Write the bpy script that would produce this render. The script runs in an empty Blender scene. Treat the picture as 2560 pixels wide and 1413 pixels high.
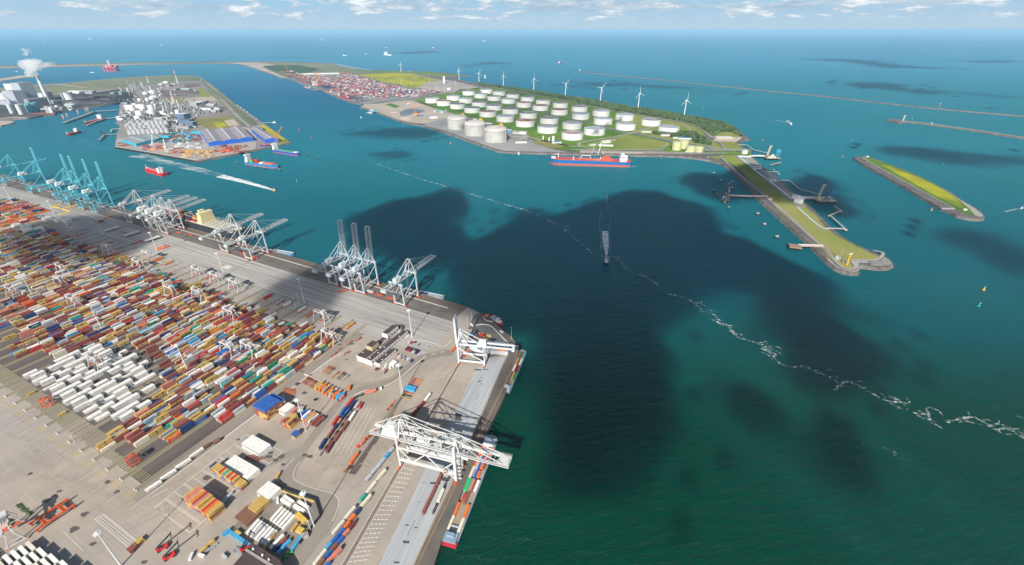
import bpy,math,random
from mathutils import Vector,Matrix,noise
random.seed(7)
R = math.radians
SC = bpy.context.scene

# ---------------------------------------------------------------- camera
FOC,YH,S398 = 1130.0,75.0,398.0
PIT = math.atan((706.5 - YH) / FOC)
CH = S398 * math.cos(PIT)
cd = bpy.data.cameras.new('camera'); cam = bpy.data.objects.new('camera',cd)
SC.collection.objects.link(cam); SC.camera = cam
cam.location = (0,0,CH); cam.rotation_euler = (math.pi / 2 - PIT,0,0)
cd.sensor_width = 36.0; cd.lens = 36.0 * FOC / 2560.0
cd.clip_start = 1.0; cd.clip_end = 400000.0
# ---------------------------------------------------------------- light
SUN_AZ,SUN_EL = 258.0,35.0                      # direction towards the sun
SD = Vector((math.cos(R(SUN_AZ)) * math.cos(R(SUN_EL)),math.sin(R(SUN_AZ)) * math.cos(R(SUN_EL)),math.sin(R(SUN_EL))))
ld = bpy.data.lights.new('sun','SUN'); ld.energy = 4.7; ld.angle = R(0.53); ld.color = (1.0,0.95,0.87)
sun = bpy.data.objects.new('sun',ld); SC.collection.objects.link(sun)
sun.rotation_euler = SD.to_track_quat('Z','Y').to_euler()
W = bpy.data.worlds.new('World'); SC.world = W; W.use_nodes = True
nt = W.node_tree; nt.nodes.clear()
def wn(t,**k):
    n = nt.nodes.new(t)
    for a,b in k.items(): setattr(n,a,b)
    return n
out = wn('ShaderNodeOutputWorld'); bg = wn('ShaderNodeBackground'); bg.inputs[1].default_value = 0.062
sky = wn('ShaderNodeTexSky',sky_type='NISHITA'); sky.sun_disc = False
sky.sun_elevation = R(SUN_EL); sky.sun_rotation = math.atan2(SD.x,SD.y); sky.altitude = 100
sky.air_density = 1.0; sky.dust_density = 1.6; sky.ozone_density = 1.3
tc = wn('ShaderNodeTexCoord'); sp = wn('ShaderNodeSeparateXYZ')
nt.links.new(tc.outputs['Generated'],sp.inputs[0])
def wm(op,a,b=None,c=None):
    n = wn('ShaderNodeMath',operation=op)
    for i,v in enumerate((a,b,c)):
        if v is None: continue
        if isinstance(v,(int,float)): n.inputs[i].default_value = v
        else: nt.links.new(v,n.inputs[i])
    return n.outputs[0]
def wcomb(x,y,z):
    n = wn('ShaderNodeCombineXYZ')
    for i,v in enumerate((x,y,z)):
        if isinstance(v,(int,float)): n.inputs[i].default_value = v
        else: nt.links.new(v,n.inputs[i])
    return n.outputs[0]
def wnoise(vec,scale,detail=6,rough=.55):
    n = wn('ShaderNodeTexNoise'); n.inputs['Scale'].default_value = scale
    n.inputs['Detail'].default_value = detail; n.inputs['Roughness'].default_value = rough
    nt.links.new(vec,n.inputs['Vector']); return n.outputs['Fac']
def wmap(v,a,b,c=0.,d=1.):
    n = wn('ShaderNodeMapRange'); n.interpolation_type = 'SMOOTHSTEP'
    nt.links.new(v,n.inputs[0])
    for i,q in zip((1,2,3,4),(a,b,c,d)): n.inputs[i].default_value = q
    return n.outputs[0]
def wmix(f,a,b):
    n = wn('ShaderNodeMix',data_type='RGBA')
    if isinstance(f,(int,float)): n.inputs[0].default_value = f
    else: nt.links.new(f,n.inputs[0])
    for i,v in ((6,a),(7,b)):
        if isinstance(v,tuple): n.inputs[i].default_value = v
        else: nt.links.new(v,n.inputs[i])
    return n.outputs[2]
hor = wm('SQRT',wm('ADD',wm('MULTIPLY',sp.outputs[0],sp.outputs[0]),wm('MULTIPLY',sp.outputs[1],sp.outputs[1])))
el = wm('DIVIDE',sp.outputs[2],hor)                   # tan of elevation
az = wm('ARCTAN2',sp.outputs[0],sp.outputs[1])
# far bank of cumulus low over the horizon, and flat cloud bases above it
cv = wcomb(wm('MULTIPLY',az,10.0),wm('MULTIPLY',el,42.0),3.7)
n1 = wnoise(cv,1.5,8,.62)
cv2 = wcomb(wm('MULTIPLY',az,4.0),wm('MULTIPLY',el,60.0),9.1)
n2 = wnoise(cv2,1.0,6,.5)
band = wm('MULTIPLY',wmap(el,.013,.022),wmap(el,.07,.11,1.,0.))
puff = wm('MULTIPLY',wmap(n1,.47,.57),band)
flat = wm('MULTIPLY',wm('MULTIPLY',wmap(n2,.42,.58),wmap(el,.024,.036)),wmap(el,.09,.16,1.,0.))
puffs_lit = wmix(wmap(n1,.50,.66),(5.60,7.04,8.48,1),(12.16,12.32,12.32,1))
flats = wmix(wmap(n1,.38,.62),(4.80,6.24,7.68,1),(8.96,9.76,10.40,1))
base = wmix(wmap(el,.04,.15,.95,.0),sky.outputs[0],wmix(wmap(el,.0,.05),(5.92,8.00,9.76,1),(4.32,7.36,9.92,1)))
c1 = wmix(wm('MULTIPLY',flat,.75),base,flats)
c2 = wmix(wm('MULTIPLY',puff,.8),c1,puffs_lit)
nt.links.new(c2,bg.inputs[0]); nt.links.new(bg.outputs[0],out.inputs[0])
SC.view_settings.view_transform = 'Standard'; SC.view_settings.look = 'None'
SC.view_settings.gamma = 1.0; SC.view_settings.use_curve_mapping = False
SC.view_settings.exposure = 0.46
SC.cycles.max_bounces = 10; SC.cycles.diffuse_bounces = 2; SC.cycles.glossy_bounces = 2
SC.cycles.transmission_bounces = 2; SC.cycles.volume_bounces = 8; SC.cycles.transparent_max_bounces = 8
SC.cycles.caustics_reflective = False; SC.cycles.caustics_refractive = False
SC.cycles.use_denoising = True

# ---------------------------------------------------------------- measuring
VW = dict(A=(0,60,4),B=(640,60,4),C=(1000,160,5.12),D=(1450,160,5.12),E=(1920,60,4),F=(1700,340,3.925),
          a=(0,360,5.046),b=(250,430,5.046),c=(750,540,5.8875),d=(1100,740,5.436),e=(880,1000,5.652),
          f=(700,1080,4.244),g=(0,560,6.4),h=(400,620,5.046),i=(0,780,5.0475),j=(350,820,5.0467),
          k=(0,1040,3.788),l=(350,1080,4.2426),m=(720,780,4.709),n=(640,940,5.818),o=(0,0,1),q=(1280,0,2),
          r=(2100,360,3.211),s=(1340,460,5.435),t=(1650,700,2.813),u=(550,330,9.42),w=(1360,370,10.667),x=(0,150,7.85))
def P(v,a,b,z=0.0):
    """survey point: where the line of sight through a photo point meets height z"""
    o = VW[v]; x = o[0] + a / o[2]; y = o[1] + b / o[2]
    vv = y - YH; h = CH - z; cp = math.cos(PIT)
    return (h * (x - 1280) / (vv * cp),h * (FOC / cp - vv * math.sin(PIT)) / (vv * cp))
def PL(v,pts,z=0.0): return [P(v,a,b,z) for a,b in pts]
U_ = (math.cos(R(63)),math.sin(R(63)))
def Y(u,w): return (u * U_[0] + w * U_[1],u * U_[1] - w * U_[0])       # yard grid -> world
def toY(p): return (p[0] * U_[0] + p[1] * U_[1],p[0] * U_[1] - p[1] * U_[0])
WZ = -5.0                                                                   # water level

# ---------------------------------------------------------------- materials
MATS = {}
def newmat(name):
    m = bpy.data.materials.new(name); m.use_nodes = True
    t = m.node_tree; b = t.nodes['Principled BSDF']; return m,t,b
def paint(name,col,rough=.5,metal=0.,var=.10,scale=.25,spec=.4):
    """painted or weathered surface: its colour wanders a little over metres"""
    if name in MATS: return MATS[name]
    m,t,b = newmat(name)
    b.inputs['Roughness'].default_value = rough; b.inputs['Metallic'].default_value = metal
    b.inputs['Specular IOR Level'].default_value = spec
    g = t.nodes.new('ShaderNodeNewGeometry')
    n = t.nodes.new('ShaderNodeTexNoise'); n.inputs['Scale'].default_value = scale; n.inputs['Detail'].default_value = 5
    t.links.new(g.outputs['Position'],n.inputs['Vector'])
    mx = t.nodes.new('ShaderNodeMix'); mx.data_type = 'RGBA'
    mr = t.nodes.new('ShaderNodeMapRange'); mr.inputs[1].default_value = .3; mr.inputs[2].default_value = .7
    t.links.new(n.outputs['Fac'],mr.inputs[0]); t.links.new(mr.outputs[0],mx.inputs[0])
    mx.inputs[6].default_value = tuple(min(1,c * (1 - var)) for c in col) + (1,)
    mx.inputs[7].default_value = tuple(min(1,c * (1 + var)) for c in col) + (1,)
    t.links.new(mx.outputs[2],b.inputs['Base Color'])
    MATS[name] = m; return m
def ground(name,cols,scale,rough=.9,stretch=None,det=8,fine=0.0,ang=63,lo=.35,hi=.65,marks=None):
    """ground cover: 2-3 colours mixed by noise; stretch=(a,b) draws it out along the yard grid"""
    if name in MATS: return MATS[name]
    m,t,b = newmat(name); b.inputs['Roughness'].default_value = rough; b.inputs['Specular IOR Level'].default_value = .15
    g = t.nodes.new('ShaderNodeNewGeometry')
    def mp(sx,sy):
        q = t.nodes.new('ShaderNodeMapping'); q.vector_type = 'TEXTURE'
        q.inputs['Rotation'].default_value = (0,0,R(ang)); q.inputs['Scale'].default_value = (sx,sy,1)
        t.links.new(g.outputs['Position'],q.inputs[0]); return q.outputs[0]
    def nz(vec,sc,d):
        n = t.nodes.new('ShaderNodeTexNoise'); n.inputs['Scale'].default_value = sc; n.inputs['Detail'].default_value = d
        n.inputs['Roughness'].default_value = .6
        t.links.new(vec,n.inputs['Vector'])
        r = t.nodes.new('ShaderNodeMapRange'); r.inputs[1].default_value = lo; r.inputs[2].default_value = hi
        t.links.new(n.outputs['Fac'],r.inputs[0]); return r.outputs[0]
    def mix(f,a_,b_):
        mx = t.nodes.new('ShaderNodeMix'); mx.data_type = 'RGBA'
        if isinstance(f,float): mx.inputs[0].default_value = f
        else: t.links.new(f,mx.inputs[0])
        for i,v in ((6,a_),(7,b_)):
            if isinstance(v,tuple): mx.inputs[i].default_value = tuple(v) + (1,)
            else: t.links.new(v,mx.inputs[i])
        return mx.outputs[2]
    st = stretch or (1,1)
    c = mix(nz(mp(*st),scale,det),cols[0],cols[1])
    if len(cols) > 2:
        mm = t.nodes.new('ShaderNodeMath'); mm.operation = 'MULTIPLY'; mm.inputs[1].default_value = .7
        t.links.new(nz(mp(st[0] * 1.7,st[1] * 1.7),scale * .37,4),mm.inputs[0])
        c = mix(mm.outputs[0],c,cols[2])
    if marks:                       # worn wheel tracks drawn along one direction
        msx,msy,mcol,amt = marks
        mm = t.nodes.new('ShaderNodeMath'); mm.operation = 'MULTIPLY'; mm.inputs[1].default_value = amt
        t.links.new(nz(mp(msx,msy),1.0,3),mm.inputs[0])
        c = mix(mm.outputs[0],c,mcol)
    if fine > 0:
        bp = t.nodes.new('ShaderNodeBump'); bp.inputs['Strength'].default_value = fine; bp.inputs['Distance'].default_value = 1.0
        n = t.nodes.new('ShaderNodeTexNoise'); n.inputs['Scale'].default_value = .3; n.inputs['Detail'].default_value = 6
        t.links.new(g.outputs['Position'],n.inputs['Vector']); t.links.new(n.outputs['Fac'],bp.inputs['Height'])
        t.links.new(bp.outputs[0],b.inputs['Normal'])
    t.links.new(c,b.inputs['Base Color']); MATS[name] = m; return m

# ---------------------------------------------------------------- mesh building
class MB:
    def __init__(s): s.v = []; s.f = []; s.m = []; s.mats = []
    def mi(s,mat):
        if mat not in s.mats: s.mats.append(mat)
        return s.mats.index(mat)
    def add(s,vs,fs,mat):
        o = len(s.v); k = s.mi(mat); s.v.extend(vs)
        for f in fs: s.f.append(tuple(i + o for i in f)); s.m.append(k)
    def box(s,c,d,mat,rz=0.0,top=1.0,topy=None):
        """box centred on c in x,y and STANDING on c[2]; top tapers"""
        x,y,z = c; a,b,h = d[0] / 2,d[1] / 2,d[2]; ty = top if topy is None else topy
        cs,sn = math.cos(rz),math.sin(rz)
        vs = []
        for zz,tx,t2 in ((z,1,1),(z + h,top,ty)):
            for px,py in ((-a,-b),(a,-b),(a,b),(-a,b)):
                px *= tx; py *= t2
                vs.append((x + px * cs - py * sn,y + px * sn + py * cs,zz))
        s.add(vs,[(3,2,1,0),(4,5,6,7),(0,1,5,4),(1,2,6,5),(2,3,7,6),(3,0,4,7)],mat)
    def bar(s,p,q,w,mat,h=None):
        p = Vector(p); q = Vector(q); d = q - p
        if d.length < 1e-6: return
        d.normalize(); up = Vector((0,0,1)) if abs(d.z) < .95 else Vector((1,0,0))
        a = d.cross(up).normalized() * (w / 2); b = d.cross(a).normalized() * ((h or w) / 2)
        vs = [tuple(e + i * a + j * b) for e in (p,q) for i,j in ((-1,-1),(1,-1),(1,1),(-1,1))]
        s.add(vs,[(0,1,2,3),(7,6,5,4),(0,4,5,1),(1,5,6,2),(2,6,7,3),(3,7,4,0)],mat)
    def cyl(s,c,r,h,mat,n=16,r2=None,cap=True,base=False):
        x,y,z = c; r2 = r if r2 is None else r2; vs = []
        for zz,rr in ((z,r),(z + h,r2)):
            for i in range(n):
                t = 2 * math.pi * i / n; vs.append((x + rr * math.cos(t),y + rr * math.sin(t),zz))
        fs = [(i,(i + 1) % n,n + (i + 1) % n,n + i) for i in range(n)]
        if cap: fs.append(tuple(range(n,2 * n)))
        if base: fs.append(tuple(range(n - 1,-1,-1)))
        s.add(vs,fs,mat)
    def tube(s,p,q,r,mat,n=8,r2=None):
        p = Vector(p); q = Vector(q); d = q - p
        if d.length < 1e-6: return
        r2 = r if r2 is None else r2
        d.normalize(); up = Vector((0,0,1)) if abs(d.z) < .95 else Vector((1,0,0))
        a = d.cross(up).normalized(); b = d.cross(a).normalized(); vs = []
        for e,rr in ((p,r),(q,r2)):
            for i in range(n):
                t = 2 * math.pi * i / n; vs.append(tuple(e + a * rr * math.cos(t) + b * rr * math.sin(t)))
        fs = [(i,n + i,n + (i + 1) % n,(i + 1) % n) for i in range(n)] + [tuple(range(n)),tuple(range(2 * n - 1,n - 1,-1))]
        s.add(vs,fs,mat)
    def dome(s,c,r,h,mat,n=24,m=5,full=False):
        x,y,z = c; vs = []; fs = []
        lo = -m if full else 0
        rings = list(range(lo,m))
        for j in rings:
            a = math.pi / 2 * j / m
            for i in range(n):
                t = 2 * math.pi * i / n
                vs.append((x + r * math.cos(a) * math.cos(t),y + r * math.cos(a) * math.sin(t),z + h * math.sin(a)))
        vs.append((x,y,z + h)); top = len(vs) - 1
        for j in range(len(rings) - 1):
            for i in range(n): fs.append((j * n + i,j * n + (i + 1) % n,(j + 1) * n + (i + 1) % n,(j + 1) * n + i))
        k = (len(rings) - 1) * n
        for i in range(n): fs.append((k + i,k + (i + 1) % n,top))
        s.add(vs,fs,mat)
    def prism(s,pts,z0,z1,mat,side=None,inset=None):
        n = len(pts)
        ar = sum(pts[i][0] * pts[(i + 1) % n][1] - pts[(i + 1) % n][0] * pts[i][1] for i in range(n))
        if ar < 0: pts = pts[::-1]
        s.add([(p[0],p[1],z1) for p in pts],[tuple(range(n))],mat)
        if z0 is not None:
            s.add([(p[0],p[1],z0) for p in pts] + [(p[0],p[1],z1) for p in pts],
                  [(i,(i + 1) % n,n + (i + 1) % n,n + i) for i in range(n)],side or mat)
    def sweep(s,pts,w,z,mat,h=0.0):
        """flat strip (or low wall when h>0) along a ground polyline"""
        for (a,b) in zip(pts[:-1],pts[1:]):
            dx,dy = b[0] - a[0],b[1] - a[1]; L = math.hypot(dx,dy)
            if L < 1e-4: continue
            nx,ny = -dy / L * w / 2,dx / L * w / 2; ex,ey = dx / L * w * .15,dy / L * w * .15
            q = [(a[0] - nx - ex,a[1] - ny - ey),(b[0] - nx + ex,b[1] - ny + ey),(b[0] + nx + ex,b[1] + ny + ey),(a[0] + nx - ex,a[1] + ny - ey)]
            if h > 0: s.prism(q,z,z + h,mat)
            else: s.add([(p[0],p[1],z) for p in q],[(0,1,2,3)],mat)
    def ribbon(s,pts,w,z,mat):
        """one continuous flat strip with mitred joints"""
        L = []; Rr = []
        for i,p in enumerate(pts):
            a = pts[max(0,i - 1)]; b = pts[min(len(pts) - 1,i + 1)]
            dx,dy = b[0] - a[0],b[1] - a[1]; l = math.hypot(dx,dy) or 1
            ww = w[i] if isinstance(w,(list,tuple)) else w
            L.append((p[0] - dy / l * ww / 2,p[1] + dx / l * ww / 2,z)); Rr.append((p[0] + dy / l * ww / 2,p[1] - dx / l * ww / 2,z))
        n = len(pts); s.add(L + Rr,[(i,n + i,n + i + 1,i + 1) for i in range(n - 1)],mat)
    def build(s,name,parent=None,smooth=False):
        me = bpy.data.meshes.new(name); me.from_pydata([tuple(v) for v in s.v],[],s.f)
        for m in s.mats: me.materials.append(m)
        me.polygons.foreach_set('material_index',s.m)
        if smooth: me.polygons.foreach_set('use_smooth',[True] * len(s.f))
        me.update()
        o = bpy.data.objects.new(name,me); SC.collection.objects.link(o)
        if parent is not None: o.parent = parent
        return o
def tag(o,label=None,cat=None,group=None,kind=None):
    if label: o['label'] = label
    if cat: o['category'] = cat
    if group: o['group'] = group
    if kind: o['kind'] = kind
    return o
def thing(name,label,cat,loc=(0,0,0),rz=0.0,group=None):
    o = bpy.data.objects.new(name,None); SC.collection.objects.link(o); o.empty_display_size = 1
    o.location = (loc[0],loc[1],loc[2] if len(loc) > 2 else 0); o.rotation_euler = (0,0,rz)
    return tag(o,label,cat,group)
KIDS = {}
def dup(root,loc,rz,label,group=None,scale=None):
    r = root.copy(); SC.collection.objects.link(r); r.location = (loc[0],loc[1],loc[2] if len(loc) > 2 else 0); r.rotation_euler = (0,0,rz)
    if scale: r.scale = scale
    if root.name not in KIDS: KIDS[root.name] = [(c,list(c.children)) for c in root.children]
    for ch,gs in KIDS[root.name]:
        c = ch.copy(); SC.collection.objects.link(c); c.parent = r
        for g in gs:
            d = g.copy(); SC.collection.objects.link(d); d.parent = c
    tag(r,label,None,group); return r
ORD = ['zeroth','first','second','third','fourth','fifth','sixth','seventh','eighth','ninth','tenth','eleventh','twelfth',
       'thirteenth','fourteenth','fifteenth','sixteenth','seventeenth','eighteenth','nineteenth','twentieth']
def ordn(i):
    if i <= 20: return ORD[i]
    tens = {2: 'twenty',3: 'thirty',4: 'forty',5: 'fifty'}[i // 10]
    return tens[:-1] + 'ieth' if i % 10 == 0 else tens + '-' + ORD[i % 10]
def sheet(name,pts,z,mat,kind='structure'):
    b = MB(); b.prism(pts,None,z,mat); return tag(b.build(name),kind=kind)
def at(p,z=0.0): return (p[0],p[1],z)
def smooth_line(pts,k=4,closed=False):
    """Catmull-Rom through the surveyed points"""
    n = len(pts); res = []
    for i in range(n if closed else n - 1):
        p = [pts[(i + j) % n] if closed else pts[min(max(i + j,0),n - 1)] for j in (-1,0,1,2)]
        for t in range(k):
            s = t / k
            res.append(tuple(.5 * ((2 * p[1][d]) + (-p[0][d] + p[2][d]) * s + (2 * p[0][d] - 5 * p[1][d] + 4 * p[2][d] - p[3][d]) * s * s + (-p[0][d] + 3 * p[1][d] - 3 * p[2][d] + p[3][d]) * s ** 3) for d in (0,1)))
    if not closed: res.append(tuple(pts[-1]))
    return res
# ================================================================= SEA
def water_mat():
    m,t,b = newmat('harbour water'); N = t.nodes.new; Lk = t.links.new
    b.inputs['Roughness'].default_value = .95; b.inputs['Specular IOR Level'].default_value = 0
    g = N('ShaderNodeNewGeometry'); sp_ = N('ShaderNodeSeparateXYZ'); Lk(g.outputs['Position'],sp_.inputs[0])
    def noi(sx,sy,ang,sc,d,r=.55,dist=0.):
        q = N('ShaderNodeMapping'); q.vector_type = 'TEXTURE'; q.inputs['Rotation'].default_value = (0,0,R(ang)); q.inputs['Scale'].default_value = (sx,sy,1)
        Lk(g.outputs['Position'],q.inputs[0]); n = N('ShaderNodeTexNoise'); n.inputs['Scale'].default_value = sc
        n.inputs['Detail'].default_value = d; n.inputs['Roughness'].default_value = r; n.inputs['Distortion'].default_value = dist
        Lk(q.outputs[0],n.inputs['Vector']); return n.outputs['Fac']
    def mr(v,a,b_,c=0.,d=1.):
        n = N('ShaderNodeMapRange'); n.interpolation_type = 'SMOOTHSTEP'; Lk(v,n.inputs[0])
        for i,x in zip((1,2,3,4),(a,b_,c,d)): n.inputs[i].default_value = x
        return n.outputs[0]
    def mix(f,a,b_):
        x = N('ShaderNodeMix'); x.data_type = 'RGBA'
        if isinstance(f,float): x.inputs[0].default_value = f
        else: Lk(f,x.inputs[0])
        for i,v in ((6,a),(7,b_)):
            if isinstance(v,tuple): x.inputs[i].default_value = v + (1,)
            else: Lk(v,x.inputs[i])
        return x.outputs[2]
    def ma(op,a,b_):
        x = N('ShaderNodeMath'); x.operation = op
        for i,v in ((0,a),(1,b_)):
            if isinstance(v,(int,float)): x.inputs[i].default_value = v
            else: Lk(v,x.inputs[i])
        return x.outputs[0]
    # silty green near, clearer blue seaward; far tones painted lighter for reflected sky
    wob = ma('MULTIPLY',ma('SUBTRACT',noi(1,1,0,.0016,4),.5),420.0)
    yy = ma('ADD',sp_.outputs[1],wob)
    c = mix(mr(yy,300,760),(.0002,.042,.025),(.002,.106,.138))
    c = mix(mr(yy,600,1700),c,(.012,.185,.24))
    xx = ma('ADD',sp_.outputs[0],wob)
    c = mix(ma('MULTIPLY',mr(yy,1200,3200),mr(xx,1500,-1200)),c,(.005,.115,.235))
    c = mix(mr(yy,1700,6500),c,(.045,.25,.38))
    lay = noi(1,3.2,20,.004,6,.6)
    c = mix(ma('MULTIPLY',mr(lay,.45,.75),.22),c,(.016,.15,.12))
    Lk(c,b.inputs['Base Color'])
    # wind ripples over a low swell
    w1 = noi(3.0,1.0,14,.16,6,.68,.5); w2 = noi(5.0,1.0,8,.035,3,.5); w3 = noi(1,1,0,.45,3)
    h = ma('ADD',ma('MULTIPLY',w1,1.0),ma('ADD',ma('MULTIPLY',w2,.9),ma('MULTIPLY',w3,.25)))
    bp = N('ShaderNodeBump'); bp.inputs['Strength'].default_value = 1.0; bp.inputs['Distance'].default_value = 2.2
    Lk(h,bp.inputs['Height']); Lk(bp.outputs[0],b.inputs['Normal'])
    gl = N('ShaderNodeBsdfGlossy'); gl.inputs['Roughness'].default_value = .22; Lk(bp.outputs[0],gl.inputs['Normal'])
    fr = N('ShaderNodeFresnel'); fr.inputs[0].default_value = 1.33; Lk(bp.outputs[0],fr.inputs['Normal'])
    ms = N('ShaderNodeMixShader'); Lk(ma('MINIMUM',fr.outputs[0],.11),ms.inputs[0]); Lk(b.outputs[0],ms.inputs[1]); Lk(gl.outputs[0],ms.inputs[2])
    Lk(ms.outputs[0],t.nodes['Material Output'].inputs['Surface'])
    return m
b = MB(); RR = 150000.0
b.add([(-RR,-3000,WZ),(RR,-3000,WZ),(RR,RR,WZ),(-RR,RR,WZ)],[(0,1,2,3)],water_mat())
tag(b.build('sea_water'),kind='structure')

# ================================================================= GROUND COVERS
G_tan = ground('tan concrete paving',[(.43,.365,.295),(.335,.285,.235),(.35,.325,.30)],.022,det=12,lo=.40,hi=.60,marks=(1.1,70,(.20,.17,.14),.18))
G_apron = ground('grey concrete apron',[(.50,.47,.43),(.34,.325,.305),(.54,.50,.45)],.013,det=10,stretch=(1,3),marks=(2.2,160,(.10,.10,.105),.62))
G_rail = ground('brown crane track bed',[(.24,.215,.19),(.15,.135,.12)],.05,marks=(1.3,240,(.07,.065,.06),.6))
G_quay = ground('rusty brown quay deck',[(.20,.155,.115),(.12,.10,.085)],.05,stretch=(1,4))
G_dark = ground('dark stacking asphalt',[(.105,.085,.080),(.15,.125,.11)],.06,stretch=(6,1))
G_lane = ground('sandy strip between stacks',[(.32,.27,.21),(.22,.19,.15),(.19,.19,.09)],.05,stretch=(8,1),lo=.42,hi=.60)
G_asph = ground('grey asphalt',[(.115,.112,.11),(.17,.165,.16)],.03,det=9)
G_road = ground('light grey road',[(.33,.29,.245),(.25,.22,.19)],.03,det=9,stretch=(5,1),marks=(40,1.2,(.16,.14,.12),.35))
G_slab = ground('pale steel plate deck',[(.47,.49,.50),(.36,.375,.385)],.06,stretch=(12,1),ang=74,marks=(60,1.5,(.27,.28,.29),.5))
G_sand = ground('pale sand',[(.52,.46,.37),(.42,.36,.29),(.34,.31,.27)],.008,det=9)
G_rock = ground('dark rock armour',[(.15,.14,.135),(.065,.06,.06),(.22,.205,.19)],.22,det=6,fine=.8)
G_rockl = ground('pale rock revetment',[(.42,.40,.37),(.28,.265,.25)],.2,det=6,fine=.6)
G_grass = ground('mown grass',[(.20,.27,.05),(.11,.19,.03),(.32,.29,.10)],.014,det=10)
G_bright = ground('bright green grass',[(.10,.23,.028),(.055,.14,.018),(.17,.24,.04)],.012,det=9)
G_dry = ground('dry grass',[(.24,.22,.075),(.16,.175,.05),(.30,.26,.12)],.012,det=10)
G_yel = ground('yellow flowering meadow',[(.36,.35,.025),(.155,.205,.03),(.46,.42,.02)],.012,det=10,lo=.4,hi=.6)
G_meadow = ground('grey green dune meadow',[(.155,.20,.105),(.10,.145,.08),(.27,.26,.16)],.004,det=10)
G_white = paint('white road paint',(.75,.74,.70),.7,var=.12,scale=.8)
G_yellow = paint('yellow road paint',(.62,.45,.07),.7,var=.15,scale=.8)
G_coal = ground('coal dust ground',[(.035,.042,.05),(.08,.085,.09),(.13,.12,.11)],.006,det=9,stretch=(1,4),ang=175)
G_plant = ground('pinkish plant paving',[(.27,.235,.225),(.19,.17,.17),(.33,.31,.29)],.008,det=9)
G_plot = ground('brown earth plot',[(.19,.155,.14),(.14,.115,.11)],.006,det=9)
G_patch = paint('fresh asphalt patch',(.07,.07,.072),.9,var=.3)

def land(name,pts,mat,side,z=0.0,foot=None):
    """a piece of land with a sloping bank down into the water"""
    n = len(pts); b = MB()
    ar = sum(pts[i][0] * pts[(i + 1) % n][1] - pts[(i + 1) % n][0] * pts[i][1] for i in range(n))
    if ar < 0: pts = pts[::-1]
    b.add([(p[0],p[1],z) for p in pts],[tuple(range(n))],mat)
    if foot is None: foot = 0.0
    outp = []
    for i,p in enumerate(pts):
        a = pts[i - 1]; c = pts[(i + 1) % n]
        dx,dy = c[0] - a[0],c[1] - a[1]; l = math.hypot(dx,dy) or 1
        outp.append((p[0] + dy / l * foot,p[1] - dx / l * foot,WZ - 2))
    b.add(outp + [(p[0],p[1],z) for p in pts],[(i,(i + 1) % n,n + (i + 1) % n,n + i) for i in range(n)],side)
    return tag(b.build(name),kind='structure')
# ---- near terminal
rq = PL('o',[(1186,776),(1210,788),(1282,845),(1297,868),(1262,990),(1215,1085),(1105,1350),(1085,1413)])
d_ = ((rq[-1][0] - rq[-3][0]),(rq[-1][1] - rq[-3][1])); ext = (rq[-1][0] + d_[0] * 3,rq[-1][1] + d_[1] * 3)
land('terminal_ground',[Y(461.5,-2600),Y(461.5,-990),Y(461.5,-671),Y(461.5,-311)] + rq + [ext,(-900,ext[1]),(-1900,0),Y(60,-2600)],G_tan,G_quay)
# ---- chemical plant peninsula and power station
chem = PL('A',[(1150,1220),(1560,1294),(1980,1372),(2270,1315),(2560,1255)]) + PL('B',[(345,1185),(100,1010)]) + \
    PL('A',[(2360,810),(2190,660),(2020,540),(1960,520),(1700,513),(1450,525),(1200,540),(600,595),(200,615),(0,640),(-700,700),(-700,1010),
             (0,960),(280,942),(400,920),(545,908),(560,880),(760,850),(1000,822),(1200,790),(1188,880),(1168,990),(1205,1020),(1170,1100)])
land('plant_peninsula',chem,G_plant,G_rock,foot=3)
land('sandy_spit',PL('A',[(-300,1040),(0,1018),(80,1000),(150,978),(100,970),(0,968),(-300,975)]),G_sand,G_sand,foot=5)
# ---- far bar, second container terminal, tank terminal and its long hook
far = PL('A',[(-2500,450),(0,417),(1300,384),(2560,374)]) + PL('B',[(300,378),(750,393),(960,430),(1180,464),(1500,469),(1700,474),(1900,490),(2060,510)]) + \
    PL('C',[(830,135),(900,148),(800,155),(690,175),(760,205),(880,232),(1000,243),(1110,262),(1330,292),(1700,341),(2120,411)]) + \
    PL('D',[(0,422),(260,477),(560,537),(740,565),(1050,607),(1330,668),(1550,692),(1850,762),(1950,802),(2060,870),(2172,958),(2110,970),(2050,990),(2035,1015),(2110,1080)]) + \
    PL('F',[(655,155),(690,190),(760,250),(850,330),(960,410),(1150,575),(1230,650),(1300,710),(1390,800),(1480,890),(1580,980),(1700,1050),(1880,1133),(2030,1190),(2080,1230),(2085,1262),(2040,1285),(1960,1292),(1865,1280),
             (1755,1270),(1742,1290),(1755,1315),(1740,1335),(1680,1341),(1600,1325),(1540,1298),(1460,1238),(1360,1140),(1280,1062),(1130,930),(1000,815),(880,710),(780,620),(660,490),(560,385),(480,310),(400,265),(300,238),(160,215),(0,200)]) + \
    PL('D',[(1000,1170),(500,1160),(0,1150)]) + \
    PL('C',[(2200,1150),(1700,1135),(1330,1125),(1250,1112),(1200,1090),(1050,1040),(650,900),(290,784),(160,765),(0,735)]) + \
    PL('B',[(1660,1002),(1500,985),(1390,950),(1300,915),(1220,885),(1110,850),(1040,828),(1060,800),(960,788),(850,745),(740,700),(650,658),(560,655),(480,620),(440,590),(340,547),(240,538),(180,510),(0,450)]) + \
    PL('A',[(2480,420),(2400,402),(2300,395),(2000,393),(1500,403),(1000,417),(500,430),(300,436),(0,443),(-2500,480)])
land('tank_terminal_land',far,G_rock,G_rock,foot=5)
land('sand_bar',PL('A',[(-600,560),(0,548),(180,520),(330,503),(400,508),(370,517),(250,535),(0,571),(-600,600)]),G_sand,G_sand,foot=8)
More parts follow.
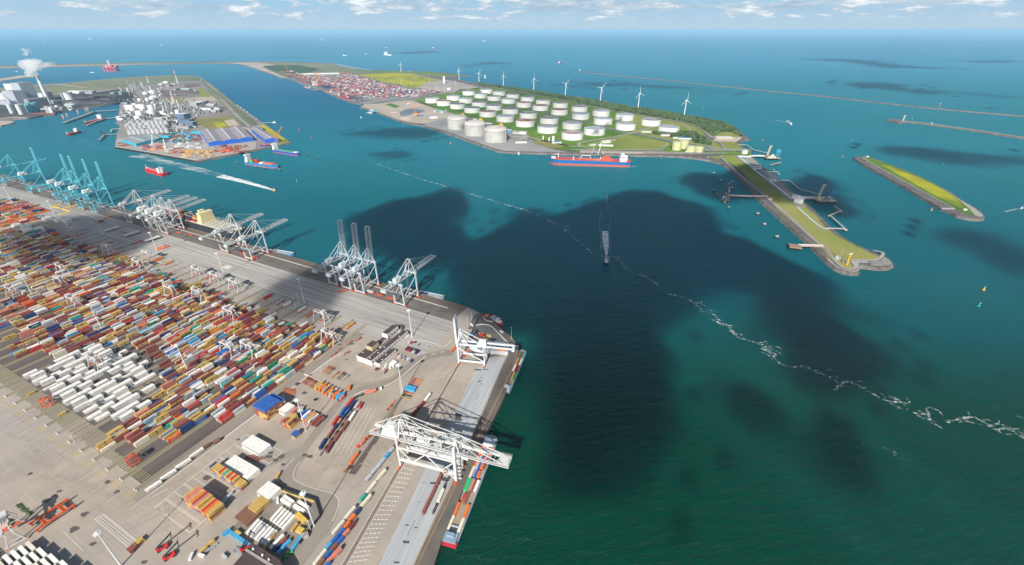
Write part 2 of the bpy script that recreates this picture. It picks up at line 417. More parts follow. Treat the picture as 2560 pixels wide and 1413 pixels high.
isl = PL('r',[(108,106),(150,101),(228,106),(330,135),(420,172),(540,215),(650,262),(750,312),(850,368),(910,402),(965,440),(1020,475),(1085,510),(1135,548),(1156,580),(1146,598),(1080,602),(1000,590),(940,572),(895,548),(820,520),(720,460),(600,392),(470,315),(330,237),(200,170),(140,133)])
land('grass_island',isl,G_rock,G_rock,z=0,foot=4)
sheet('island_path',PL('r',[(178,112),(195,106),(300,130),(430,182),(640,266),(840,368),(950,440),(1085,520),(1150,575),(1130,588),(1085,575),(1000,552),(900,512),(740,425),(560,325),(400,240),(260,160)]),.25,G_rockl)
sheet('island_grass',PL('r',[(190,110),(225,111),(330,140),(430,180),(640,268),(760,325),(860,385),(960,455),(1045,530),(1083,570),(1060,573),(970,545),(905,510),(740,420),(560,320),(400,235),(260,155)]),.5,G_bright)
sheet('island_flowers',PL('r',[(330,172),(400,180),(520,230),(640,275),(760,335),(880,405),(950,460),(1000,520),(940,510),(850,462),(700,385),(560,300),(430,225)]),.75,G_yel)
def breakwater(name,pts,w):
    b = MB(); b.ribbon(smooth_line(pts,3),w,0.0,G_rock); L = smooth_line(pts,3)
    for s in (-1,1):
        vs = []
        for i,p in enumerate(L):
            a = L[max(0,i - 1)]; c = L[min(len(L) - 1,i + 1)]; dx,dy = c[0] - a[0],c[1] - a[1]; l = math.hypot(dx,dy)
            nx,ny = -dy / l * s,dx / l * s
            vs += [(p[0] + nx * w / 2,p[1] + ny * w / 2,0),(p[0] + nx * (w / 2 + 7),p[1] + ny * (w / 2 + 7),WZ - 1)]
        b.add(vs,[(2 * i,2 * i + 1,2 * i + 3,2 * i + 2) for i in range(len(L) - 1)],G_rock)
    return b
o = breakwater('b',PL('C',[(2283,94),(2400,103),(2560,125)]) + PL('D',[(640,160),(1300,225),(1900,290),(2560,354)]) + PL('E',[(700,735),(1500,825),(2560,918),(4200,1060)]),9)
tag(o.build('long_breakwater'),'long thin dark stone breakwater stretching across the open sea','breakwater')
o = breakwater('b',PL('E',[(1300,966),(1560,990),(2000,1050),(2560,1135),(3600,1290)]),20)
o.ribbon(smooth_line(PL('E',[(1300,966),(1560,990),(2000,1050),(2560,1135),(3600,1290)]),3),12,.3,G_rockl)
o.prism(PL('E',[(1170,962),(1240,950),(1310,957),(1380,964),(1300,972),(1300,985),(1240,974)]),WZ - 1,.6,G_rock)
tag(o.build('harbour_pier'),'pale paved stone pier with rock head below the striped lighthouse','pier')

# ================================================================= COVERS ON THE FAR LAND
sheet('bar_sand',PL('A',[(-2400,455),(0,424),(1300,392),(2560,382)]) + PL('B',[(100,395),(200,410),(60,430),(250,515),(330,535),(240,535),(180,507),(0,447)]) + PL('A',[(2470,416),(2300,392),(2000,390),(1000,414),(0,440),(-2400,475)]),.3,G_sand)
sheet('bar_dunes',PL('A',[(-2400,458),(0,422),(1300,389),(2560,378),(2560,384),(1300,400),(400,420),(0,431),(-2400,466)]),.6,G_meadow)
sheet('dune_meadow',PL('B',[(0,380),(300,382),(750,397),(960,434),(1180,468),(1500,473),(1700,478),(2050,512),(1980,530),(1880,530),(1650,520),(1500,512),(1300,490),(980,492),(760,495),(540,510),(330,530),(250,500),(100,430),(200,408)]),.4,G_meadow)
sheet('dark_meadow',PL('B',[(70,420),(250,412),(420,412),(640,452),(560,480),(430,500),(280,490),(180,470)]),.7,ground('dark green scrub',[(.07,.125,.06),(.045,.085,.045)],.004,det=8))
sheet('sea_dyke_grass',PL('B',[(750,400),(960,437),(1180,470),(1500,475),(1700,480),(2040,512),(1960,520),(1700,500),(1500,490),(1180,478),(1000,458),(850,420)]),.7,G_bright)
sheet('canal_water',PL('B',[(770,400),(850,404),(960,430),(1180,464),(1080,460),(960,447),(860,425)]),.9,paint('canal water',(.02,.10,.17),.15,var=.05))
sheet('flower_field',PL('B',[(1000,506),(1150,496),(1350,490),(1520,500),(1650,522),(1850,560),(1700,585),(1610,640),(1500,632),(1440,605),(1290,585),(1150,548)]),.7,G_yel)
sheet('terminal_two_paving',PL('B',[(330,545),(400,528),(540,512),(760,497),(960,500),(1120,545),(1300,590),(1560,640),(1850,682),(1660,722),(1500,762),(1200,797),(1060,800),(960,782),(850,742),(700,680),(560,640),(440,588)]),.5,ground('far terminal paving',[(.28,.27,.26),(.20,.195,.195)],.005,det=8))
sheet('terminal_two_yard',PL('B',[(1560,605),(1700,585),(1880,558),(2000,575),(2260,640),(2150,655),(2040,650),(1980,690),(1850,690),(1640,645)]),.5,ground('far pale paving',[(.42,.385,.345),(.31,.29,.265)],.006,det=9))
b = MB(); G_rd = ground('far road',[(.34,.31,.28),(.27,.25,.23)],.01)
b.ribbon(smooth_line(PL('B',[(0,395),(300,400),(560,430),(750,470)])),14,1.0,G_rd)
b.ribbon(smooth_line(PL('B',[(980,490),(1300,487),(1480,492),(1640,520),(1760,545),(1900,570),(2000,580),(2270,645)])),22,1.0,G_rd)
b.ribbon(smooth_line(PL('B',[(420,405),(640,430),(760,465),(860,500)])),10,1.0,G_rd)
b.ribbon(smooth_line(PL('B',[(1560,762),(1750,715),(1990,688)])),16,1.0,G_rd)
b.ribbon(smooth_line(PL('C',[(700,185),(900,240),(1100,262)])),8,1.0,G_rd)
tag(b.build('dune_roads'),kind='structure')
sheet('construction_sand',PL('B',[(1050,828),(1110,800),(1300,780),(1560,762),(1700,800),(1920,890),(2020,935),(1900,975),(1660,1000),(1500,982),(1390,947),(1230,885)]),.5,G_sand)
sheet('sand_pool',PL('C',[(0,618),(60,590),(130,572),(230,576),(325,598),(260,628),(190,645),(60,668),(0,665)]),.8,paint('muddy pool',(.14,.155,.165),.3,var=.25,scale=.01))
sheet('sand_grass_patch',PL('B',[(1290,808),(1350,793),(1442,828),(1395,842)]),.8,G_bright)
tf = PL('C',[(150,462),(360,425),(560,380),(720,368),(850,330),(1000,305),(1190,300),(1330,325),(1500,368),(1900,428),(2300,505),(2560,560)]) + \
     PL('D',[(110,545),(400,595),(700,645),(1050,705),(1330,760),(1480,800),(1560,860),(1640,960),(1700,1080),(1880,1120),(2200,1110),(2190,1170),(1690,1160),(1000,1150),(0,1128)]) + \
     PL('C',[(2300,1125),(2000,1095),(1760,1010),(1650,935),(1400,850),(1100,772),(870,682),(500,592)])
sheet('tank_field_grass',tf,.5,G_bright)
sheet('tank_field_dry_grass',PL('D',[(700,655),(1050,712),(1330,768),(1470,808),(1560,870),(1630,950),(1690,1060),(1500,1040),(1250,1010),(1000,960),(700,880),(450,800),(560,740)]),.75,G_grass)
sheet('spare_plot_grass',PL('D',[(0,1040),(370,960),(620,910),(1130,1010),(1150,1040),(900,1110),(350,1100),(0,1060)]),.75,G_grass)
sheet('plot_bare_edge',PL('D',[(0,1100),(900,1125),(1650,1150),(1690,1160),(1000,1158),(0,1142)]),.8,G_sand)
sheet('lng_yard',PL('C',[(290,782),(420,740),(560,700),(640,690),(880,690),(1090,785),(1400,850),(1560,925),(1650,960),(1800,1040),(1950,1095),(2190,1140),(1700,1128),(1330,1115),(1210,1085),(1050,1030),(650,885)]),.8,ground('pale blue grey yard',[(.30,.31,.31),(.20,.205,.21),(.36,.35,.33)],.008,det=9))
sheet('lng_yard_grass',PL('C',[(1660,1000),(1830,975),(2170,1050),(1950,1090)]),1.1,G_dry)
b = MB()
b.ribbon(smooth_line(PL('C',[(1110,455),(1300,500),(1600,570),(2100,680),(2500,770)]) + PL('D',[(330,815),(620,885),(900,935),(1250,1010),(1480,1060),(1700,1125)])),26,1.0,ground('pipe road',[(.13,.15,.16),(.22,.22,.21)],.02,det=9))
b.ribbon(smooth_line(PL('C',[(0,470),(250,435),(560,373),(700,350)])),14,1.05,G_rd)
b.ribbon(smooth_line(PL('C',[(160,470),(500,590),(870,690),(1100,780),(1400,855),(1650,940),(2100,1040),(2300,1060)]) + PL('D',[(0,1015),(350,950),(620,900),(900,820),(1060,790)])),13,1.1,G_rd)
b.ribbon(smooth_line(PL('C',[(1180,300),(1500,355),(1900,425),(2300,500)]) + PL('D',[(110,540),(700,645),(1050,702),(1330,755),(1480,790),(1580,850),(1680,935),(1800,1010),(1880,1110)])),13,1.15,G_rd)
b.ribbon(smooth_line(PL('D',[(1330,770),(1400,830),(1490,900),(1640,960)])),9,1.2,G_rd)
b.ribbon(smooth_line(PL('D',[(0,1060),(350,1115),(1100,1130),(1660,1150)])),9,1.25,G_rd)
b.ribbon(smooth_line(PL('D',[(850,1130),(1060,1080),(1130,1020)])),7,1.2,G_rd)
b.ribbon(smooth_line(PL('D',[(1180,995),(1500,1030),(1640,1050),(1740,1125)])),8,1.22,G_rd)
tag(b.build('tank_terminal_roads'),kind='structure')
for k,pts in enumerate([[(1850,900),(1700,890),(1800,870)],]): pass
sheet('jetty_root_yard',PL('D',[(1700,985),(1760,935),(1980,935),(2080,945),(2030,985),(1990,1005),(1760,998)]),1.2,G_sand)
sheet('headland_grass',PL('D',[(1700,925),(1800,875),(1900,865),(2060,925),(2075,940),(1760,935)]),1.3,G_grass)
sheet('root_grass',PL('D',[(1790,1005),(1990,1008),(2100,1110),(1900,1120)]),1.2,G_grass)
sheet('root_grass_two',PL('D',[(1640,975),(1720,990),(1800,1060),(1850,1115),(1740,1115),(1660,1030)]),1.2,G_grass)
# ---- the hook
hook = PL('F',[(290,215),(400,190),(640,190),(720,220),(800,300),(950,420),(1100,560),(1190,620),(1260,720),(1340,790),(1420,890),(1500,960),(1640,1040),(1860,1150),(1960,1190),(1955,1215),(1880,1222),(1700,1220),(1668,1235),(1700,1290),(1690,1303),(1620,1300),(1540,1262),(1450,1180),(1400,1110),(1330,1050),(1180,910),(1020,780),(900,665),(800,560),(700,455),(620,365),(520,280),(420,235)])
sheet('hook_grass',hook,.5,G_grass)
sheet('hook_pad',PL('F',[(520,195),(640,190),(720,222),(800,305),(950,420),(1090,560),(1190,625),(1230,700),(1170,710),(1080,640),(1000,580),(860,460),(740,350),(620,260)]),.75,ground('grey gravel pad',[(.30,.29,.28),(.21,.205,.20)],.03))
sheet('hook_inner_pads',PL('F',[(590,212),(690,215),(790,300),(900,405),(1075,595),(1050,590),(930,480),(860,420),(770,330),(690,290)]),.95,ground('pale green grey pad',[(.30,.33,.29),(.25,.28,.26)],.03))
b = MB(); WT = paint('white pipe',(.80,.81,.82),.5)
b.sweep(PL('F',[(565,203),(700,310),(790,310),(790,328),(712,328),(850,430),(930,430),(940,448),(875,450),(1080,612)]),3.2,1.0,WT,h=2)
b.sweep(PL('F',[(565,203),(690,212)]),3.2,1.0,WT,h=2)
tag(b.build('pipeline'),'white zigzag pipeline laid across the grey pads of the long jetty arm','pipeline')
b = MB()
b.ribbon(smooth_line(PL('F',[(385,195),(480,290),(640,430),(820,580),(900,650),(1070,790),(1200,915),(1340,1040),(1440,1085)])),8,1.0,G_rd)
b.ribbon(smooth_line(PL('F',[(1430,1090),(1460,1150),(1500,1200)])),6,1.05,G_rd)
b.ribbon(smooth_line(PL('F',[(1150,700),(1250,790),(1330,860),(1410,912),(1460,912)])),5,1.0,paint('pale blue path',(.42,.50,.50),.8))
b.ribbon(smooth_line(PL('F',[(1340,905),(1370,925),(1460,922)])),4,1.1,G_rd)
b.ribbon(smooth_line(PL('F',[(1500,1195),(1560,1270),(1640,1310),(1700,1305),(1720,1285),(1690,1240),(1720,1220),(1880,1225),(1960,1200),(1990,1150),(1890,1130)])),5,1.1,G_rockl)
b.ribbon(smooth_line(PL('F',[(380,205),(540,350),(700,485),(820,585)])),4,1.3,paint('ditch water',(.10,.15,.16),.3))
tag(b.build('hook_paths'),kind='structure')
sheet('hook_point_revetment',PL('F',[(1440,1190),(1520,1268),(1600,1312),(1680,1326),(1730,1318),(1740,1300),(1700,1240),(1740,1225),(1840,1232),(1862,1250),(1755,1250),(1745,1285),(1760,1310),(1740,1333),(1680,1339),(1600,1322),(1530,1292),(1440,1215)]),.9,G_rockl)
sheet('hook_point_pale_stones',PL('F',[(1860,1235),(1960,1225),(2010,1195),(2060,1225),(2075,1255),(2030,1278),(1950,1285),(1870,1272)]),.9,ground('boulder field',[(.34,.33,.31),(.17,.165,.16)],.3,det=5,fine=1))

# ================================================================= COVERS ON THE PLANT PENINSULA
sheet('plant_meadow',PL('A',[(-600,690),(0,660),(230,640),(600,600),(1200,545),(1700,519),(1950,525),(2010,545),(1990,568),(1600,590),(1200,640),(900,670),(700,700),(480,725),(260,740),(0,760)]),.4,G_meadow)
b = MB(); b.ribbon(smooth_line(PL('A',[(220,640),(400,615),(540,605),(700,620),(860,640)])),24,.8,G_sand)
b.ribbon(smooth_line(PL('A',[(240,740),(600,700),(1200,632),(1600,592),(2000,572),(2120,640),(2330,880),(2500,1030)])),14,.8,G_rd)
b.ribbon(smooth_line(PL('A',[(2020,575),(2150,680),(2330,830),(2560,1010)]) + PL('B',[(60,1060),(220,1190)])),12,.85,G_asph)
b.ribbon(smooth_line(PL('A',[(1600,660),(1640,810),(2080,1060)])),9,.9,G_rd)
b.ribbon(smooth_line(PL('A',[(1640,700),(1980,688)])),9,.95,G_rd); b.ribbon(smooth_line(PL('A',[(1960,960),(2330,905)])),9,.95,G_rd)
tag(b.build('plant_roads'),kind='structure')
sheet('coal_yard',PL('A',[(-600,800),(0,780),(250,745),(560,730),(700,690),(950,690),(1210,650),(1330,690),(1340,790),(1210,790),(1000,820),(760,848),(550,882),(530,905),(300,935),(0,950),(-600,990)]),.6,G_coal)
sheet('plant_far_verge',PL('A',[(2010,572),(2030,550),(2190,665),(2360,815),(2560,975),(2560,1010),(2470,1030),(2430,1028),(2340,915),(2180,780),(2090,690)]),.6,G_meadow)
sheet('plant_brown_plot',PL('A',[(1620,665),(1800,655),(1960,652),(2000,700),(1720,730),(1640,740)]),.75,G_plot)
sheet('plant_brown_plot_two',PL('A',[(1840,600),(1990,595),(2010,625),(1850,640)]),.75,G_plot)
sheet('plant_green_plot',PL('A',[(1640,740),(1850,735),(1840,770),(1760,800),(1670,795)]),.75,G_dry)
sheet('plant_green_plot_two',PL('A',[(1960,655),(2020,640),(2110,730),(2010,735)]),.75,G_grass)
sheet('plant_sand_strip',PL('A',[(1850,745),(2130,728),(2190,775),(1830,785)]),.78,G_sand)
sheet('plant_dry_plot',PL('A',[(1960,945),(2330,918),(2390,1000),(2360,1030),(2090,1060),(1960,990)]),.75,G_dry)
sheet('plant_flower_plot',PL('A',[(2130,985),(2235,970),(2275,1028),(2170,1040)]),1.0,G_yel)
sheet('plant_bare_plot',PL('A',[(2240,968),(2340,955),(2400,1020),(2285,1025)]),1.0,G_sand)
sheet('steel_yard_paving',PL('A',[(1160,1212),(1175,1150),(1300,1130),(1700,1100),(2010,1070),(2440,1030),(2560,1060),(2560,1245),(2270,1305),(1980,1358),(1560,1282)]),.6,ground('steel yard paving',[(.44,.40,.35),(.34,.31,.28)],.008,det=9))
sheet('quay_head_grass',PL('B',[(0,1015),(60,1012),(100,1020),(330,1182),(245,1195),(150,1110),(60,1040)]),.8,G_yel)
b = MB(); b.ribbon(PL('A',[(1160,1228),(1980,1365),(2270,1312),(2560,1252)]),8,1.0,paint('bleached quay coping',(.50,.47,.42),.8))
for k in range(46):
    t = k / 45; p = P('A',1160 + 820 * t,1232 + 137 * t,0); b.box((p[0],p[1] - 3,WZ - 1),(5,3,5.4),paint('black fender',(.03,.03,.03)))
tag(b.build('yard_quay_wall'),'pale quay wall with black fenders along the steel yard','quay wall')

# ================================================================= NEAR TERMINAL COVERS
def yrect(u0,u1,w0,w1): return [Y(u0,w0),Y(u1,w0),Y(u1,w1),Y(u0,w1)]
PITCH = 22.9
def lane_c(k): return -405.0 - PITCH * (k + .5)
sheet('apron',yrect(343,420,-2500,-296),.03,G_apron)
sheet('crane_track_bed',yrect(420,449,-2500,-306),.05,G_rail)
sheet('quay_deck',yrect(449,461.3,-2500,-306),.04,G_quay)
b = MB()
for u in (420,421.2,451.5,430,431.5,439,440.5,412): b.ribbon([Y(u,-2400),Y(u,-345)],.45 if u not in (420,451.5) else .8,.10,paint('dark rail',(.10,.085,.075),.6))
tag(b.build('crane_rails'),'long dark crane rails running along the main quay','rails')
b = MB(); b.ribbon([Y(447.5,-2400),Y(445.5,-330)],1.3,.09,G_white)
for u in (356,372,389,401): b.ribbon([Y(u,-2400),Y(u,-420)],.25,.09,G_white)
tag(b.build('quay_markings'),kind='structure')
NL = 32
b = MB(); rl = MB(); Rail = paint('stack crane rail',(.30,.22,.15),.6)
for k in range(NL + 1):
    w = -405 - PITCH * k
    b.prism(yrect(78.5,362,w - 2.6,w + 2.4),None,.05,G_lane)
    for dw in (-1.7,1.5): rl.ribbon([Y(79,w + dw),Y(360,w + dw)],.35,.12,Rail)
    rl.box(at(Y(78.2,w + 1.5)),(.8,.8,.9),WT); rl.box(at(Y(78.2,w - 1.7)),(.8,.8,.9),WT)
tag(b.build('stack_lane_strips'),kind='structure')
tag(rl.build('stack_crane_rails'),'rust coloured pairs of rails running between the container stack lanes','rails')
b = MB()
for k in range(NL):
    c = lane_c(k); u0 = 92 if k > 0 else 84
    b.prism(yrect(u0 + (8 if k > 3 else 0),318,c - 8.6,c + 8.7),None,.06,G_dark)
tag(b.build('stacking_beds'),kind='structure')
b = MB(); GG = ground('mossy kerb strip',[(.14,.19,.03),(.24,.22,.16),(.20,.17,.13)],.12,stretch=(5,1),lo=.42,hi=.58)
for k in range(NL):
    c = lane_c(k)
    for j in range(5):
        ww = c - 7 + 3.5 * j; uu = 84 + random.random() * 2
        b.prism(yrect(uu,100 if k > 3 else 93,ww - .8,ww + .8),0,.35 if j % 2 else .5,GG if j % 2 else G_lane)
tag(b.build('stack_end_kerbs'),kind='structure')
b = MB()
for k in range(NL + 1):
    c = -405 - PITCH * k
    for j in range(4):
        uu,ww = 71.5,c - 4.5 + 2.6 * j
        b.sweep([Y(uu,ww),Y(uu + 5,ww),Y(uu + 5,ww + 1.5),Y(uu,ww + 1.5),Y(uu,ww)],.22,.04,G_yellow)
    b.sweep([Y(60,c - 9),Y(75,c - 9)],.22,.04,G_white)
tag(b.build('stack_end_markings'),kind='structure')
# roads, lots and lines right of the stacks
sheet('truck_road',yrect(72,343,-404.5,-391),.03,G_road)
b = MB(); b.ribbon([Y(150,-391.4),Y(300,-391.4)],.9,.08,G_white); b.ribbon([Y(66,-389.5),Y(150,-389.5)],.3,.08,G_white)
b.sweep([Y(76.5,-373),Y(162,-376),Y(164,-326.5),Y(76.5,-325),Y(76.5,-373)],.35,.08,G_white)
for k in range(1,11):
    u = 76.5 + 8 * k; b.sweep([Y(u,-373.4),Y(u,-326)],.28,.08,G_white)
    if k % 2: b.sweep([Y(u + 1.1,-373.4),Y(u + 1.1,-326)],.28,.08,G_white)
for q in ([(895,975),(985,930),(1310,1195),(1250,1270)],): b.sweep(PL('k',q + [q[0]]),.35,.08,G_white)
for t in (.25,.55,.85):
    p0 = (895 + 90 * t,975 - 45 * t); p1 = (1250 + 60 * t,1270 - 75 * t); b.sweep(PL('k',[p0,p1]),.25,.08,G_white)
for q in ([(1480,860),(1591,790)],[(1480,875),(1591,950)],[(1380,800),(1591,690)],[(600,1090),(790,1280)],[(0,560),(140,485)],[(640,1290),(780,1360)]): b.sweep(PL('k',q),.25,.08,G_white)
tag(b.build('lot_markings'),kind='structure')
road = smooth_line(PL('m',[(690,940),(860,890),(1060,850),(1230,800),(1370,700),(1500,590),(1620,530),(1800,490),(1950,480)]),5)
b = MB(); b.ribbon(smooth_line(PL('l',[(1690,250),(1610,350),(1570,440),(1560,540),(1640,620),(1760,660),(1930,700),(2010,790),(1960,960),(1800,1180),(1640,1390),(1500,1600)]),5),15,.02,G_road)
b.ribbon(smooth_line(PL('n',[(100,1300),(420,960),(700,1000),(980,560),(1330,240),(1480,130)]),4)[:1] + PL('n',[(700,1060),(900,790),(1130,480),(1330,240)]),9,.025,G_road)
b.ribbon(road,12,.028,G_road)
tag(b.build('service_roads'),kind='structure')
b = MB()
wl = smooth_line(PL('m',[(780,985),(880,935),(1100,885),(1230,830),(1340,760),(1460,650),(1560,570),(1625,520)]),5); b.ribbon(wl,.8,.09,G_white)
b.ribbon(smooth_line(PL('m',[(680,935),(830,875),(1050,830),(1200,785),(1330,690)]),5),.35,.09,G_yellow)
for q in ([(1690,497),(1735,488)],[(1790,477),(1835,468)]): b.ribbon(PL('m',q),.8,.09,G_white)
b.ribbon(smooth_line(PL('m',[(1460,330),(1640,350),(1800,403),(1860,395),(1930,325)]),4),.6,.09,G_white)
b.ribbon(smooth_line(PL('l',[(1700,310),(1640,400),(1630,490),(1720,555),(1850,600),(2050,660),(2110,760),(2040,950)]),5),.35,.09,G_white)
b.ribbon(smooth_line(PL('l',[(1640,280),(1560,360),(1490,450),(1470,540),(1540,620),(1700,680),(1880,720)]),5),.35,.09,G_white)
for q in ([(1180,1045),(1010,1230)],): pass
for k in range(8):
    b.sweep(PL('n',[(850 + 75 * k,1150 - 3 * k),(1330 + 60 * k,400 + 8 * k)]),.22,.08,G_white)
tag(b.build('road_markings'),kind='structure')
# right quay: rails, pale deck, marked lots
def ln(p,q,t): return (p[0] + (q[0] - p[0]) * t,p[1] + (q[1] - p[1]) * t)
sl = PL('f',[(1040,1413),(1380,740),(1560,340)]) + PL('e',[(1040,980),(1110,790),(1420,230),(1530,20)]) + PL('d',[(290,1413),(480,1020),(700,832),(885,832),(640,1413)]) + PL('e',[(1890,20),(1500,880)]) + PL('f',[(1810,500),(1640,900),(1450,1330),(1420,1413)])
ext2 = (sl[-1][0] - 9,sl[-1][1] - 35); ext3 = (sl[0][0] - 9,sl[0][1] - 35)
sheet('plate_deck',[sl[i] for i in (0,1,2,6,7,8,9,10,11,12,14,15,16,17)] + [ext2,ext3],.04,G_slab)
b = MB()
for v,q in (('f',(1350,990,40,14)),('f',(1445,1015,36,14)),('f',(1340,1168,70,32)),('f',(1240,1385,60,20)),('f',(1650,545,110,26)),('f',(1745,500,50,50)),('d',(540,1163,40,18)),('d',(568,1197,20,14)),('d',(568,1110,20,12)),('e',(1505,240,90,120)),('d',(520,1005,90,22)),('d',(625,1000,80,14))):
    x0,y0,dx,dy = q; b.prism(PL(v,[(x0 - dx / 2,y0 - dy / 2),(x0 + dx / 2,y0 - dy / 3),(x0 + dx / 2 - 6,y0 + dy / 2),(x0 - dx / 2 - 4,y0 + dy / 3)]),None,.09,G_patch)
for q in ([(1350,1100),(1430,930)],[(1500,535),(1560,545)],[(1040,1413),(1085,1330)],[(1460,740),(1490,750)]): b.ribbon(PL('f',q),.35,.085,G_patch)
for q in ([(330,1380),(440,1170)],[(480,1413),(520,1330)]): b.ribbon(PL('d',q),.4,.085,G_patch)
tag(b.build('deck_patches'),kind='structure')
sheet('waterside_deck',[P('f',1425,1413),P('f',1640,930),P('f',1850,500),P('e',1900,60),P('d',660,1400),P('d',850,950),P('d',930,790),P('d',940,660),P('d',840,530),P('d',720,430),P('d',640,400),P('d',540,395),P('d',470,425),P('d',450,460),P('d',380,450),P('d',430,330),P('d',480,245),P('d',580,225),P('d',600,235),P('d',800,410),P('d',1000,590),P('d',1065,690)] + rq[4:] + [ext,(ext[0] - 14,ext[1])],.035,ground('quayside asphalt',[(.16,.14,.12),(.11,.10,.095)],.05,det=8))
sheet('corner_yard',PL('d',[(450,440),(480,400),(560,385),(640,395),(720,430),(850,560),(940,660),(930,770),(700,830),(520,900),(400,760),(380,560)]),.045,G_asph)
b = MB(); KW = paint('white kerb wall',(.72,.71,.68),.7)
b.sweep(smooth_line(PL('d',[(455,460),(480,410),(560,390),(650,400),(720,435),(850,570),(940,665),(930,775)]),4),.6,0,KW,h=1.0)
b.sweep(PL('d',[(590,285),(610,325),(650,345),(720,352)]),.5,0,KW,h=.8)
tag(b.build('kerb_wall'),'low white curved kerb wall round the quay corner yard','kerb wall')
b = MB(); RB = paint('rusty rail',(.34,.22,.11),.6)
for pq in (([(1410,1413),(1860,520)],.5),([(1450,1413),(1885,520)],.5),([(1465,1413),(1895,520)],.3)):
    p0,p1 = PL('f',pq[0]); dx,dy = p1[0] - p0[0],p1[1] - p0[1]; L = math.hypot(dx,dy); dx /= L; dy /= L
    b.ribbon([(p0[0] - dx * 30,p0[1] - dy * 30),(p0[0] + dx * 262,p0[1] + dy * 262)],pq[1],.10,RB)
p0,p1 = PL('f',[(680,1413),(1270,380)]); dx,dy = p1[0] - p0[0],p1[1] - p0[1]; L = math.hypot(dx,dy); dx /= L; dy /= L
for o_,w_,m_,z_ in ((0,2.6,G_rail,.07),(0,.5,RB,.10),(-1.9,.25,G_white,.09),(1.9,.25,G_white,.09)):
    b.ribbon([(p0[0] - dx * 30 - dy * o_,p0[1] - dy * 30 + dx * o_),(p0[0] + dx * 242 - dy * o_,p0[1] + dy * 242 + dx * o_)],w_,z_,m_)
tag(b.build('barge_crane_rails'),'rusty crane rails along the barge quay at the right','rails')
b = MB()                              # numbered lots drawn in broken paint
for k in range(22):
    t = k / 21.; v0 = (1330 - 600 * t,330 + 1050 * t); v1 = (1465 - 520 * t,362 + 980 * t + 10 * t)
    p = P('f',*v0); q = P('f',*v1)
    for j in range(9):
        a = ln(p,q,j / 9); c = ln(p,q,j / 9 + .065); b.ribbon([a,c],.3,.08,G_white)
        if j % 2: b.box((a[0],a[1],.07),(.8,.8,.012),G_white)
tag(b.build('lot_number_markings'),kind='structure')
for nm,pts in (('planted_strip',[(1015,30),(1040,40),(775,450),(725,440)]),('planted_strip_two',[(1040,38),(1068,42),(1010,135),(980,130)]),('planted_strip_three',[(920,222),(942,226),(870,335),(848,330)]),('planted_strip_four',[(850,340),(875,350),(800,455),(772,448)])):
    sheet(nm,PL('f',pts),.06,G_dark)
sheet('planted_strip_five',PL('n',[(2130,280),(2150,290),(1640,1110),(1590,1100)]),.055,G_dark)
sheet('planted_strip_six',PL('m',[(1340,985),(1360,990),(1130,1270),(1100,1290)]),.052,G_asph)
sheet('compound_ground',PL('l',[(1120,830),(1440,540),(1500,630),(1860,745),(1915,905),(1600,1280),(1500,1413),(1180,1180),(1000,1000)]),.035,ground('compound paving',[(.27,.235,.20),(.21,.185,.16)],.05))
b = MB(); TM1 = paint('tyre scrub',(.29,.25,.21),.85,var=.2,scale=.3); TM2 = paint('light tyre scrub',(.31,.265,.22),.85,var=.2,scale=.3); rnd = random.Random(31)
for (v,x0,y0,x1,y1,a0,n) in (('k',0,0,1300,900,63,16),('k',0,100,1500,700,-27,16),('k',700,700,1591,1300,40,12),('l',0,400,1500,1100,60,14),('m',700,500,1900,900,60,12),('n',600,300,2300,1250,60,16),('f',200,300,1000,1300,62,16),('f',1000,300,1400,1300,72,8),('l',1650,250,2000,700,20,8)):
    for k in range(n):
        p = P(v,rnd.uniform(x0,x1),rnd.uniform(y0,y1)); a = R(a0 + rnd.gauss(0,7)); cv_ = rnd.gauss(0,.025); L = rnd.randint(6,16); q1_ = []; q2_ = []
        for s_ in range(L):
            q1_.append((p[0] - math.sin(a),p[1] + math.cos(a))); q2_.append((p[0] + math.sin(a),p[1] - math.cos(a))); p = (p[0] + 5 * math.cos(a),p[1] + 5 * math.sin(a)); a += cv_
        m_ = rnd.choice([TM1,TM2,TM2]); b.ribbon(q1_,.55,.012 + .0006 * k,m_); b.ribbon(q2_,.55,.012 + .0006 * k,m_)
tag(b.build('tyre_marks'),kind='structure')
b = MB()                               # oil stains and tyre scrub
rnd = random.Random(3); ST = paint('oil stain',(.10,.09,.085),.7,var=.4,scale=1)
for v,pts in (('l',[(1520,345),(1500,265),(1440,300),(1370,262),(1780,258),(1745,245),(1810,262),(1385,225),(1040,82),(710,487),(1180,1300)]),('k',[(285,548),(1020,625),(1110,715),(800,930),(1365,1385),(880,1210),(700,1075),(440,800),(560,715),(510,755)]),('m',[(270,737),(110,850),(335,1030),(745,380),(600,385),(780,270),(170,700),(685,563),(1135,565)]),('n',[(620,110),(870,340),(700,250)])):
    for (a,c) in pts:
        p = P(v,a,c); n = 11; rr = 1.2 + rnd.random() * 1.8
        b.prism([(p[0] + rr * (.6 + .8 * rnd.random()) * math.cos(6.283 * i / n) * 1.3,p[1] + rr * (.6 + .8 * rnd.random()) * math.sin(6.283 * i / n)) for i in range(n)],None,.10,ST)
tag(b.build('oil_stains'),kind='structure')
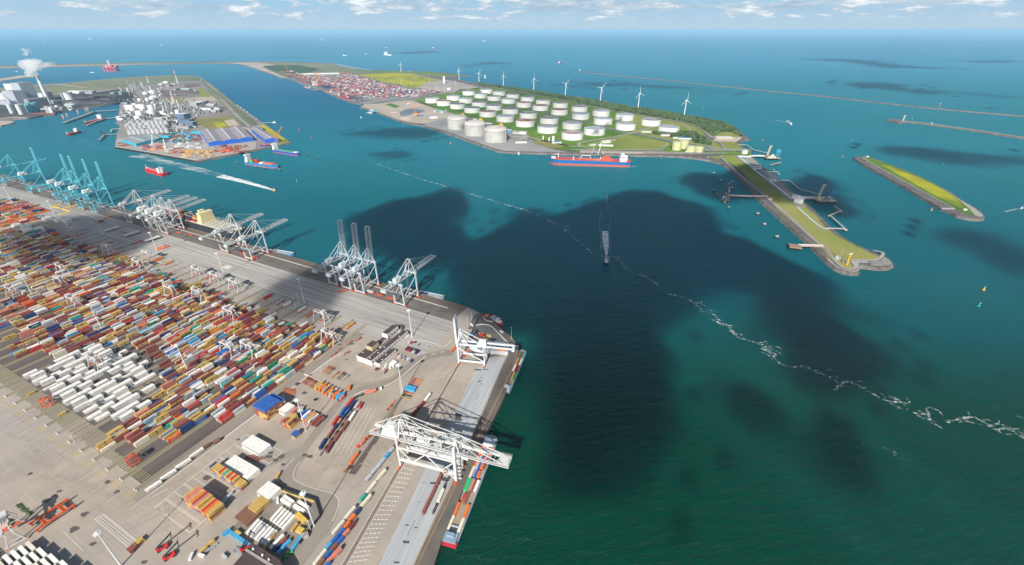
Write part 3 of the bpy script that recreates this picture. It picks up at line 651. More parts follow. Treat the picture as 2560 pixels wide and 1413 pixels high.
# ================================================================= CLOUDS that cast the shadows seen on the water
CLM,t_,b_ = newmat('cloud vapour'); t_.nodes.remove(b_)
v_ = t_.nodes.new('ShaderNodeVolumePrincipled'); v_.inputs['Color'].default_value = (1,1,1,1); v_.inputs['Density'].default_value = .03; v_.inputs['Anisotropy'].default_value = .3
t_.links.new(v_.outputs[0],t_.nodes['Material Output'].inputs['Volume'])
CBASE = 1100.0
def cloud(pts,soft=80.0,T=120.0,hole=None):
    """a drifting cumulus whose footprint, slid down the sunbeams, shades the given ground"""
    off = (SD.x / SD.z * CBASE,SD.y / SD.z * CBASE)
    xs = [p[0] for p in pts]; ys = [p[1] for p in pts]; N = 44
    x0,x1,y0,y1 = min(xs) - soft,max(xs) + soft,min(ys) - soft,max(ys) + soft
    nx = max(10,min(N,int((x1 - x0) / (soft * .35)))); ny = max(10,min(N,int((y1 - y0) / (soft * .35))))
    def sd(x,y,pg):
        best = 1e18; ins = False; n = len(pg)
        for i in range(n):
            ax,ay = pg[i - 1]; bx,by = pg[i]; dx,dy = bx - ax,by - ay; L = dx * dx + dy * dy + 1e-9
            t = max(0,min(1,((x - ax) * dx + (y - ay) * dy) / L)); q = (x - ax - t * dx) ** 2 + (y - ay - t * dy) ** 2
            if q < best: best = q
            if (ay > y) != (by > y) and x < (bx - ax) * (y - ay) / (by - ay + 1e-12) + ax: ins = not ins
        return math.sqrt(best) * (1 if ins else -1)
    b = MB(); vs = []; T_ = {}
    for j in range(ny + 1):
        for i in range(nx + 1):
            x = x0 + (x1 - x0) * i / nx; y = y0 + (y1 - y0) * j / ny
            d = sd(x,y,pts) + (noise.noise(Vector((x / soft / 2.4,y / soft / 2.4,1.3))) * 1.1 + noise.noise(Vector((x / soft / .9,y / soft / .9,4.3))) * .5) * soft
            t = max(0.,min(1.,d / soft * .8 + .25)); t = t * t * (3 - 2 * t); T_[i,j] = t; vs.append((x + off[0],y + off[1],t))
    idx = {}; vv = []; fs = []
    def g(i,j,s):
        k = (i,j,s if T_[i,j] > .001 else 0)
        if k not in idx:
            x,y,t = vs[j * (nx + 1) + i]; idx[k] = len(vv)
            vv.append((x,y,CBASE + (t * T * (.8 + .3 * noise.noise(Vector((x / 60,y / 60,0)))) if s > 0 and t > .001 else (-t * T * .35 if t > .001 else 0))))
        return idx[k]
    for j in range(ny):
        for i in range(nx):
            if max(T_[i,j],T_[i + 1,j],T_[i,j + 1],T_[i + 1,j + 1]) <= .001: continue
            up = [g(i,j,1),g(i + 1,j,1),g(i + 1,j + 1,1),g(i,j + 1,1)]; dn = [g(i,j,-1),g(i,j + 1,-1),g(i + 1,j + 1,-1),g(i + 1,j,-1)]
            fs.append(tuple(up)); fs.append(tuple(dn))
    b.add(vv,fs,CLM); tag(b.build('cloud'),kind='structure')
O = 'o'
cloud(PL(O,[(1180,770),(1090,640),(1180,600),(1290,550),(1390,545),(1460,535),(1470,498),(1520,480),(1600,482),(1680,495),(1740,512),(1790,560),(1850,598),(1930,640),(2000,690),(2070,735),(2140,800),(2210,870),(2300,930),(2360,985),(2250,990),(2160,1020),(2100,1090),(2020,1050),(1930,1000),(1865,930),(1870,870),(1940,905),(2010,905),(1960,860),(1850,745),(1760,735),(1690,755),(1650,790),(1670,860),(1740,935),(1765,1010),(1700,1090),(1580,1120),(1550,1210),(1470,1250),(1390,1225),(1370,1100),(1350,1020),(1290,950),(1310,870)],WZ),60,90)
cloud(PL(O,[(880,562),(950,530),(1040,518),(1130,500),(1180,512),(1130,545),(1060,570),(1120,610),(1180,640),(1130,700),(980,660),(880,610)],WZ),50)
cloud(PL(O,[(1700,460),(1770,440),(1850,428),(1900,425),(1960,455),(1980,490),(1900,500),(1800,505)],WZ),40,60)
cloud(PL(O,[(1850,425),(1900,415),(1955,455),(1990,505),(1940,505),(1890,475)]),32,60)
cloud(PL(O,[(1780,1020),(1880,1010),(1960,1060),(1990,1110),(1900,1125),(1820,1070)],WZ),34,50)
cloud(PL('A',[(1130,770),(1180,725),(1270,700),(1330,760),(1230,800),(1150,800)]),36,40)
cloud(PL(O,[(2000,430),(2060,440),(2110,480),(2170,530),(2130,560),(2060,540),(2000,500)],WZ),45,55)
cloud(PL(O,[(2420,612),(2480,595),(2560,610),(2680,650),(2640,720),(2500,690)],WZ),95,40)
cloud(PL(O,[(2230,385),(2300,372),(2420,377),(2560,390),(2750,420),(2560,432),(2400,408)],WZ),120,34)
cloud(PL(O,[(2070,1130),(2140,1100),(2200,1170),(2150,1240),(2080,1190)],WZ),30,60)
cloud(PL(O,[(865,337),(960,320),(1100,325),(1150,335),(1000,352)],WZ),90,24)
cloud(PL(O,[(920,385),(1000,378),(1030,395),(950,402)],WZ),60,22)
cloud(PL(O,[(1090,300),(1130,255),(1270,222),(1420,240),(1530,295),(1480,330),(1330,325),(1200,318)]),110,7)
cloud(PL(O,[(0,585),(90,560),(230,548),(330,560),(390,600),(330,640),(200,665),(60,650)]),34,60)
cloud(PL(O,[(640,745),(700,705),(760,665),(830,665),(860,700),(845,750),(830,810),(780,820),(710,790)]),24,50)
for v,pts in (('E',[(280,352),(900,352),(1300,400),(1750,445),(1100,440),(700,375)]),('E',[(840,612),(1000,600),(1300,582),(1760,605),(1250,635),(900,630)]),('E',[(1370,682),(1650,660),(2100,680),(2500,738),(1900,695),(1500,705)]),
               ('E',[(1650,365),(2100,362),(2540,370),(2200,392)]),('D',[(0,245),(600,218),(1100,260),(1900,330),(1700,362),(1300,330),(900,322),(400,330),(0,300)]),
               ('B',[(450,325),(900,345),(600,352)]),('B',[(1350,290),(1700,270),(1940,290),(1500,300)]),('B',[(1900,410),(2300,385),(2560,395),(2200,430)]),('B',[(120,340),(420,322),(380,345)]),('E',[(2300,845),(2560,860),(2900,900),(2560,890)])):
    cloud(PL(v,pts,WZ),200,22)

# ================================================================= HAZE
HZ,t_,b_ = newmat('haze air'); t_.nodes.remove(b_)
v_ = t_.nodes.new('ShaderNodeVolumePrincipled'); v_.inputs['Color'].default_value = (.50,.76,.97,1); v_.inputs['Density'].default_value = 3.9e-5; v_.inputs['Anisotropy'].default_value = .0
t_.links.new(v_.outputs[0],t_.nodes['Material Output'].inputs['Volume'])
b = MB(); b.box((0,74000,WZ - 3),(306000,160000,365 - WZ),HZ); tag(b.build('haze'),kind='stuff')

# ================================================================= FOAM
def foam_mat(name,dens,sc,sx=1.,sy=1.,ang=0.):
    m,t,b_ = newmat(name); N = t.nodes.new
    b_.inputs['Base Color'].default_value = (.90,.93,.93,1); b_.inputs['Roughness'].default_value = .8
    g = N('ShaderNodeNewGeometry'); q = N('ShaderNodeMapping'); q.vector_type = 'TEXTURE'; q.inputs['Rotation'].default_value = (0,0,R(ang)); q.inputs['Scale'].default_value = (sx,sy,1)
    n = N('ShaderNodeTexNoise'); n.inputs['Scale'].default_value = sc; n.inputs['Detail'].default_value = 6; n.inputs['Roughness'].default_value = .7
    t.links.new(g.outputs['Position'],q.inputs[0]); t.links.new(q.outputs[0],n.inputs['Vector'])
    r = N('ShaderNodeMapRange'); r.inputs[1].default_value = .62 - dens * .3; r.inputs[2].default_value = .76 - dens * .22; r.inputs[4].default_value = .85 if dens > .9 else .22 + .5 * dens
    t.links.new(n.outputs['Fac'],r.inputs[0]); t.links.new(r.outputs[0],b_.inputs['Alpha']); return m
FM = foam_mat('thin foam',.35,.2); FD = foam_mat('dense foam',.62,.22); FS = foam_mat('faint foam',.18,.10)
def foamline(v,pts,w,mat,name='foam_streak',amp=2.0,seed=1):
    rn = random.Random(seed); L = smooth_line(PL(v,pts,WZ),6); b = MB(); out_ = []
    for i,p in enumerate(L):
        out_.append((p[0] + rn.gauss(0,amp * .35),p[1] + rn.gauss(0,amp * .35)))
    ww = [max(.5,w * (.2 + .8 * abs(noise.noise(Vector((i * .37,seed,0)))) * 1.6)) for i in range(len(out_))]
    b.ribbon(out_,ww,WZ + .06 + seed * .004,mat)
    if amp > 1:
        for k in range(len(out_) // 4):
            p = out_[rn.randrange(len(out_))]; a = rn.uniform(-1.2,.4); l = rn.uniform(4,16); q = [(p[0] + rn.gauss(0,5),p[1] + rn.gauss(0,4))]
            for s_ in range(4): q.append((q[-1][0] + l * .4 * math.cos(a),q[-1][1] + l * .4 * math.sin(a))); a += rn.gauss(0,.5)
            b.ribbon(q,[.3,1.2,1.6,.9,.3],WZ + .05,mat)
    return tag(b.build(name),kind='structure')
foamline('t',[(50,98),(130,112),(220,150),(290,208),(370,240),(420,285),(400,300),(470,320),(510,370),(560,408),(640,430),(740,468)],5.5,FD,seed=1)
foamline('t',[(700,480),(760,495),(825,530),(800,545),(850,590),(940,612),(1020,605),(1075,632),(1140,660),(1200,695)],4.5,FD,seed=2)
foamline('t',[(1230,780),(1260,740),(1325,712),(1380,735),(1440,768),(1520,815),(1590,850),(1700,860),(1790,895)],5,FD,seed=3)
foamline('t',[(1780,935),(1840,945),(1900,975),(1870,905),(1910,900),(1950,918)],4,FD,seed=4)
foamline('t',[(2000,990),(2080,985),(2150,968),(2220,970),(2300,1015),(2370,1050),(2450,1048),(2520,1090),(2600,1130)],5,FD,seed=5)
foamline('t',[(1450,1150),(1520,1165),(1580,1184)],3,FM,seed=6); foamline('t',[(460,165),(510,190),(570,235),(640,275),(790,350)],4,FS,seed=7)
foamline('t',[(1390,85),(1460,115),(1510,148),(1640,220),(1690,232)],3,FS,seed=8); foamline('t',[(2100,752),(2200,800),(2310,880),(2400,900),(2450,948)],5,FS,seed=9)
foamline('o',[(930,405),(1020,437),(1100,462),(1200,492),(1260,510),(1330,532),(1390,560),(1430,590),(1490,640)],9,foam_mat('channel foam',.60,.10),seed=10)
foamline('o',[(780,300),(850,340),(870,370),(930,405)],7,FS,seed=11); foamline('o',[(1340,540),(1400,575),(1450,600),(1500,632)],3,FM,seed=12)
foamline('s',[(1040,985),(1150,1050),(1190,1120),(1320,1210),(1440,1240),(1560,1310),(1700,1400)],4.5,FD,seed=13)
foamline('s',[(1050,750),(1210,830),(1330,940),(1420,1050),(1600,1170),(1830,1230),(1980,1350)],3,FS,seed=14)
foamline('s',[(380,700),(530,720),(640,790),(760,860),(880,940)],3,FM,seed=15)
# wakes
foamline('s',[(905,1100),(898,1000),(885,850),(875,700),(865,500),(885,380)],3.4,FD,'boat_wake',.2,20)
foamline('s',[(1000,1100),(1010,980),(1005,850),(1000,700),(1005,560),(1020,400),(980,300),(960,150)],3.2,FD,'boat_wake',.2,21)
b = MB(); pts = PL('s',[(958,985),(955,880),(945,760),(940,640)],WZ); b.ribbon(pts,[2.5,8,12,12],WZ + .05,foam_mat('churned wake',1.0,.5,1,2.5,85)); tag(b.build('boat_wake'),kind='structure')
b = MB(); pts = PL('u',[(1310,1390),(1000,1290),(600,1180),(0,1035)],WZ) + PL('o',[(500,425),(440,412),(390,400),(340,388)],WZ)
b.ribbon(pts[:4],[4,12,17,24],WZ + .05,foam_mat('fast wake',1.0,.12,6,1,-14)); b.ribbon(pts[3:],[26,30,34,40,46],WZ + .05,foam_mat('fading wake',.55,.09,7,1,-14)); tag(b.build('boat_wake'),kind='structure')
b = MB(); b.ribbon(PL('A',[(1600,1330),(1300,1260),(1000,1240),(850,1210),(800,1150)],WZ),30,WZ + .04,FS); tag(b.build('old_wake'),kind='structure')
b = MB(); b.ribbon(PL('q',[(242,318),(300,303),(400,290)],WZ),[15,35,60],WZ + .05,foam_mat('sea wake',.5,.02)); tag(b.build('boat_wake'),kind='structure')
b = MB(); b.ribbon(PL('E',[(225,1008),(190,985),(120,970),(60,964)],WZ),[4,10,12,12],WZ + .05,FD); b.ribbon(PL('E',[(240,995),(340,995),(440,1015)],WZ),[6,12,10],WZ + .05,FM); tag(b.build('boat_wake'),kind='structure')
b = MB(); b.ribbon(PL('r',[(1450,518),(1390,528),(1320,545)],WZ),[3,6,5],WZ + .05,FD); tag(b.build('boat_wake'),kind='structure')
b = MB(); b.ribbon(PL('A',[(930,489),(1050,492),(1300,493)],WZ),[14,16,20],WZ + .05,FM); tag(b.build('boat_wake'),kind='structure')
b = MB(); b.ribbon(PL('w',[(2080,492),(2230,515),(2330,500),(2470,490)],WZ),[2,14,10,6],WZ + .05,FD); b.ribbon(PL('C',[(470,900),(600,912),(700,930)],WZ),5,WZ + .05,FM); tag(b.build('tug_wash'),kind='structure')
# ================================================================= CONTAINERS
TYR=paint('tyre rubber',(.02,.02,.02),.9); STG=paint('stair grey',(.33,.34,.35),.7); GAL=paint('galvanised mast',(.66,.68,.70),.45)
CC = dict(yellow=(.52,.345,.105),rust=(.25,.080,.060),maroon=(.20,.035,.045),red=(.50,.045,.035),orange=(.72,.17,.03),salmon=(.58,.20,.15),grey=(.42,.47,.50),
          white=(.78,.76,.71),cream=(.66,.62,.50),navy=(.025,.05,.15),blue=(.035,.12,.40),sky=(.06,.34,.58),teal=(.03,.36,.27),green=(.03,.20,.09),lime=(.06,.45,.10),brown=(.22,.11,.07))
CNAME = dict(yellow='yellow',rust='rust red',maroon='maroon',red='bright red',orange='orange',salmon='salmon pink',grey='pale grey',white='white',cream='cream',navy='navy blue',blue='blue',sky='sky blue',teal='teal',green='dark green',lime='lime green',brown='brown')
def cpaint(c): return paint(c + ' container steel',CC[c],.55,var=.13,scale=.35)
DK = paint('black lettering',(.03,.03,.035),.6); WL = paint('white lettering',(.80,.80,.78),.6); BL = paint('star blue',(.10,.38,.60),.6)
def text_mesh(s,size):
    cu = bpy.data.curves.new('lettering','FONT'); cu.body = s; cu.size = size; cu.align_x = 'CENTER'; cu.align_y = 'CENTER'; cu.resolution_u = 1
    o = bpy.data.objects.new('lettering',cu); me = bpy.data.meshes.new_from_object(o)
    r = [tuple(v.co) for v in me.vertices],[tuple(p.vertices) for p in me.polygons]
    bpy.data.objects.remove(o); bpy.data.curves.remove(cu); bpy.data.meshes.remove(me); return r
TX = {k: text_mesh(k,s) for k,s in (('MSC',1.9),('MAERSK',1.35),('MAERSK SEALAND',1.15),('P&O Nedlloyd',1.3),('HAMBURG SÜD',1.3),('tex',1.7),('K LINE',1.5),('HYUNDAI',1.4),('ECT',1.0))}
def put_text(b,key,x,yside,z,mat,h=None):
    vs,fs = TX[key]
    for s in (-1,1):
        b.add([(x - s * v[0],s * yside,z + v[1]) for v in vs],fs,mat)
def container_mesh(col,L,mark,reefer=False):
    b = MB(); m = cpaint(col); w,h = 2.44,2.6
    b.box((0,0,.14),(L - .12,w - .10,h - .22),m)
    for sx in (-1,1):
        for sy in (-1,1): b.box((sx * (L / 2 - .09),sy * (w / 2 - .09),0),(.18,.18,h),m)
    for sy in (-1,1):
        b.box((0,sy * (w / 2 - .06),.003),(L - .36,.10,.16),m); b.box((0,sy * (w / 2 - .05),h - .11),(L - .36,.09,.09),m)
    for sx in (-1,1): b.box((sx * (L / 2 - .06),0,h - .12),(.10,w - .36,.10),m)
    n = int(L / 1.2)
    for i in range(n):                                    # pressed roof and side panels
        x = -L / 2 + .6 + (L - 1.2) * i / (n - 1); b.box((x,0,h - .08),(.55,w - .3,.035),m)
        for sy in (-1,1): b.box((x,sy * (w / 2 - .045),.25),(.5,.025,h - .45),m)
    gm = paint('lock rod steel',(.32,.32,.33),.4)
    for y in (-.75,-.25,.25,.75): b.box((L / 2 - .045,y,.2),(.05,.06,h - .4),gm)
    if reefer:
        b.box((-L / 2 + .02,0,.2),(.12,2.1,2.2),gm); b.box((-L / 2 - .05,0,1.3),(.06,.9,.9),DK)
    if mark == 'MSC':
        put_text(b,'MSC',0,w / 2 + .02,1.35,DK)
    elif mark == 'MAERSK':
        for s in (-1,1): b.box((-s * 4.2,s * (w / 2 + .01),.75),(1.35,.04,1.35),BL)
        put_text(b,'MAERSK',.6,w / 2 + .02,1.35,DK if col != 'navy' else WL)
    elif mark: put_text(b,mark,0,w / 2 + .02,1.35,WL if col not in ('white','grey','cream','yellow') else DK)
    o = b.build('container'); me = o.data; bpy.data.objects.remove(o); return me
CMESH = {}
def cmesh(col,L,mark='',reefer=False):
    k = (col,L,mark,reefer)
    if k not in CMESH: CMESH[k] = container_mesh(col,L,mark,reefer)
    return CMESH[k]
CRN = random.Random(11)
def mark_for(col,L):
    if L < 10: return 'MSC' if col == 'yellow' and CRN.random() < .5 else ''
    r = CRN.random()
    return {'yellow': 'MSC','grey': 'MAERSK' if r < .7 else '','white': 'MAERSK SEALAND' if r < .25 else '','navy': 'P&O Nedlloyd' if r < .5 else '','blue': 'P&O Nedlloyd' if r < .35 else '',
            'red': 'HAMBURG SÜD' if r < .5 else ('K LINE' if r < .6 else ''),'rust': 'tex' if r < .2 else '','teal': '','orange': 'HYUNDAI' if r < .2 else ''}.get(col,'')
NCONT = [0]; USED = {}
def container(x,y,z,rz,col,L=12.2,label='',group=None,mark=None,reefer=False,cat='container'):
    if col == 'white' and L > 10: reefer = True; cat = 'refrigerated container'
    o = bpy.data.objects.new('refrigerated_container' if reefer else 'container',cmesh(col,L,mark_for(col,L) if mark is None else mark,reefer)); SC.collection.objects.link(o)
    o.location = (x,y,z); o.rotation_euler = (0,0,rz); NCONT[0] += not reefer
    return tag(o,label,cat,group)
YA = R(63)
# ---- placed one by one from the survey: v, ends of the roof line, colour
def crow(v,items,where,group,base=1.1,mark=None):
    n = len(items)
    for i,(x1,y1,x2,y2,col) in enumerate(items):
        p = P(v,x1,y1,base + 2.6); q = P(v,x2,y2,base + 2.6); d = math.dist(p,q)
        L = 6.1 if d < 9.2 else (12.2 if d < 13.2 else 13.7)
        if L == 13.7: L = 12.2
        container((p[0] + q[0]) / 2,(p[1] + q[1]) / 2,base,math.atan2(q[1] - p[1],q[0] - p[0]),col,L,
                  f'{CNAME[col]} container, {ordn(i + 1)} from the far end {where}'.replace('first from the far end of first','boxed in first').replace('first from the far end alone','alone').replace('first from the far end standing','standing').replace('first from the far end behind','behind'),group,mark)
        yield p,q,L
def trailer_mesh(L,col):
    b = MB(); m = paint(col + ' chassis',CC.get(col,(.05,.05,.05)) if col != 'black' else (.035,.035,.035),.6); t = TYR
    for s in (-1,1): b.box((0,s * .5,.75),(L,.22,.30),m)
    for x in (-L / 2 + .3,-L / 4,0,L / 4,L / 2 - .3): b.box((x,0,.80),(.25,2.3,.22),m)
    for x in (-L / 2 + 1.2,-L / 2 + 2.5,-L / 2 + 3.8):
        for s in (-1,1): b.tube((x,s * .85,.5),(x,s * 1.2,.5),.5,t,10)
    for s in (-1,1): b.box((L / 2 - 2.4,s * .8,0),(.15,.15,.8),m)
    o = b.build('chassis'); me = o.data; bpy.data.objects.remove(o); return me
TM = {}
def trailer(p,rz,L,col,label,group,name='container_trailer'):
    k = (round(L,1),col)
    if k not in TM: TM[k] = trailer_mesh(L,col)
    o = bpy.data.objects.new(name,TM[k]); SC.collection.objects.link(o); o.location = (p[0],p[1],0); o.rotation_euler = (0,0,rz)
    return tag(o,label,'trailer',group)
def train(v,items,where,group,col='black'):
    for i,(p,q,L) in enumerate(crow(v,items,where,group)):
        trailer(((p[0] + q[0]) / 2,(p[1] + q[1]) / 2),math.atan2(q[1] - p[1],q[0] - p[0]),L + .4,col,f'{col} chassis carrying the {ordn(i + 1)} container from the far end {where}'.replace('from the far end ',''),'chassis under ' + group)
train('n',[(1400,325,1325,420,'red'),(1300,445,1225,555,'blue'),(1195,580,1110,700,'red'),(1120,760,1040,880,'rust'),(1010,905,925,1040,'navy')],'of the leftmost parked train','leftmost parked train')
train('n',[(1435,352,1385,410,'navy'),(1390,415,1348,475,'navy'),(1338,482,1300,535,'blue'),(1288,550,1242,602,'navy'),(1230,618,1188,678,'salmon'),(1180,690,1135,750,'navy')],'of the second parked train','second parked train')
train('n',[(1535,385,1495,455,'red'),(1432,518,1358,632,'white'),(1335,655,1250,780,'rust'),(1225,800,1140,925,'rust'),(1110,950,1028,1085,'maroon')],'of the rightmost parked train','rightmost parked train')
train('n',[(1495,380,1440,445,'grey')],'of the empty wagon train','empty wagon train')
for i in range(6):
    p = P('n',1400 - 78 * i,500 + 108 * i,1); q = P('n',1345 - 78 * i,580 + 108 * i,1)
    trailer(((p[0] + q[0]) / 2,(p[1] + q[1]) / 2),math.atan2(q[1] - p[1],q[0] - p[0]),12.4,'black',f'empty black chassis, {ordn(i + 1)} from the far end of the unloaded train','empty chassis of the unloaded train')
train('f',[(1250,105,1205,155,'rust'),(1200,160,1160,205,'grey'),(1155,215,1112,265,'sky'),(1108,270,1068,320,'grey'),(1062,328,1018,380,'grey'),(1010,385,968,438,'grey'),(962,447,912,498,'grey')],'of the train by the big crane','train beside the big crane')
train('f',[(1115,395,1025,500,'cream'),(1015,515,915,640,'cream'),(905,655,850,715,'teal'),(790,790,685,912,'cream'),(672,935,560,1068,'cream')],'of the cream wagon train','cream wagon train')
train('f',[(960,660,860,780,'cream'),(852,795,800,860,'navy'),(792,870,735,930,'orange'),(732,945,678,1010,'orange'),(675,1020,615,1085,'blue'),(610,1095,548,1160,'blue'),(540,1165,482,1235,'sky'),(475,1250,365,1390,'cream')],'of the long mixed train','long mixed train')
train('f',[(790,945,735,1015,'maroon'),(728,1025,670,1090,'salmon'),(665,1100,605,1170,'blue'),(600,1178,538,1245,'rust'),(535,1250,470,1325,'blue'),(465,1335,395,1413,'brown'),(520,1375,460,1440,'blue')],'of the short mixed train','short mixed train')
train('f',[(635,1235,515,1355,'salmon')],'alone at the bottom edge','lone wagon at the bottom edge')
train('f',[(1733,385,1710,430,'rust'),(1708,450,1655,560,'rust'),(1645,585,1592,700,'rust'),(1580,718,1518,850,'rust')],'of the train on the pale deck','train on the pale deck')
train('f',[(1730,605,1680,725,'cream')],'of the dark wagons on the deck','dark wagon train on the deck')
for i in range(6):
    p = P('f',1790 - 34 * i,470 + 80 * i if i < 2 else 600 + 60 * i - 60,1)
for i,(a_,c_,d_1,e_1) in enumerate([(1800,470,1765,530),(1762,540,1742,590),(1680,735,1655,790),(1652,795,1620,870)]):
    p = P('f',a_,c_,1); q = P('f',d_1,e_1,1)
    trailer(((p[0] + q[0]) / 2,(p[1] + q[1]) / 2),math.atan2(q[1] - p[1],q[0] - p[0]),math.dist(p,q),'black',f'empty dark wagon, {ordn(i + 1)} from the far end on the pale deck','empty wagons on the pale deck')
train('m',[(1670,955,1610,1040,'white'),(1600,1050,1525,1130,'maroon'),(1510,1145,1430,1240,'maroon')],'of the train behind the big crane','train behind the big crane')
train('l',[(655,170,535,255,'white'),(515,285,390,365,'white'),(360,400,230,485,'white'),(205,520,65,610,'white')],'of the train along the stack edge','train along the stack edge')
train('l',[(720,120,680,150,'brown'),(830,70,780,100,'brown')],'of the empty wagons','empty wagons')
# trailers standing around the striped mast
train('n',[(620,440,505,530,'salmon'),(680,440,610,490,'grey'),(690,470,580,545,'cream'),(720,500,610,590,'blue'),(780,505,660,610,'white'),(750,570,690,620,'sky'),(830,525,780,560,'salmon'),(770,590,700,640,'salmon'),(855,545,745,630,'yellow'),(895,550,770,660,'white'),(925,575,800,680,'rust'),(950,590,820,695,'maroon'),(990,590,920,640,'rust'),(920,650,850,715,'rust'),(450,590,330,670,'salmon')],'of the lot by the striped mast','trailers by the striped mast')
# chassis row by the white barrier
its = []
for i in range(22):
    x = 690 + 25.5 * i; y = 20 + 13.2 * i; its.append((x + 62,y - 4,x - 6,y + 58,['orange','red','rust','orange','salmon','rust','orange','yellow','yellow','yellow','orange','salmon','yellow','navy','orange','yellow','grey','orange','orange','sky','sky','salmon'][i]))
for i,it in enumerate(its):
    p = P('n',it[0],it[1],1); q = P('n',it[2],it[3],1); rz = math.atan2(q[1] - p[1],q[0] - p[0])
    m_ = ((p[0] + q[0]) / 2,(p[1] + q[1]) / 2)
    trailer(m_,rz,12.4,it[4] if i < 7 else 'orange',f'{CNAME[it[4]]} trailer, {ordn(i + 1)} from the left along the white barrier','trailers along the white barrier')
    if i > 6: container(m_[0] + .0,m_[1],1.1,rz,it[4],6.1 if i % 2 else 12.2,f'{CNAME[it[4]]} box on the {ordn(i + 1)} trailer along the white barrier','boxes on the trailers along the barrier','')
for i,(x,y,c_) in enumerate([(460,670,'orange'),(490,680,'orange'),(520,690,'brown'),(570,735,'orange'),(630,740,'brown'),(650,755,'brown'),(690,770,'grey')]):
    p = P('m',x + 38,y - 40,1); q = P('m',x - 60,y + 45,1); rz = math.atan2(q[1] - p[1],q[0] - p[0])
    trailer(((p[0] + q[0]) / 2,(p[1] + q[1]) / 2),rz,13,c_,f'{"white decked" if i < 4 else "rusty"} flat trailer, {ordn(i + 1)} from the left in the open lot','flat trailers in the open lot')
for i,(x,y,c_) in enumerate([(830,320,'red'),(720,360,'orange'),(590,450,'salmon'),(640,490,'white'),(690,485,'orange'),(545,500,'red')]):
    p = P('m',x + 45,y - 30,1); q = P('m',x - 45,y + 30,1); rz = math.atan2(q[1] - p[1],q[0] - p[0])
    trailer(((p[0] + q[0]) / 2,(p[1] + q[1]) / 2),rz,11,c_,f'{CNAME[c_]} flat trailer, {ordn(i + 1)} nearest the office building','flat trailers left of the office')
for i in range(9):
    x,y = 1550 - 19 * i,790 + 27 * i; p = P('m',x - 80,y - 12,1); q = P('m',x + 40,y + 14,1); c_ = ['orange','orange','salmon','orange','sky','sky','orange','black','yellow'][i]
    m_ = ((p[0] + q[0]) / 2,(p[1] + q[1]) / 2); rz = math.atan2(q[1] - p[1],q[0] - p[0])
    trailer(m_,rz,12.5,c_,f'{CNAME.get(c_, c_)} trailer, {ordn(i + 1)} from the far end beside the tall mast','trailers beside the tall mast')
    if c_ == 'sky': container(m_[0],m_[1],1.1,rz,'sky',12.2,f'sky blue box on the {ordn(i + 1)} trailer beside the tall mast',None,'')
# compound at the bottom: refrigerated boxes in two ranks
for i in range(5):
    x = 1500 + 32 * i; y = 800 + 22 * i
    list(crow('l',[(x,y,x - 105,y + 120,'white')],f'of {ordn(i + 1)} place, far rank of the compound','compound boxes, far rank',0,'MSC' if i in (0,3) else ''))
for i in range(7):
    x = 1250 + 31 * i; y = 935 + 20 * i
    list(crow('l',[(x,y,x - 108,y + 125,'white')],f'of {ordn(i + 1)} place, near rank of the compound','compound boxes, near rank',0,''))
list(crow('l',[(1520,670,1630,745,'white'),(1490,700,1600,775,'white'),(1670,725,1790,805,'white'),(1630,770,1745,838,'white'),(1510,1095,1385,1220,'white'),(1545,1120,1475,1180,'rust'),(1475,1185,1410,1250,'navy'),(1590,1140,1520,1205,'sky'),(1520,1210,1460,1280,'sky'),
                (1665,965,1605,1040,'yellow'),(1440,1055,1375,1130,'yellow'),(1000,1040,1070,1085,'yellow'),(1710,1100,1610,1240,'sky'),(945,1050,1010,1100,'sky'),(1015,1095,1095,1155,'sky'),(1095,1150,1165,1200,'sky'),(940,1035,885,1075,'sky'),(780,1140,700,1200,'yellow'),(705,1205,625,1275,'yellow'),(1480,415,1440,485,'yellow'),(970,640,845,760,'grey'),(1350,1190,1310,1230,'yellow')],'of the loose boxes round the compound','loose boxes round the compound',0,''))
stk = MB(); unit = [(-.5,-.5,0),(.5,-.5,0),(.5,.5,0),(-.5,.5,0),(-.5,-.5,1),(.5,-.5,1),(.5,.5,1),(-.5,.5,1)]
def bulk(b,x,y,z,rz,L,col,mark=True,w=2.44):
    cs,sn = math.cos(rz),math.sin(rz); m = cpaint(col)
    b.add([(x + a * L * cs - c * w * sn,y + a * L * sn + c * w * cs,z + e * 2.59) for a,c,e in unit],[(4,5,6,7),(0,1,5,4),(1,2,6,5),(2,3,7,6),(3,0,4,7)],m)
    def patch(x0,x1,z0,z1,mm):                        # lettering too small to read: a mark on the side towards the water
        yy = -w / 2 - .03; b.add([(x + a * cs - yy * sn,y + a * sn + yy * cs,z + e) for a,e in ((x0,z0),(x1,z0),(x1,z1),(x0,z1))],[(0,1,2,3)],mm)
    if mark and col == 'yellow': patch(-.8,.8,.8,1.9,DK)
    elif mark and col == 'grey' and L > 10: patch(-5,-3.8,.8,2.0,BL); patch(-3,3,1.05,1.6,DK)
    elif mark and col in ('navy','blue','red') and L > 10 and (int(x) % 2): patch(-3,3,.9,1.6,WL)
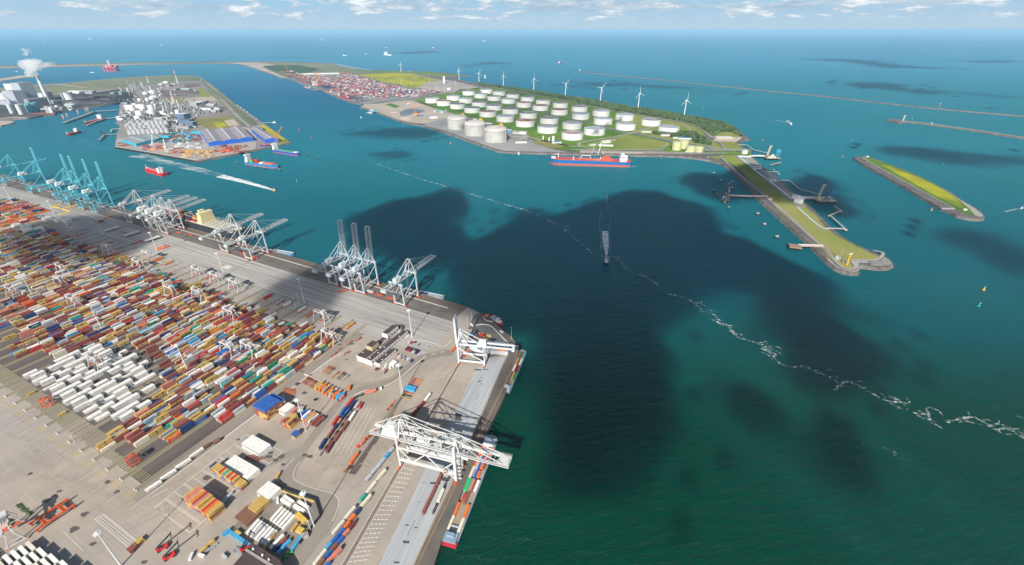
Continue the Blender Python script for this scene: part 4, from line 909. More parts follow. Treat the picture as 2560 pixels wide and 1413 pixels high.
# ---- blocks on the yard grid: u0,w0, count along u, count along w, tiers, axis, length, colours
def block(name,u0,w0,nu,nw,tiers,axis,L,cols,tiersf=None):
    du = (L + .25) if axis == 'u' else 2.6; dw = 2.6 if axis == 'u' else L + .25
    for iu in range(nu):
        for iw in range(nw):
            T = tiersf(iu,iw) if tiersf else tiers
            for t in range(T):
                c = cols(iu,iw,t,T) if callable(cols) else CRN.choice(cols)
                u = u0 + du * (iu + .5); w = w0 + dw * (iw + .5); p = Y(u,w)
                tier = 'top' if t == T - 1 else ('bottom' if t == 0 else ('middle' if T == 3 else ordn(t + 1)))
                if not (t == T - 1 or (iw == nw - 1 and nu == 1)): bulk(stk,p[0],p[1],t * 2.62,YA if axis == 'u' else YA - math.pi / 2,L,c,False); continue
                pos = f'{ordn(iw + 1)} from the left' if nu == 1 else f'{ordn(iu + 1)} row {ordn(iw + 1)} place'
                container(p[0],p[1],t * 2.62,YA if axis == 'u' else YA - math.pi / 2,c,L,f'{CNAME[c]} container, {tier} tier, {pos} in {name}','stack: ' + name)
block('the white roofed stack',150,-365,1,10,2,'u',12.2,['white'])
block('the tall orange striped stack',90,-352,1,13,4,'u',12.2,lambda iu,iw,t,T: ['yellow','salmon','salmon','yellow','orange','rust','salmon','yellow','yellow','red','orange','yellow','yellow'][iw] if t == T - 1 else CRN.choice(['yellow','orange','rust','blue','rust','yellow']),lambda iu,iw: 4 if iw < 8 else 3)
block('the long yellow stack',119.5,-364,1,16,3,'u',6.1,lambda iu,iw,t,T: ('navy' if iw == 0 else ['yellow','yellow','yellow','yellow','red','yellow','teal','yellow','red','yellow','red','yellow','yellow','yellow','yellow'][iw - 1]) if t == T - 1 else CRN.choice(['yellow','yellow','yellow','blue','rust']),lambda iu,iw: 3 if iw < 13 else 2)
block('the stack behind the yellow one',127,-358,1,13,2,'u',12.2,lambda iu,iw,t,T: 'white' if t == T - 1 or iw > 9 else 'blue')
block('the blue roofed pile',184,-391.5,9,3,5,'w',6.1,lambda iu,iw,t,T: 'blue' if t == T - 1 else CRN.choice(['yellow','rust','rust','yellow','rust']),lambda iu,iw: 5 if iu < 7 else 4)
block('the white pair beside the blue pile',196,-371,1,4,2,'u',12.2,['white'])
block('the yellow pile near the mast',186,-352,2,4,3,'u',6.1,lambda iu,iw,t,T: CRN.choice(['yellow','yellow','rust','yellow','red']),lambda iu,iw: 3 if iu + iw < 4 else 2)
p_ = toY(P('n',585,880)); block('the small blue topped pile',p_[0] - 3,p_[1] - 2.6,1,2,2,'u',6.1,lambda iu,iw,t,T: 'blue' if t else 'yellow')
p_ = toY(P('l',1390,650)); block('the compound corner stack',p_[0] - 7,p_[1] - 8,1,6,2,'u',12.2,['white'])
p_ = toY(P('l',1270,800)); block('the yellow compound stack',p_[0] - 6,p_[1] - 5,1,4,2,'u',12.2,['yellow']); block('the brown flat racks',p_[0] - 16,p_[1] - 9,1,6,1,'u',12.2,['brown'])
p_ = toY(P('k',1320,1205)); block('the lone yellow pair',p_[0] - 3,p_[1] - 2.6,1,2,1,'u',6.1,['yellow']); p_ = toY(P('k',1262,1262)); block('the lone rust pair',p_[0] - 3,p_[1] - 2.6,1,2,1,'u',6.1,['rust'])
for i,(x,y) in enumerate([(385,1020),(775,1275)]):
    p = P('i',x,y,2.6); container(p[0],p[1],0,YA,'yellow',6.1,f'small yellow container alone at the {["left", "right"][i]} lower stack ends')

# ---- the stacks: everything else, nearest ones as things of their own
mixw = [('yellow',26),('rust',28),('grey',14),('white',11),('navy',6),('blue',4),('red',4),('orange',1.5),('maroon',7),('teal',1.5),('sky',2),('green',1.5),('salmon',3),('cream',3)]
tot = sum(q for _,q in mixw)
def mixcol():
    r = CRN.random() * tot
    for c,q in mixw:
        r -= q
        if r < 0: return c
    return 'rust'
ustart = {0: 160,1: 121,2: 104,3: 86,4: 148,5: 172,6: 182,7: 186,8: 190,9: 190,10: 182,11: 176,12: 134,13: 122,14: 113,15: 118,16: 122}
LIST = []                                                  # (dist, u, w, z, L, col, lane, row, slot, tier, T)
for k in range(35):
    c = lane_c(k); us = ustart.get(k,128 + 1.2 * (k - 16)); ue = 318 if k != 0 else 322
    ends = [ue - CRN.random() * 26 for _ in range(6)]
    if k < 4: rows = 6
    else: rows = 6
    slot = 0; u = us
    while u < ue:
        f = (u - us) / (ue - us)
        small = CRN.random() < (.35 if f > .85 or f < .1 else .06)
        gap = CRN.random() < .03
        for r in range(rows):
            w = c - 7.1 + 2.84 * r
            if u > ends[r] or gap: continue
            fill = .93 if f > .18 else .40 + 2.6 * f
            if k > 12: fill = .95 if f > .3 else .30 + 1.9 * f
            if k < 4: fill = .90 if f > .2 else .72
            if CRN.random() > fill: continue
            T = CRN.choice((1,2,2,2,3,3) if f > .2 else (1,1,2,2,3))
            if f > .9: T = CRN.choice((1,2,3))
            base_c = mixcol() if CRN.random() < .5 else None
            for t in range(T):
                if small:
                    for s in (0,1): LIST.append((u + 3.1 + 6.25 * s,w,t,6.1,base_c or mixcol(),k,r,slot,T))
                else: LIST.append((u + 6.1,w,t,12.2,base_c if (base_c and CRN.random() < .7) else mixcol(),k,r,slot,T))
        u += 12.75; slot += 1
def infr(p):
    z = p[1] * math.cos(PIT) + CH * math.sin(PIT); y = p[1] * math.sin(PIT) - CH * math.cos(PIT)
    return abs(p[0] / z * FOC) < 1275 and abs(y / z * FOC) < 700
ALL = []
for it in LIST:
    p = Y(it[0],it[1])
    if infr(p): ALL.append((math.hypot(p[0],p[1]),p,it))
ALL.sort(key=lambda a: a[0])
budget = max(0,298 - NCONT[0] - 62); print('placed',NCONT[0])
LN = ['one','two','three','four','five','six','seven','eight','nine','ten','eleven','twelve','thirteen','fourteen','fifteen','sixteen','seventeen','eighteen','nineteen','twenty']
for i,(d,p,(u,w,t,L,col,k,r,slot,T)) in enumerate(ALL):
    if i < budget and L > 10:
        container(p[0],p[1],t * 2.62,YA,col,L,f'{CNAME[col]} container, {"top" if t == T - 1 else ordn(t + 1)} tier, row {LN[r]}, {ordn(slot + 1)} stack of lane {LN[k]}','containers in the stacking lanes')
    else: bulk(stk,p[0],p[1],t * 2.62,YA,L,col)
# refrigerated boxes, all white, two by two with service racks between
RF = []; RK = []
for k in range(4,12):
    c = lane_c(k); ue = ustart[k] - 3
    for half in (0,1):
        u = 101 + (3 if half else 0) + (12 if k == 4 else 0); s = 0
        while u + 12.2 < ue:
            if CRN.random() < .96:
                T = 2 if CRN.random() < .85 else 1
                for r in (0,1):
                    if CRN.random() < .06: continue
                    for t in range(T): RF.append((u + 6.1,c - 7.0 + half * 9.2 + r * 2.75,t,k,half,r,s,T))
            u += 12.4; s += 1
            if s % 2 == half: RK.append((u + 1.6,c - 5.6 + half * 9.2,k,half,s)); u += 3.4
for (u,w,t,k,half,r,s,T) in RF[:240]:
    p = Y(u,w); container(p[0],p[1],t * 2.62,YA,'white',12.2,f'white refrigerated container, {["lower", "upper"][t]} of two, {ordn(s + 1)} along {["left", "right"][half]} {["outer", "inner"][r]} row, lane {LN[k]}','white refrigerated containers','MAERSK SEALAND' if CRN.random() < .4 else ('HAMBURG SÜD' if CRN.random() < .1 else ''),True,'refrigerated container')
for (u,w,t,k,half,r,s,T) in RF[240:]:
    p = Y(u,w); bulk(stk,p[0],p[1],t * 2.62,YA,12.2,'white')
# second, whiter field at the lower left and the neighbouring blue terminal
for iu in range(12):
    for iw in range(5):
        u,w = 14 - 4.1 * iu + 1.6 * iw,-418 + 13.4 * iw - .9 * iu
        for t in range(2):
            p = Y(u,w); bulk(stk,p[0],p[1],t * 2.62,YA - math.pi / 2,12.2,'white' if CRN.random() < .8 else 'cream',False)
for iw in range(12):
    for iu in range(5):
        p = Y(-8 - 13 * iu,-433 - 3.3 * iw); bulk(stk,p[0],p[1],1.2,YA,12.2,'white',False)
for row in range(28):
    for s in range(8):
        u,w = 284 + 12.8 * s,-1292 - 8 * row - (row % 2)
        if CRN.random() < .82 and not (s > 5 and row < 5):
            for t in range(CRN.choice((1,2,3))):
                for q in (0,2.8):
                    p = Y(u,w - q); bulk(stk,p[0],p[1],t * 2.62,YA,12.2,CRN.choice(['rust','maroon','orange','grey','navy','red','orange','teal','yellow','salmon','white']))
for (u0,w0,nu,nw) in ((306,-1285,1,6),(312,-1262,1,6),(304,-1238,1,8),(318,-1222,1,5),(352,-1278,1,6),(360,-1250,1,7),(366,-1232,1,7)):
    for iw in range(nw):
        for t in range(2): p = Y(u0,w0 + 2.8 * iw); bulk(stk,p[0],p[1],t * 2.62,YA,12.2,'cream' if iw % 3 == 0 else 'white',False)
for row in range(10):
    for s in range(6):
        p = Y(300 - 12.6 * s,-1212 - 6.5 * row)
        if CRN.random() < .7: bulk(stk,p[0],p[1],0,YA,12.2,CRN.choice(['white','orange','rust','white','yellow','cream','navy']))
tag(stk.build('container_stacks'),'dense field of stacked coloured containers filling the far stacking lanes','containers',kind='stuff')
rb = MB(); gm = paint('grey rack steel',(.20,.21,.22),.6)
for x in (-1.3,1.3):
    for y in (-2.6,0,2.6): rb.box((x,y,0),(.2,.2,6.2),gm)
rk0 = thing('service_rack','x','service rack')
rb.build('frame',rk0); q = MB()
for z in (2.6,5.2): q.box((0,0,z),(2.8,5.6,.15),paint('grating',(.11,.115,.12),.8))
q.build('platform',rk0); q = MB(); q.bar((-1.3,-2.9,0),(1.3,-2.9,2.7),.7,gm,.1); q.bar((1.3,-2.9,2.7),(-1.3,-2.9,5.3),.7,gm,.1); q.build('stairs',rk0)
for i,(u,w,k,half,s) in enumerate(RK):
    lab = f'grey service rack, {ordn(s)} along the {["left", "right"][half]} side of white lane {LN[k]}'
    if i == 0: rk0.location = at(Y(u,w)); rk0.rotation_euler = (0,0,YA); tag(rk0,lab,None,'service racks between the white containers')
    else: dup(rk0,Y(u,w),YA,lab,'service racks between the white containers')
# ================================================================= QUAY CRANES
OR = paint('orange bogie paint',(.62,.10,.03),.5); GLZ = paint('cab glass',(.04,.05,.06),.15,spec=.8); CABLE = paint('cable',(.14,.14,.15),.5)
def lattice(b,p,q,w,h,m,step=5.0,t=.45):
    """square lattice girder between two points: w across (local y), h high"""
    p = Vector(p); q = Vector(q); d = q - p; L = d.length; d.normalize(); side = Vector((0,1,0)) if abs(d.y) < .9 else Vector((1,0,0)); up = side.cross(d).normalized() * -1
    if up.z < 0 and abs(d.z) < .7: up = -up
    n = max(2,int(L / step)); c = [(s * w / 2,v) for s in (-1,1) for v in (0,h)]
    for (s,v) in c: b.bar(p + side * s + up * v,q + side * s + up * v,t,m)
    for i in range(n):
        a = p + d * (L * i / n); e = p + d * (L * (i + 1) / n)
        for s in (-w / 2,w / 2):
            b.bar(a + side * s,e + side * s + up * h,t * .6,m) if i % 2 == 0 else b.bar(a + side * s + up * h,e + side * s,t * .6,m)
            b.bar(a + side * s,a + side * s + up * h,t * .5,m)
        b.bar(a - side * w / 2 + up * h,a + side * w / 2 + up * h,t * .5,m); b.bar(a - side * w / 2 + up * h,e + side * w / 2 + up * h,t * .5,m)
        b.bar(a - side * w / 2,e + side * w / 2,t * .5,m)
def sts(label,col,G=31.,S=17.,zg=39.,zp=13.,apex=61.,back=28.,out=55.,ang=0.,house=(13,7,5),house_col=None,boom='lattice',legw=1.7,lean=3.0,stays=True):
    m = paint(col[0],col[1],.45,var=.08,scale=.2); hm = paint(*house_col) if house_col else m; t = thing('quay_crane',label,'crane')
    for x in (0,G):
        for s in (-1,1):
            b = MB(); y = s * S / 2
            if x == 0:
                b.bar((0,y,2.2),(-.5,y,zp + 4),legw,m); b.bar((-.5,y,zp + 4),(-lean,y,zg - 2),legw * .95,m)
            else: b.bar((x,y,2.2),(x,y,zg + 1.5),legw,m)
            b.build('leg',t)
            b = MB(); b.box((x,y,.9),(1.7,7.0,1.3),OR)
            for j in (-2.6,-.9,.9,2.6): b.tube((x - .5,y + j,.55),(x + .5,y + j,.55),.5,TYR,8)
            b.build('bogie',t)
        b = MB(); b.bar((x,-S / 2,3.0),(x,S / 2,3.0),1.5,m); b.build('sill_beam',t)
    for s in (-1,1):
        b = MB(); y = s * S / 2; b.bar((-.5,y,zp),(G,y,zp),1.6,m); b.bar((0,y,zp + 1),(G,y,zg - 3),.8,m); b.build('portal_beam',t)
    b = MB(); b.bar((-lean,-S / 2 - 3.5,zg - 1.5),(-lean,S / 2 + 3.5,zg - 1.5),2.0,m); b.bar((G,-S / 2 - 1.5,zg + 1.2),(G,S / 2 + 1.5,zg + 1.2),2.4,m)
    for s in (-1,1): b.bar((-lean,s * (S / 2 + 3.5),zg - 1.5),(-lean + .5,s * S / 2,zp + 12),.7,m)
    b.build('cross_beam',t)
    gy = 3.6
    for s in (-1,1):
        b = MB(); b.bar((-back,s * gy,zg),(G + 1.5,s * gy,zg),1.2,m,1.9); b.build('main_girder',t)
    b = MB()
    for i in range(7): x = -back + (G + back) * i / 6; b.bar((x,-gy,zg + 1),(x,gy,zg + 1),.4,m)
    b.bar((-back,-gy - 1.6,zg + 1.0),(G,-gy - 1.6,zg + 1.0),1.0,paint('walkway grey',(.25,.26,.27),.8),.12); b.box((-back + .3,0,zg - 3.2),(3.2,8.4,3.6),m); b.build('walkway',t)
    b = MB(); hl,hw,hh = house; b.box((-lean + hl / 2 - 2,0,zg + 1.2),(hl,hw,hh),hm,top=.92); b.box((-lean + hl / 2 - 2,0,zg + 1.2 + hh),(hl * .7,hw * .55,.6),hm)
    hs = b.build('machinery_house',t)
    # apex frame
    b = MB()
    ax = G - 2.
    for s in (-1,1):
        b.bar((G,s * S / 2,zg + 2),(ax,s * 2.6,apex),1.0,m); b.bar((G - 11,s * gy,zg + 1),(ax,s * 2.6,apex),.7,m)
    b.bar((ax,-3.2,apex),(ax,3.2,apex),1.4,m); b.box((ax,0,apex + .5),(3,5,.5),m)
    b.build('apex_frame',t)
    b = MB()
    for s in (-1,1): b.bar((ax,s * 2.6,apex),(-lean + 1.5,s * 4.2,zg + 1),.75,m)
    b.build('back_stay',t)
    hx,hz = G + 2.0,zg + .2; ca,sa = math.cos(R(ang)),math.sin(R(ang)); tip = (hx + out * ca,0,hz + out * sa)
    b = MB()
    if boom == 'lattice':
        for s in (-1,1): lattice(b,(hx,s * gy,hz),(tip[0],s * gy,tip[2]),1.6,2.6,m,4.5,.38)
        n = int(out / 7)
        for i in range(n + 1): x,z = hx + out * ca * i / n,hz + out * sa * i / n; b.bar((x,-gy,z),(x,gy,z),.4,m)
    else:
        for s in (-1,1): b.bar((hx,s * gy,hz),(tip[0],s * gy,tip[2]),1.2,m,2.0)
        n = int(out / 6)
        for i in range(n + 1):
            x,z = hx + out * ca * i / n,hz + out * sa * i / n; b.bar((x,-gy,z),(x,gy,z),.5,m)
            if i < n: x2,z2 = hx + out * ca * (i + 1) / n,hz + out * sa * (i + 1) / n; b.bar((x,-gy,z),(x2,gy,z2),.35,m)
    b.bar((tip[0],-gy - .6,tip[2] + .5),(tip[0],gy + .6,tip[2] + .5),1.3,m)
    b.build('boom',t)
    if stays:
        b = MB()
        for s in (-1,1):
            if ang < 45:
                for f in (.45,.92): b.bar((ax,s * 2.4,apex),(hx + out * ca * f,s * gy,hz + out * sa * f + 2),.26,m)
            else: b.bar((ax,s * 2.4,apex),(hx + out * ca * .5,s * gy,hz + out * sa * .5),.3,m)
        b.build('fore_stay',t)
    b = MB(); cx = 8 if ang > 45 else G + 12; b.box((cx,0,zg - 2.4),(4.5,6.4,1.1),m); b.box((cx + 2.5,2.2,zg - 5.2),(2.4,2.4,2.6),m)
    tr = b.build('trolley',t); b = MB(); b.box((cx + 3.74,2.2,zg - 4.9),(.1,2.0,1.8),GLZ); b.build('cab_window',tr)
    b = MB()
    for i in range(5): z = 4 + i * (zg - 6) / 5; b.bar((G + (i % 2) * 1.4 + 1.1,S / 2 + 1.2,z),(G + ((i + 1) % 2) * 1.4 + 1.1,S / 2 + 1.2,z + (zg - 6) / 5),.8,STG,.12)
    for i in range(4): b.box((G + 1.5,S / 2 + 1.2,4 + i * (zg - 6) / 5),(2.4,1.4,.15),STG)
    b.build('stair_tower',t)
    return t
GREY = ('pale grey crane steel',(.46,.51,.545)); WHT = ('white crane steel',(.54,.555,.555)); BLU = ('light blue crane steel',(.13,.50,.62)); HW = ('white house panel',(.68,.68,.67))
def place(t,u,w,rz=63): t.location = at(Y(u,w)); t.rotation_euler = (0,0,R(rz)); return t
cg = place(sts('leftmost of three pale grey quay cranes standing with booms raised',GREY,ang=86),420.3,-526)
def like(src,u,w,lab,grp=None,rz=63): return dup(src,Y(u,w),R(rz),lab,grp)
like(cg,420.3,-498,'middle one of three pale grey quay cranes with booms raised','grey cranes with raised booms')
like(cg,420.3,-471.5,'rightmost of three pale grey quay cranes with booms raised','grey cranes with raised booms'); cg['group'] = 'grey cranes with raised booms'
place(sts('pale grey quay crane standing alone, boom lowered over an empty barge',GREY,ang=2),420.3,-395.5)
cw = place(sts('nearest white lattice crane with red feet, boom out over water',WHT,ang=3,back=31,house=(11,6,3.6),lean=4),420.3,-725)
like(cw,420.3,-791,'second white lattice crane, left of the nearest white one','white cranes with lowered booms'); cw['group'] = 'white cranes with lowered booms'
c4 = place(sts('white crane with big machinery house nearest the cream ship bridge',WHT,ang=3,back=20,house=(19,8,7),house_col=HW,zg=37,apex=60,S=20,out=60),420.3,-974)
like(c4,420.3,-1003,'white big-house crane in the middle of three over the container ship','white cranes over the container ship')
like(c4,420.3,-1030,'white big-house crane, farthest of the close three over the ship','white cranes over the container ship'); c4['group'] = 'white cranes over the container ship'
place(sts('white crane with long rear girder beside the blue cranes',WHT,ang=3,back=42,house=(14,6,4),out=60),420.3,-1096)
cb = place(sts('light blue crane with raised boom, nearest the white cranes',BLU,ang=86,G=34,zg=44,apex=70,back=34,out=56,boom='box',house=(15,8,6),house_col=HW,S=20,legw=1.9),419,-1231)
like(cb,419,-1287,'second light blue crane from the right, boom raised','blue cranes with raised booms'); like(cb,419,-1348,'third light blue crane from the right, boom raised','blue cranes with raised booms')
like(cb,419,-1384,'fourth light blue crane from the right, boom raised','blue cranes with raised booms'); like(cb,419,-1528,'light blue crane apart from the others, boom raised','blue cranes with raised booms'); cb['group'] = 'blue cranes with raised booms'
place(sts('light blue crane at the left edge, boom lowered over the water',BLU,ang=1,G=34,zg=44,apex=70,back=34,out=64,boom='box',house=(15,8,6),house_col=HW,S=20,legw=1.9),419,-1668)
tc = sts('white crane with upright slab boom at the quay corner',('cool white crane steel',(.62,.66,.68)),ang=88,G=31,S=14,zg=27,zp=6,apex=44,back=34,out=35,boom='box',house=(9,6,5),house_col=HW,lean=0,legw=1.5,stays=False)
tc.location = at((-31.5,424.5)); tc.rotation_euler = (0,0,R(171))
# ---- the big barge crane in front
def big_crane():
    m = paint('white crane enamel',(.60,.60,.585),.45,var=.07,scale=.2); t = thing('gantry_crane','huge white gantry crane straddling the pale deck over the loaded barge','crane',at((-99.2,284.5)),R(-16.7))
    G,S,zg = 54.5,14.0,32.0
    for x in (0,G):
        for s in (-1,1):
            b = MB(); y = s * S / 2; b.bar((x,y,2),(x,y,zg + (10 if x else 4)),1.6 if x == 0 else 2.3,m); b.build('leg',t)
            b = MB(); b.box((x,y,.8),(1.6,9,1.3),OR)
            for j in (-3.5,-1.2,1.2,3.5): b.tube((x - .5,y + j,.5),(x + .5,y + j,.5),.5,TYR,8)
            b.build('bogie',t)
        b = MB(); b.bar((x,-S / 2,3),(x,S / 2,3),1.5,m); b.bar((x,-S / 2,zg),(x,S / 2,zg),1.8,m); b.build('sill_beam',t)
    for s in (-1,1):
        b = MB(); y = s * S / 2; z1,z2 = 10.5,25.; b.bar((0,y,z1),(G,y,z1),1.7,m,2.6); b.bar((0,y,z2),(G,y,z2),1.1,m,1.3)
        for (xa,za,xb,zb) in ((0,z2,13,z1),(13,z1,27,z2),(27,z2,41,z1),(41,z1,G,z2),(G,3,44,z1)): b.bar((xa,y,za),(xb,y,zb),.8,m)
        b.build('side_truss',t)
    for s in (-1,1):
        b = MB(); b.bar((-28,s * 4.6,zg + 1),(G + 4,s * 4.6,zg + 1),1.5,m,2.6); b.build('main_girder',t)
        b = MB(); b.bar((G + 4,s * 4.6,zg + 1),(102,s * 4.6,zg + 1),1.4,m,2.4); b.build('boom',t)
    b = MB()
    for i in range(20):
        x = -28 + 130 * i / 19
        b.bar((x,-4.6,zg + 2),(x,4.6,zg + 2),.4,m)
        if i < 19 and i % 2: b.bar((x,-4.6,zg + 2),(x + 130 / 19,4.6,zg + 2),.3,m)
    for s in (-1,1):
        for i in range(32): x = -28 + 130 * i / 31; b.bar((x,s * 6.3,zg + 2.3),(x,s * 6.3,zg + 3.5),.09,m)
        b.bar((-28,s * 6.3,zg + 3.5),(102,s * 6.3,zg + 3.5),.12,m); b.bar((-28,s * 5.9,zg + 2.2),(102,s * 5.9,zg + 2.2),1.1,paint('walkway grey',(.25,.26,.27),.8),.1)
    b.build('walkway',t)
    b = MB(); b.box((-7.5,0,zg + 2.4),(17,11.5,9.5),m,top=.62,topy=.8); b.box((-6.5,0,zg + 11.9),(6,5,1.6),m)
    hs = b.build('machinery_house',t)
    b = MB(); vs,fs = TX['ECT']; b.add([(-9 + v[0] * 2.0,-5.75 + (v[1] * 2 + 2) * .12,zg + 5 + v[1] * 2.0) for v in vs],fs,paint('faded red lettering',(.65,.22,.16),.6)); b.build('lettering',hs)
    for x,zz,w_ in ((4,25,1.0),(G,16,1.3)):
        b = MB()
        for s in (-1,1):
            b.bar((x - 3 if x < 9 else x,s * 5.5,zg + 2),(x,s * 3,zg + zz),w_,m); b.bar((x + 4,s * 5.0,zg + 2),(x,s * 3,zg + zz),w_ * .7,m)
        for q in (.35,.65,.95): b.bar((x,-5.2 + 2 * q,zg + zz * q + 1),(x,5.2 - 2 * q,zg + zz * q + 1),.6,m)
        b.build('mast',t)
    b = MB()
    for s in (-1,1):
        b.bar((4,s * 3,zg + 25),(-27,s * 4.6,zg + 3),.55,m); b.bar((4,s * 3,zg + 25),(G,s * 3,zg + 16),.5,m); b.bar((4,s * 3,zg + 25),(30,s * 4.6,zg + 3),.45,m)
        b.bar((G,s * 3,zg + 16),(G + 42,s * 4.6,zg + 3),.6,m); b.bar((G,s * 3,zg + 16),(G + 22,s * 4.6,zg + 3),.45,m)
        b.bar((0,s * 4.6,zg + 9),(G,s * 4.6,zg + 13),.8,m); b.bar((4,s * 3,zg + 22),(36,s * 4.6,zg + 11),.5,m)
        for x,z in ((14,10),(28,11),(42,12)): b.bar((x,s * 4.6,zg + 2),(x,s * 4.6,zg + z),.5,m); b.bar((x,s * 4.6,zg + 2),(x + 13,s * 4.6,zg + z),.4,m)
    b.build('stay',t)
    b = MB(); b.box((24,0,zg + 2.6),(12,7,3),m); b.box((38,0,zg + 2.7),(8,6,2.2),paint('winch grey',(.4,.4,.39),.6)); b.build('trolley',t)
    b = MB(); b.box((G + 8,-1.5,zg - 5),(6,4.5,4.6),m); cb_ = b.build('operator_cab',t); b = MB(); b.box((G + 11.06,-1.5,zg - 4),(.1,4,2.8),GLZ); b.build('window',cb_)
    b = MB(); b.tube((G - 9,-S / 2 - 1.2,11),(G - 9,-S / 2 - 2.2,11),2.6,paint('cable drum',(.50,.40,.36),.6),20); b.tube((G - 9,-S / 2 - 1.1,11),(G - 9,-S / 2 - 2.3,11),1.0,DK,12); b.build('cable_reel',t)
    b = MB(); b.box((97,0,zg + 2.4),(9,8.2,.3),m)
    for x in (93,101):
        for s in (-1,1): b.bar((x,s * 4,zg + 2),(x,s * 4,zg + 5.5),.3,m)
        b.bar((x,-4,zg + 5.5),(x,4,zg + 5.5),.3,m)
    b.build('end_frame',t)
    b = MB()
    for i in range(7): z = 3 + i * 4.6; b.bar((G + 1.9 + (i % 2) * 1.8,-S / 2 + 2,z),(G + 1.9 + ((i + 1) % 2) * 1.8,-S / 2 + 2,z + 4.6),.8,STG,.12); b.box((G + 2.8,-S / 2 + 2,z),(2.8,2,.15),m)
    b.build('stair_tower',t)
    return t
big_crane()
# ---- stacking cranes
def asc():
    m = paint('stacking crane white',(.54,.54,.535),.5); t = thing('stacking_crane','x','crane')
    for s in (-1,1):
        for d in (-1,1):
            b = MB(); b.bar((d * 5.2,s * 10.6,1.2),(d * 2.2,s * 10.2,12),.85,m); b.bar((d * 2.2,s * 10.2,12),(d * 2.0,s * 8.6,16.6),.85,m); b.build('leg',t)
        b = MB(); b.bar((-6.4,s * 10.6,1.1),(6.4,s * 10.6,1.1),.9,m); b.bar((-4.2,s * 10.5,5),(4.2,s * 10.5,5),.4,m)
        for d in (-1,1): b.box((d * 5.4,s * 10.6,0),(2.6,.8,.9),OR)
        b.build('end_carriage',t)
    for d in (-1,1):
        b = MB(); b.bar((d * 2.0,-10.6,17),(d * 2.0,10.6,17),.9,m,1.5); b.build('girder',t)
    b = MB(); b.box((0,6.5,17.9),(5.4,5.2,2.4),m); b.box((0,2.0,17.8),(4.6,3.0,1.4),gm); tr = b.build('trolley',t)
    b = MB(); b.box((0,4.3,7.0),(1.4,1.4,10.4),m,top=.8); b.box((0,4.3,6.2),(12,2.3,.6),OR); b.build('spreader',tr)
    b = MB(); b.box((-3.6,-9.2,13.4),(2.2,2.2,2.4),m); cbn = b.build('operator_cab',t); b = MB(); b.box((-4.75,-9.2,14),(.1,1.9,1.5),GLZ); b.build('window',cbn)
    b = MB(); b.bar((2.2,10.9,3),(5.2,11.2,10),.6,gm,.1); b.bar((5.2,11.2,10),(2.4,11,16.5),.6,gm,.1); b.box((0,-6,17.9),(4.4,4,.9),paint('salmon deck',(.62,.42,.35),.7)); b.build('stairs',t)
    return t
A0 = asc(); pos = [(341,14),(341,12),(341,10),(286,13),(299,11),(286,7),(338,2),(309,0),(247,3),(236,4),(178,22),(264,33),(226,21),(247,23),(313,19),(339,20),(338,31),(150,9),(322,24),(205,17)]
for i,(u,k) in enumerate(pos):
    c = lane_c(k); lab = f'white stacking crane in lane {LN[k] if k < 20 else ordn(k + 1)} {"at the upper lane end" if u > 330 else "part way along the stacks"}'
    if k >= 20: lab = f'white stacking crane in the {ordn(k + 1)} lane {"at the upper lane end" if u > 330 else "part way along the stacks"}'
    if i == 0: A0.location = at(Y(u,c)); A0.rotation_euler = (0,0,YA); tag(A0,lab,None,'white stacking cranes over the lanes')
    else: dup(A0,Y(u,c),YA if i % 3 else YA + math.pi,lab,'white stacking cranes over the lanes')
pk = P('k',150,1130); dup(A0,pk,YA - .25,'white stacking crane at the bottom left corner beside the orange frame',None)
# ---- light masts
def mast(stripe=False):
    t = thing('light_mast','x','light mast'); m = GAL; H_ = 40.5
    b = MB()
    if stripe:
        for i in range(10): b.cyl((0,0,.6 + 1.5 * i),.62 - .012 * i,1.5,paint('mast red',(.6,.05,.04),.5) if i % 2 == 0 else m,10,.61 - .012 * i,cap=False)
        b.cyl((0,0,15.6),.48,H_ - 15.6,m,10,.26)
    else: b.cyl((0,0,.5),.62,H_,m,10,.26)
    b.build('pole',t); b = MB(); b.cyl((0,0,0),1.3,.6,paint('mast footing',(.5,.5,.48),.8),12); b.build('footing',t)
    b = MB(); b.cyl((0,0,H_ - .2),2.2,.35,m,16,2.2); b.cyl((0,0,H_ + .15),.9,1.2,m,10,.3)
    hd = b.build('lamp_ring',t)
    for i in range(8):
        a = i * math.pi / 4; b = MB(); b.box((2.3 * math.cos(a),2.3 * math.sin(a),H_ - .75),(.75,.5,.5),paint('lamp housing',(.75,.76,.77),.4),rz=a); b.build('lamp',hd)
    return t
M0 = mast(); grp = 'tall light masts of the terminal'
lab = {-523: 'fourth mast from the right along the apron',-706: 'fifth mast from the right along the apron'}
i = 0
for j,w in enumerate((-523.5,-706.5,-891,-1074,-1256,-1458)):
    L_ = f'tall light mast along the apron edge, {ordn(j + 1)} from the office building'
    if j == 0: M0.location = at(Y(362,w)); tag(M0,L_,None,grp)
    else: dup(M0,Y(362,w),j,L_,grp)
for j,w in enumerate((-518.5,-706,-900.5)): dup(M0,Y(192,w),j,f'tall light mast rising among the stacks, {ordn(j + 1)} from the truck road',grp)
dup(M0,P('m',1350,965),.3,'tall light mast between the lot trailers and the curved road',grp)
dup(M0,P('m',1459,292),.3,'tall light mast beside the office car park',grp)
dup(M0,P('l',1845,995),.3,'tall light mast inside the fenced compound',grp)
dup(M0,P('k',1150,1420),.3,'tall light mast rising at the very bottom left',grp)
Ms = mast(True); Ms.location = at(P('j',2095,1290)); tag(Ms,'tall light mast with red and white striped foot',None)
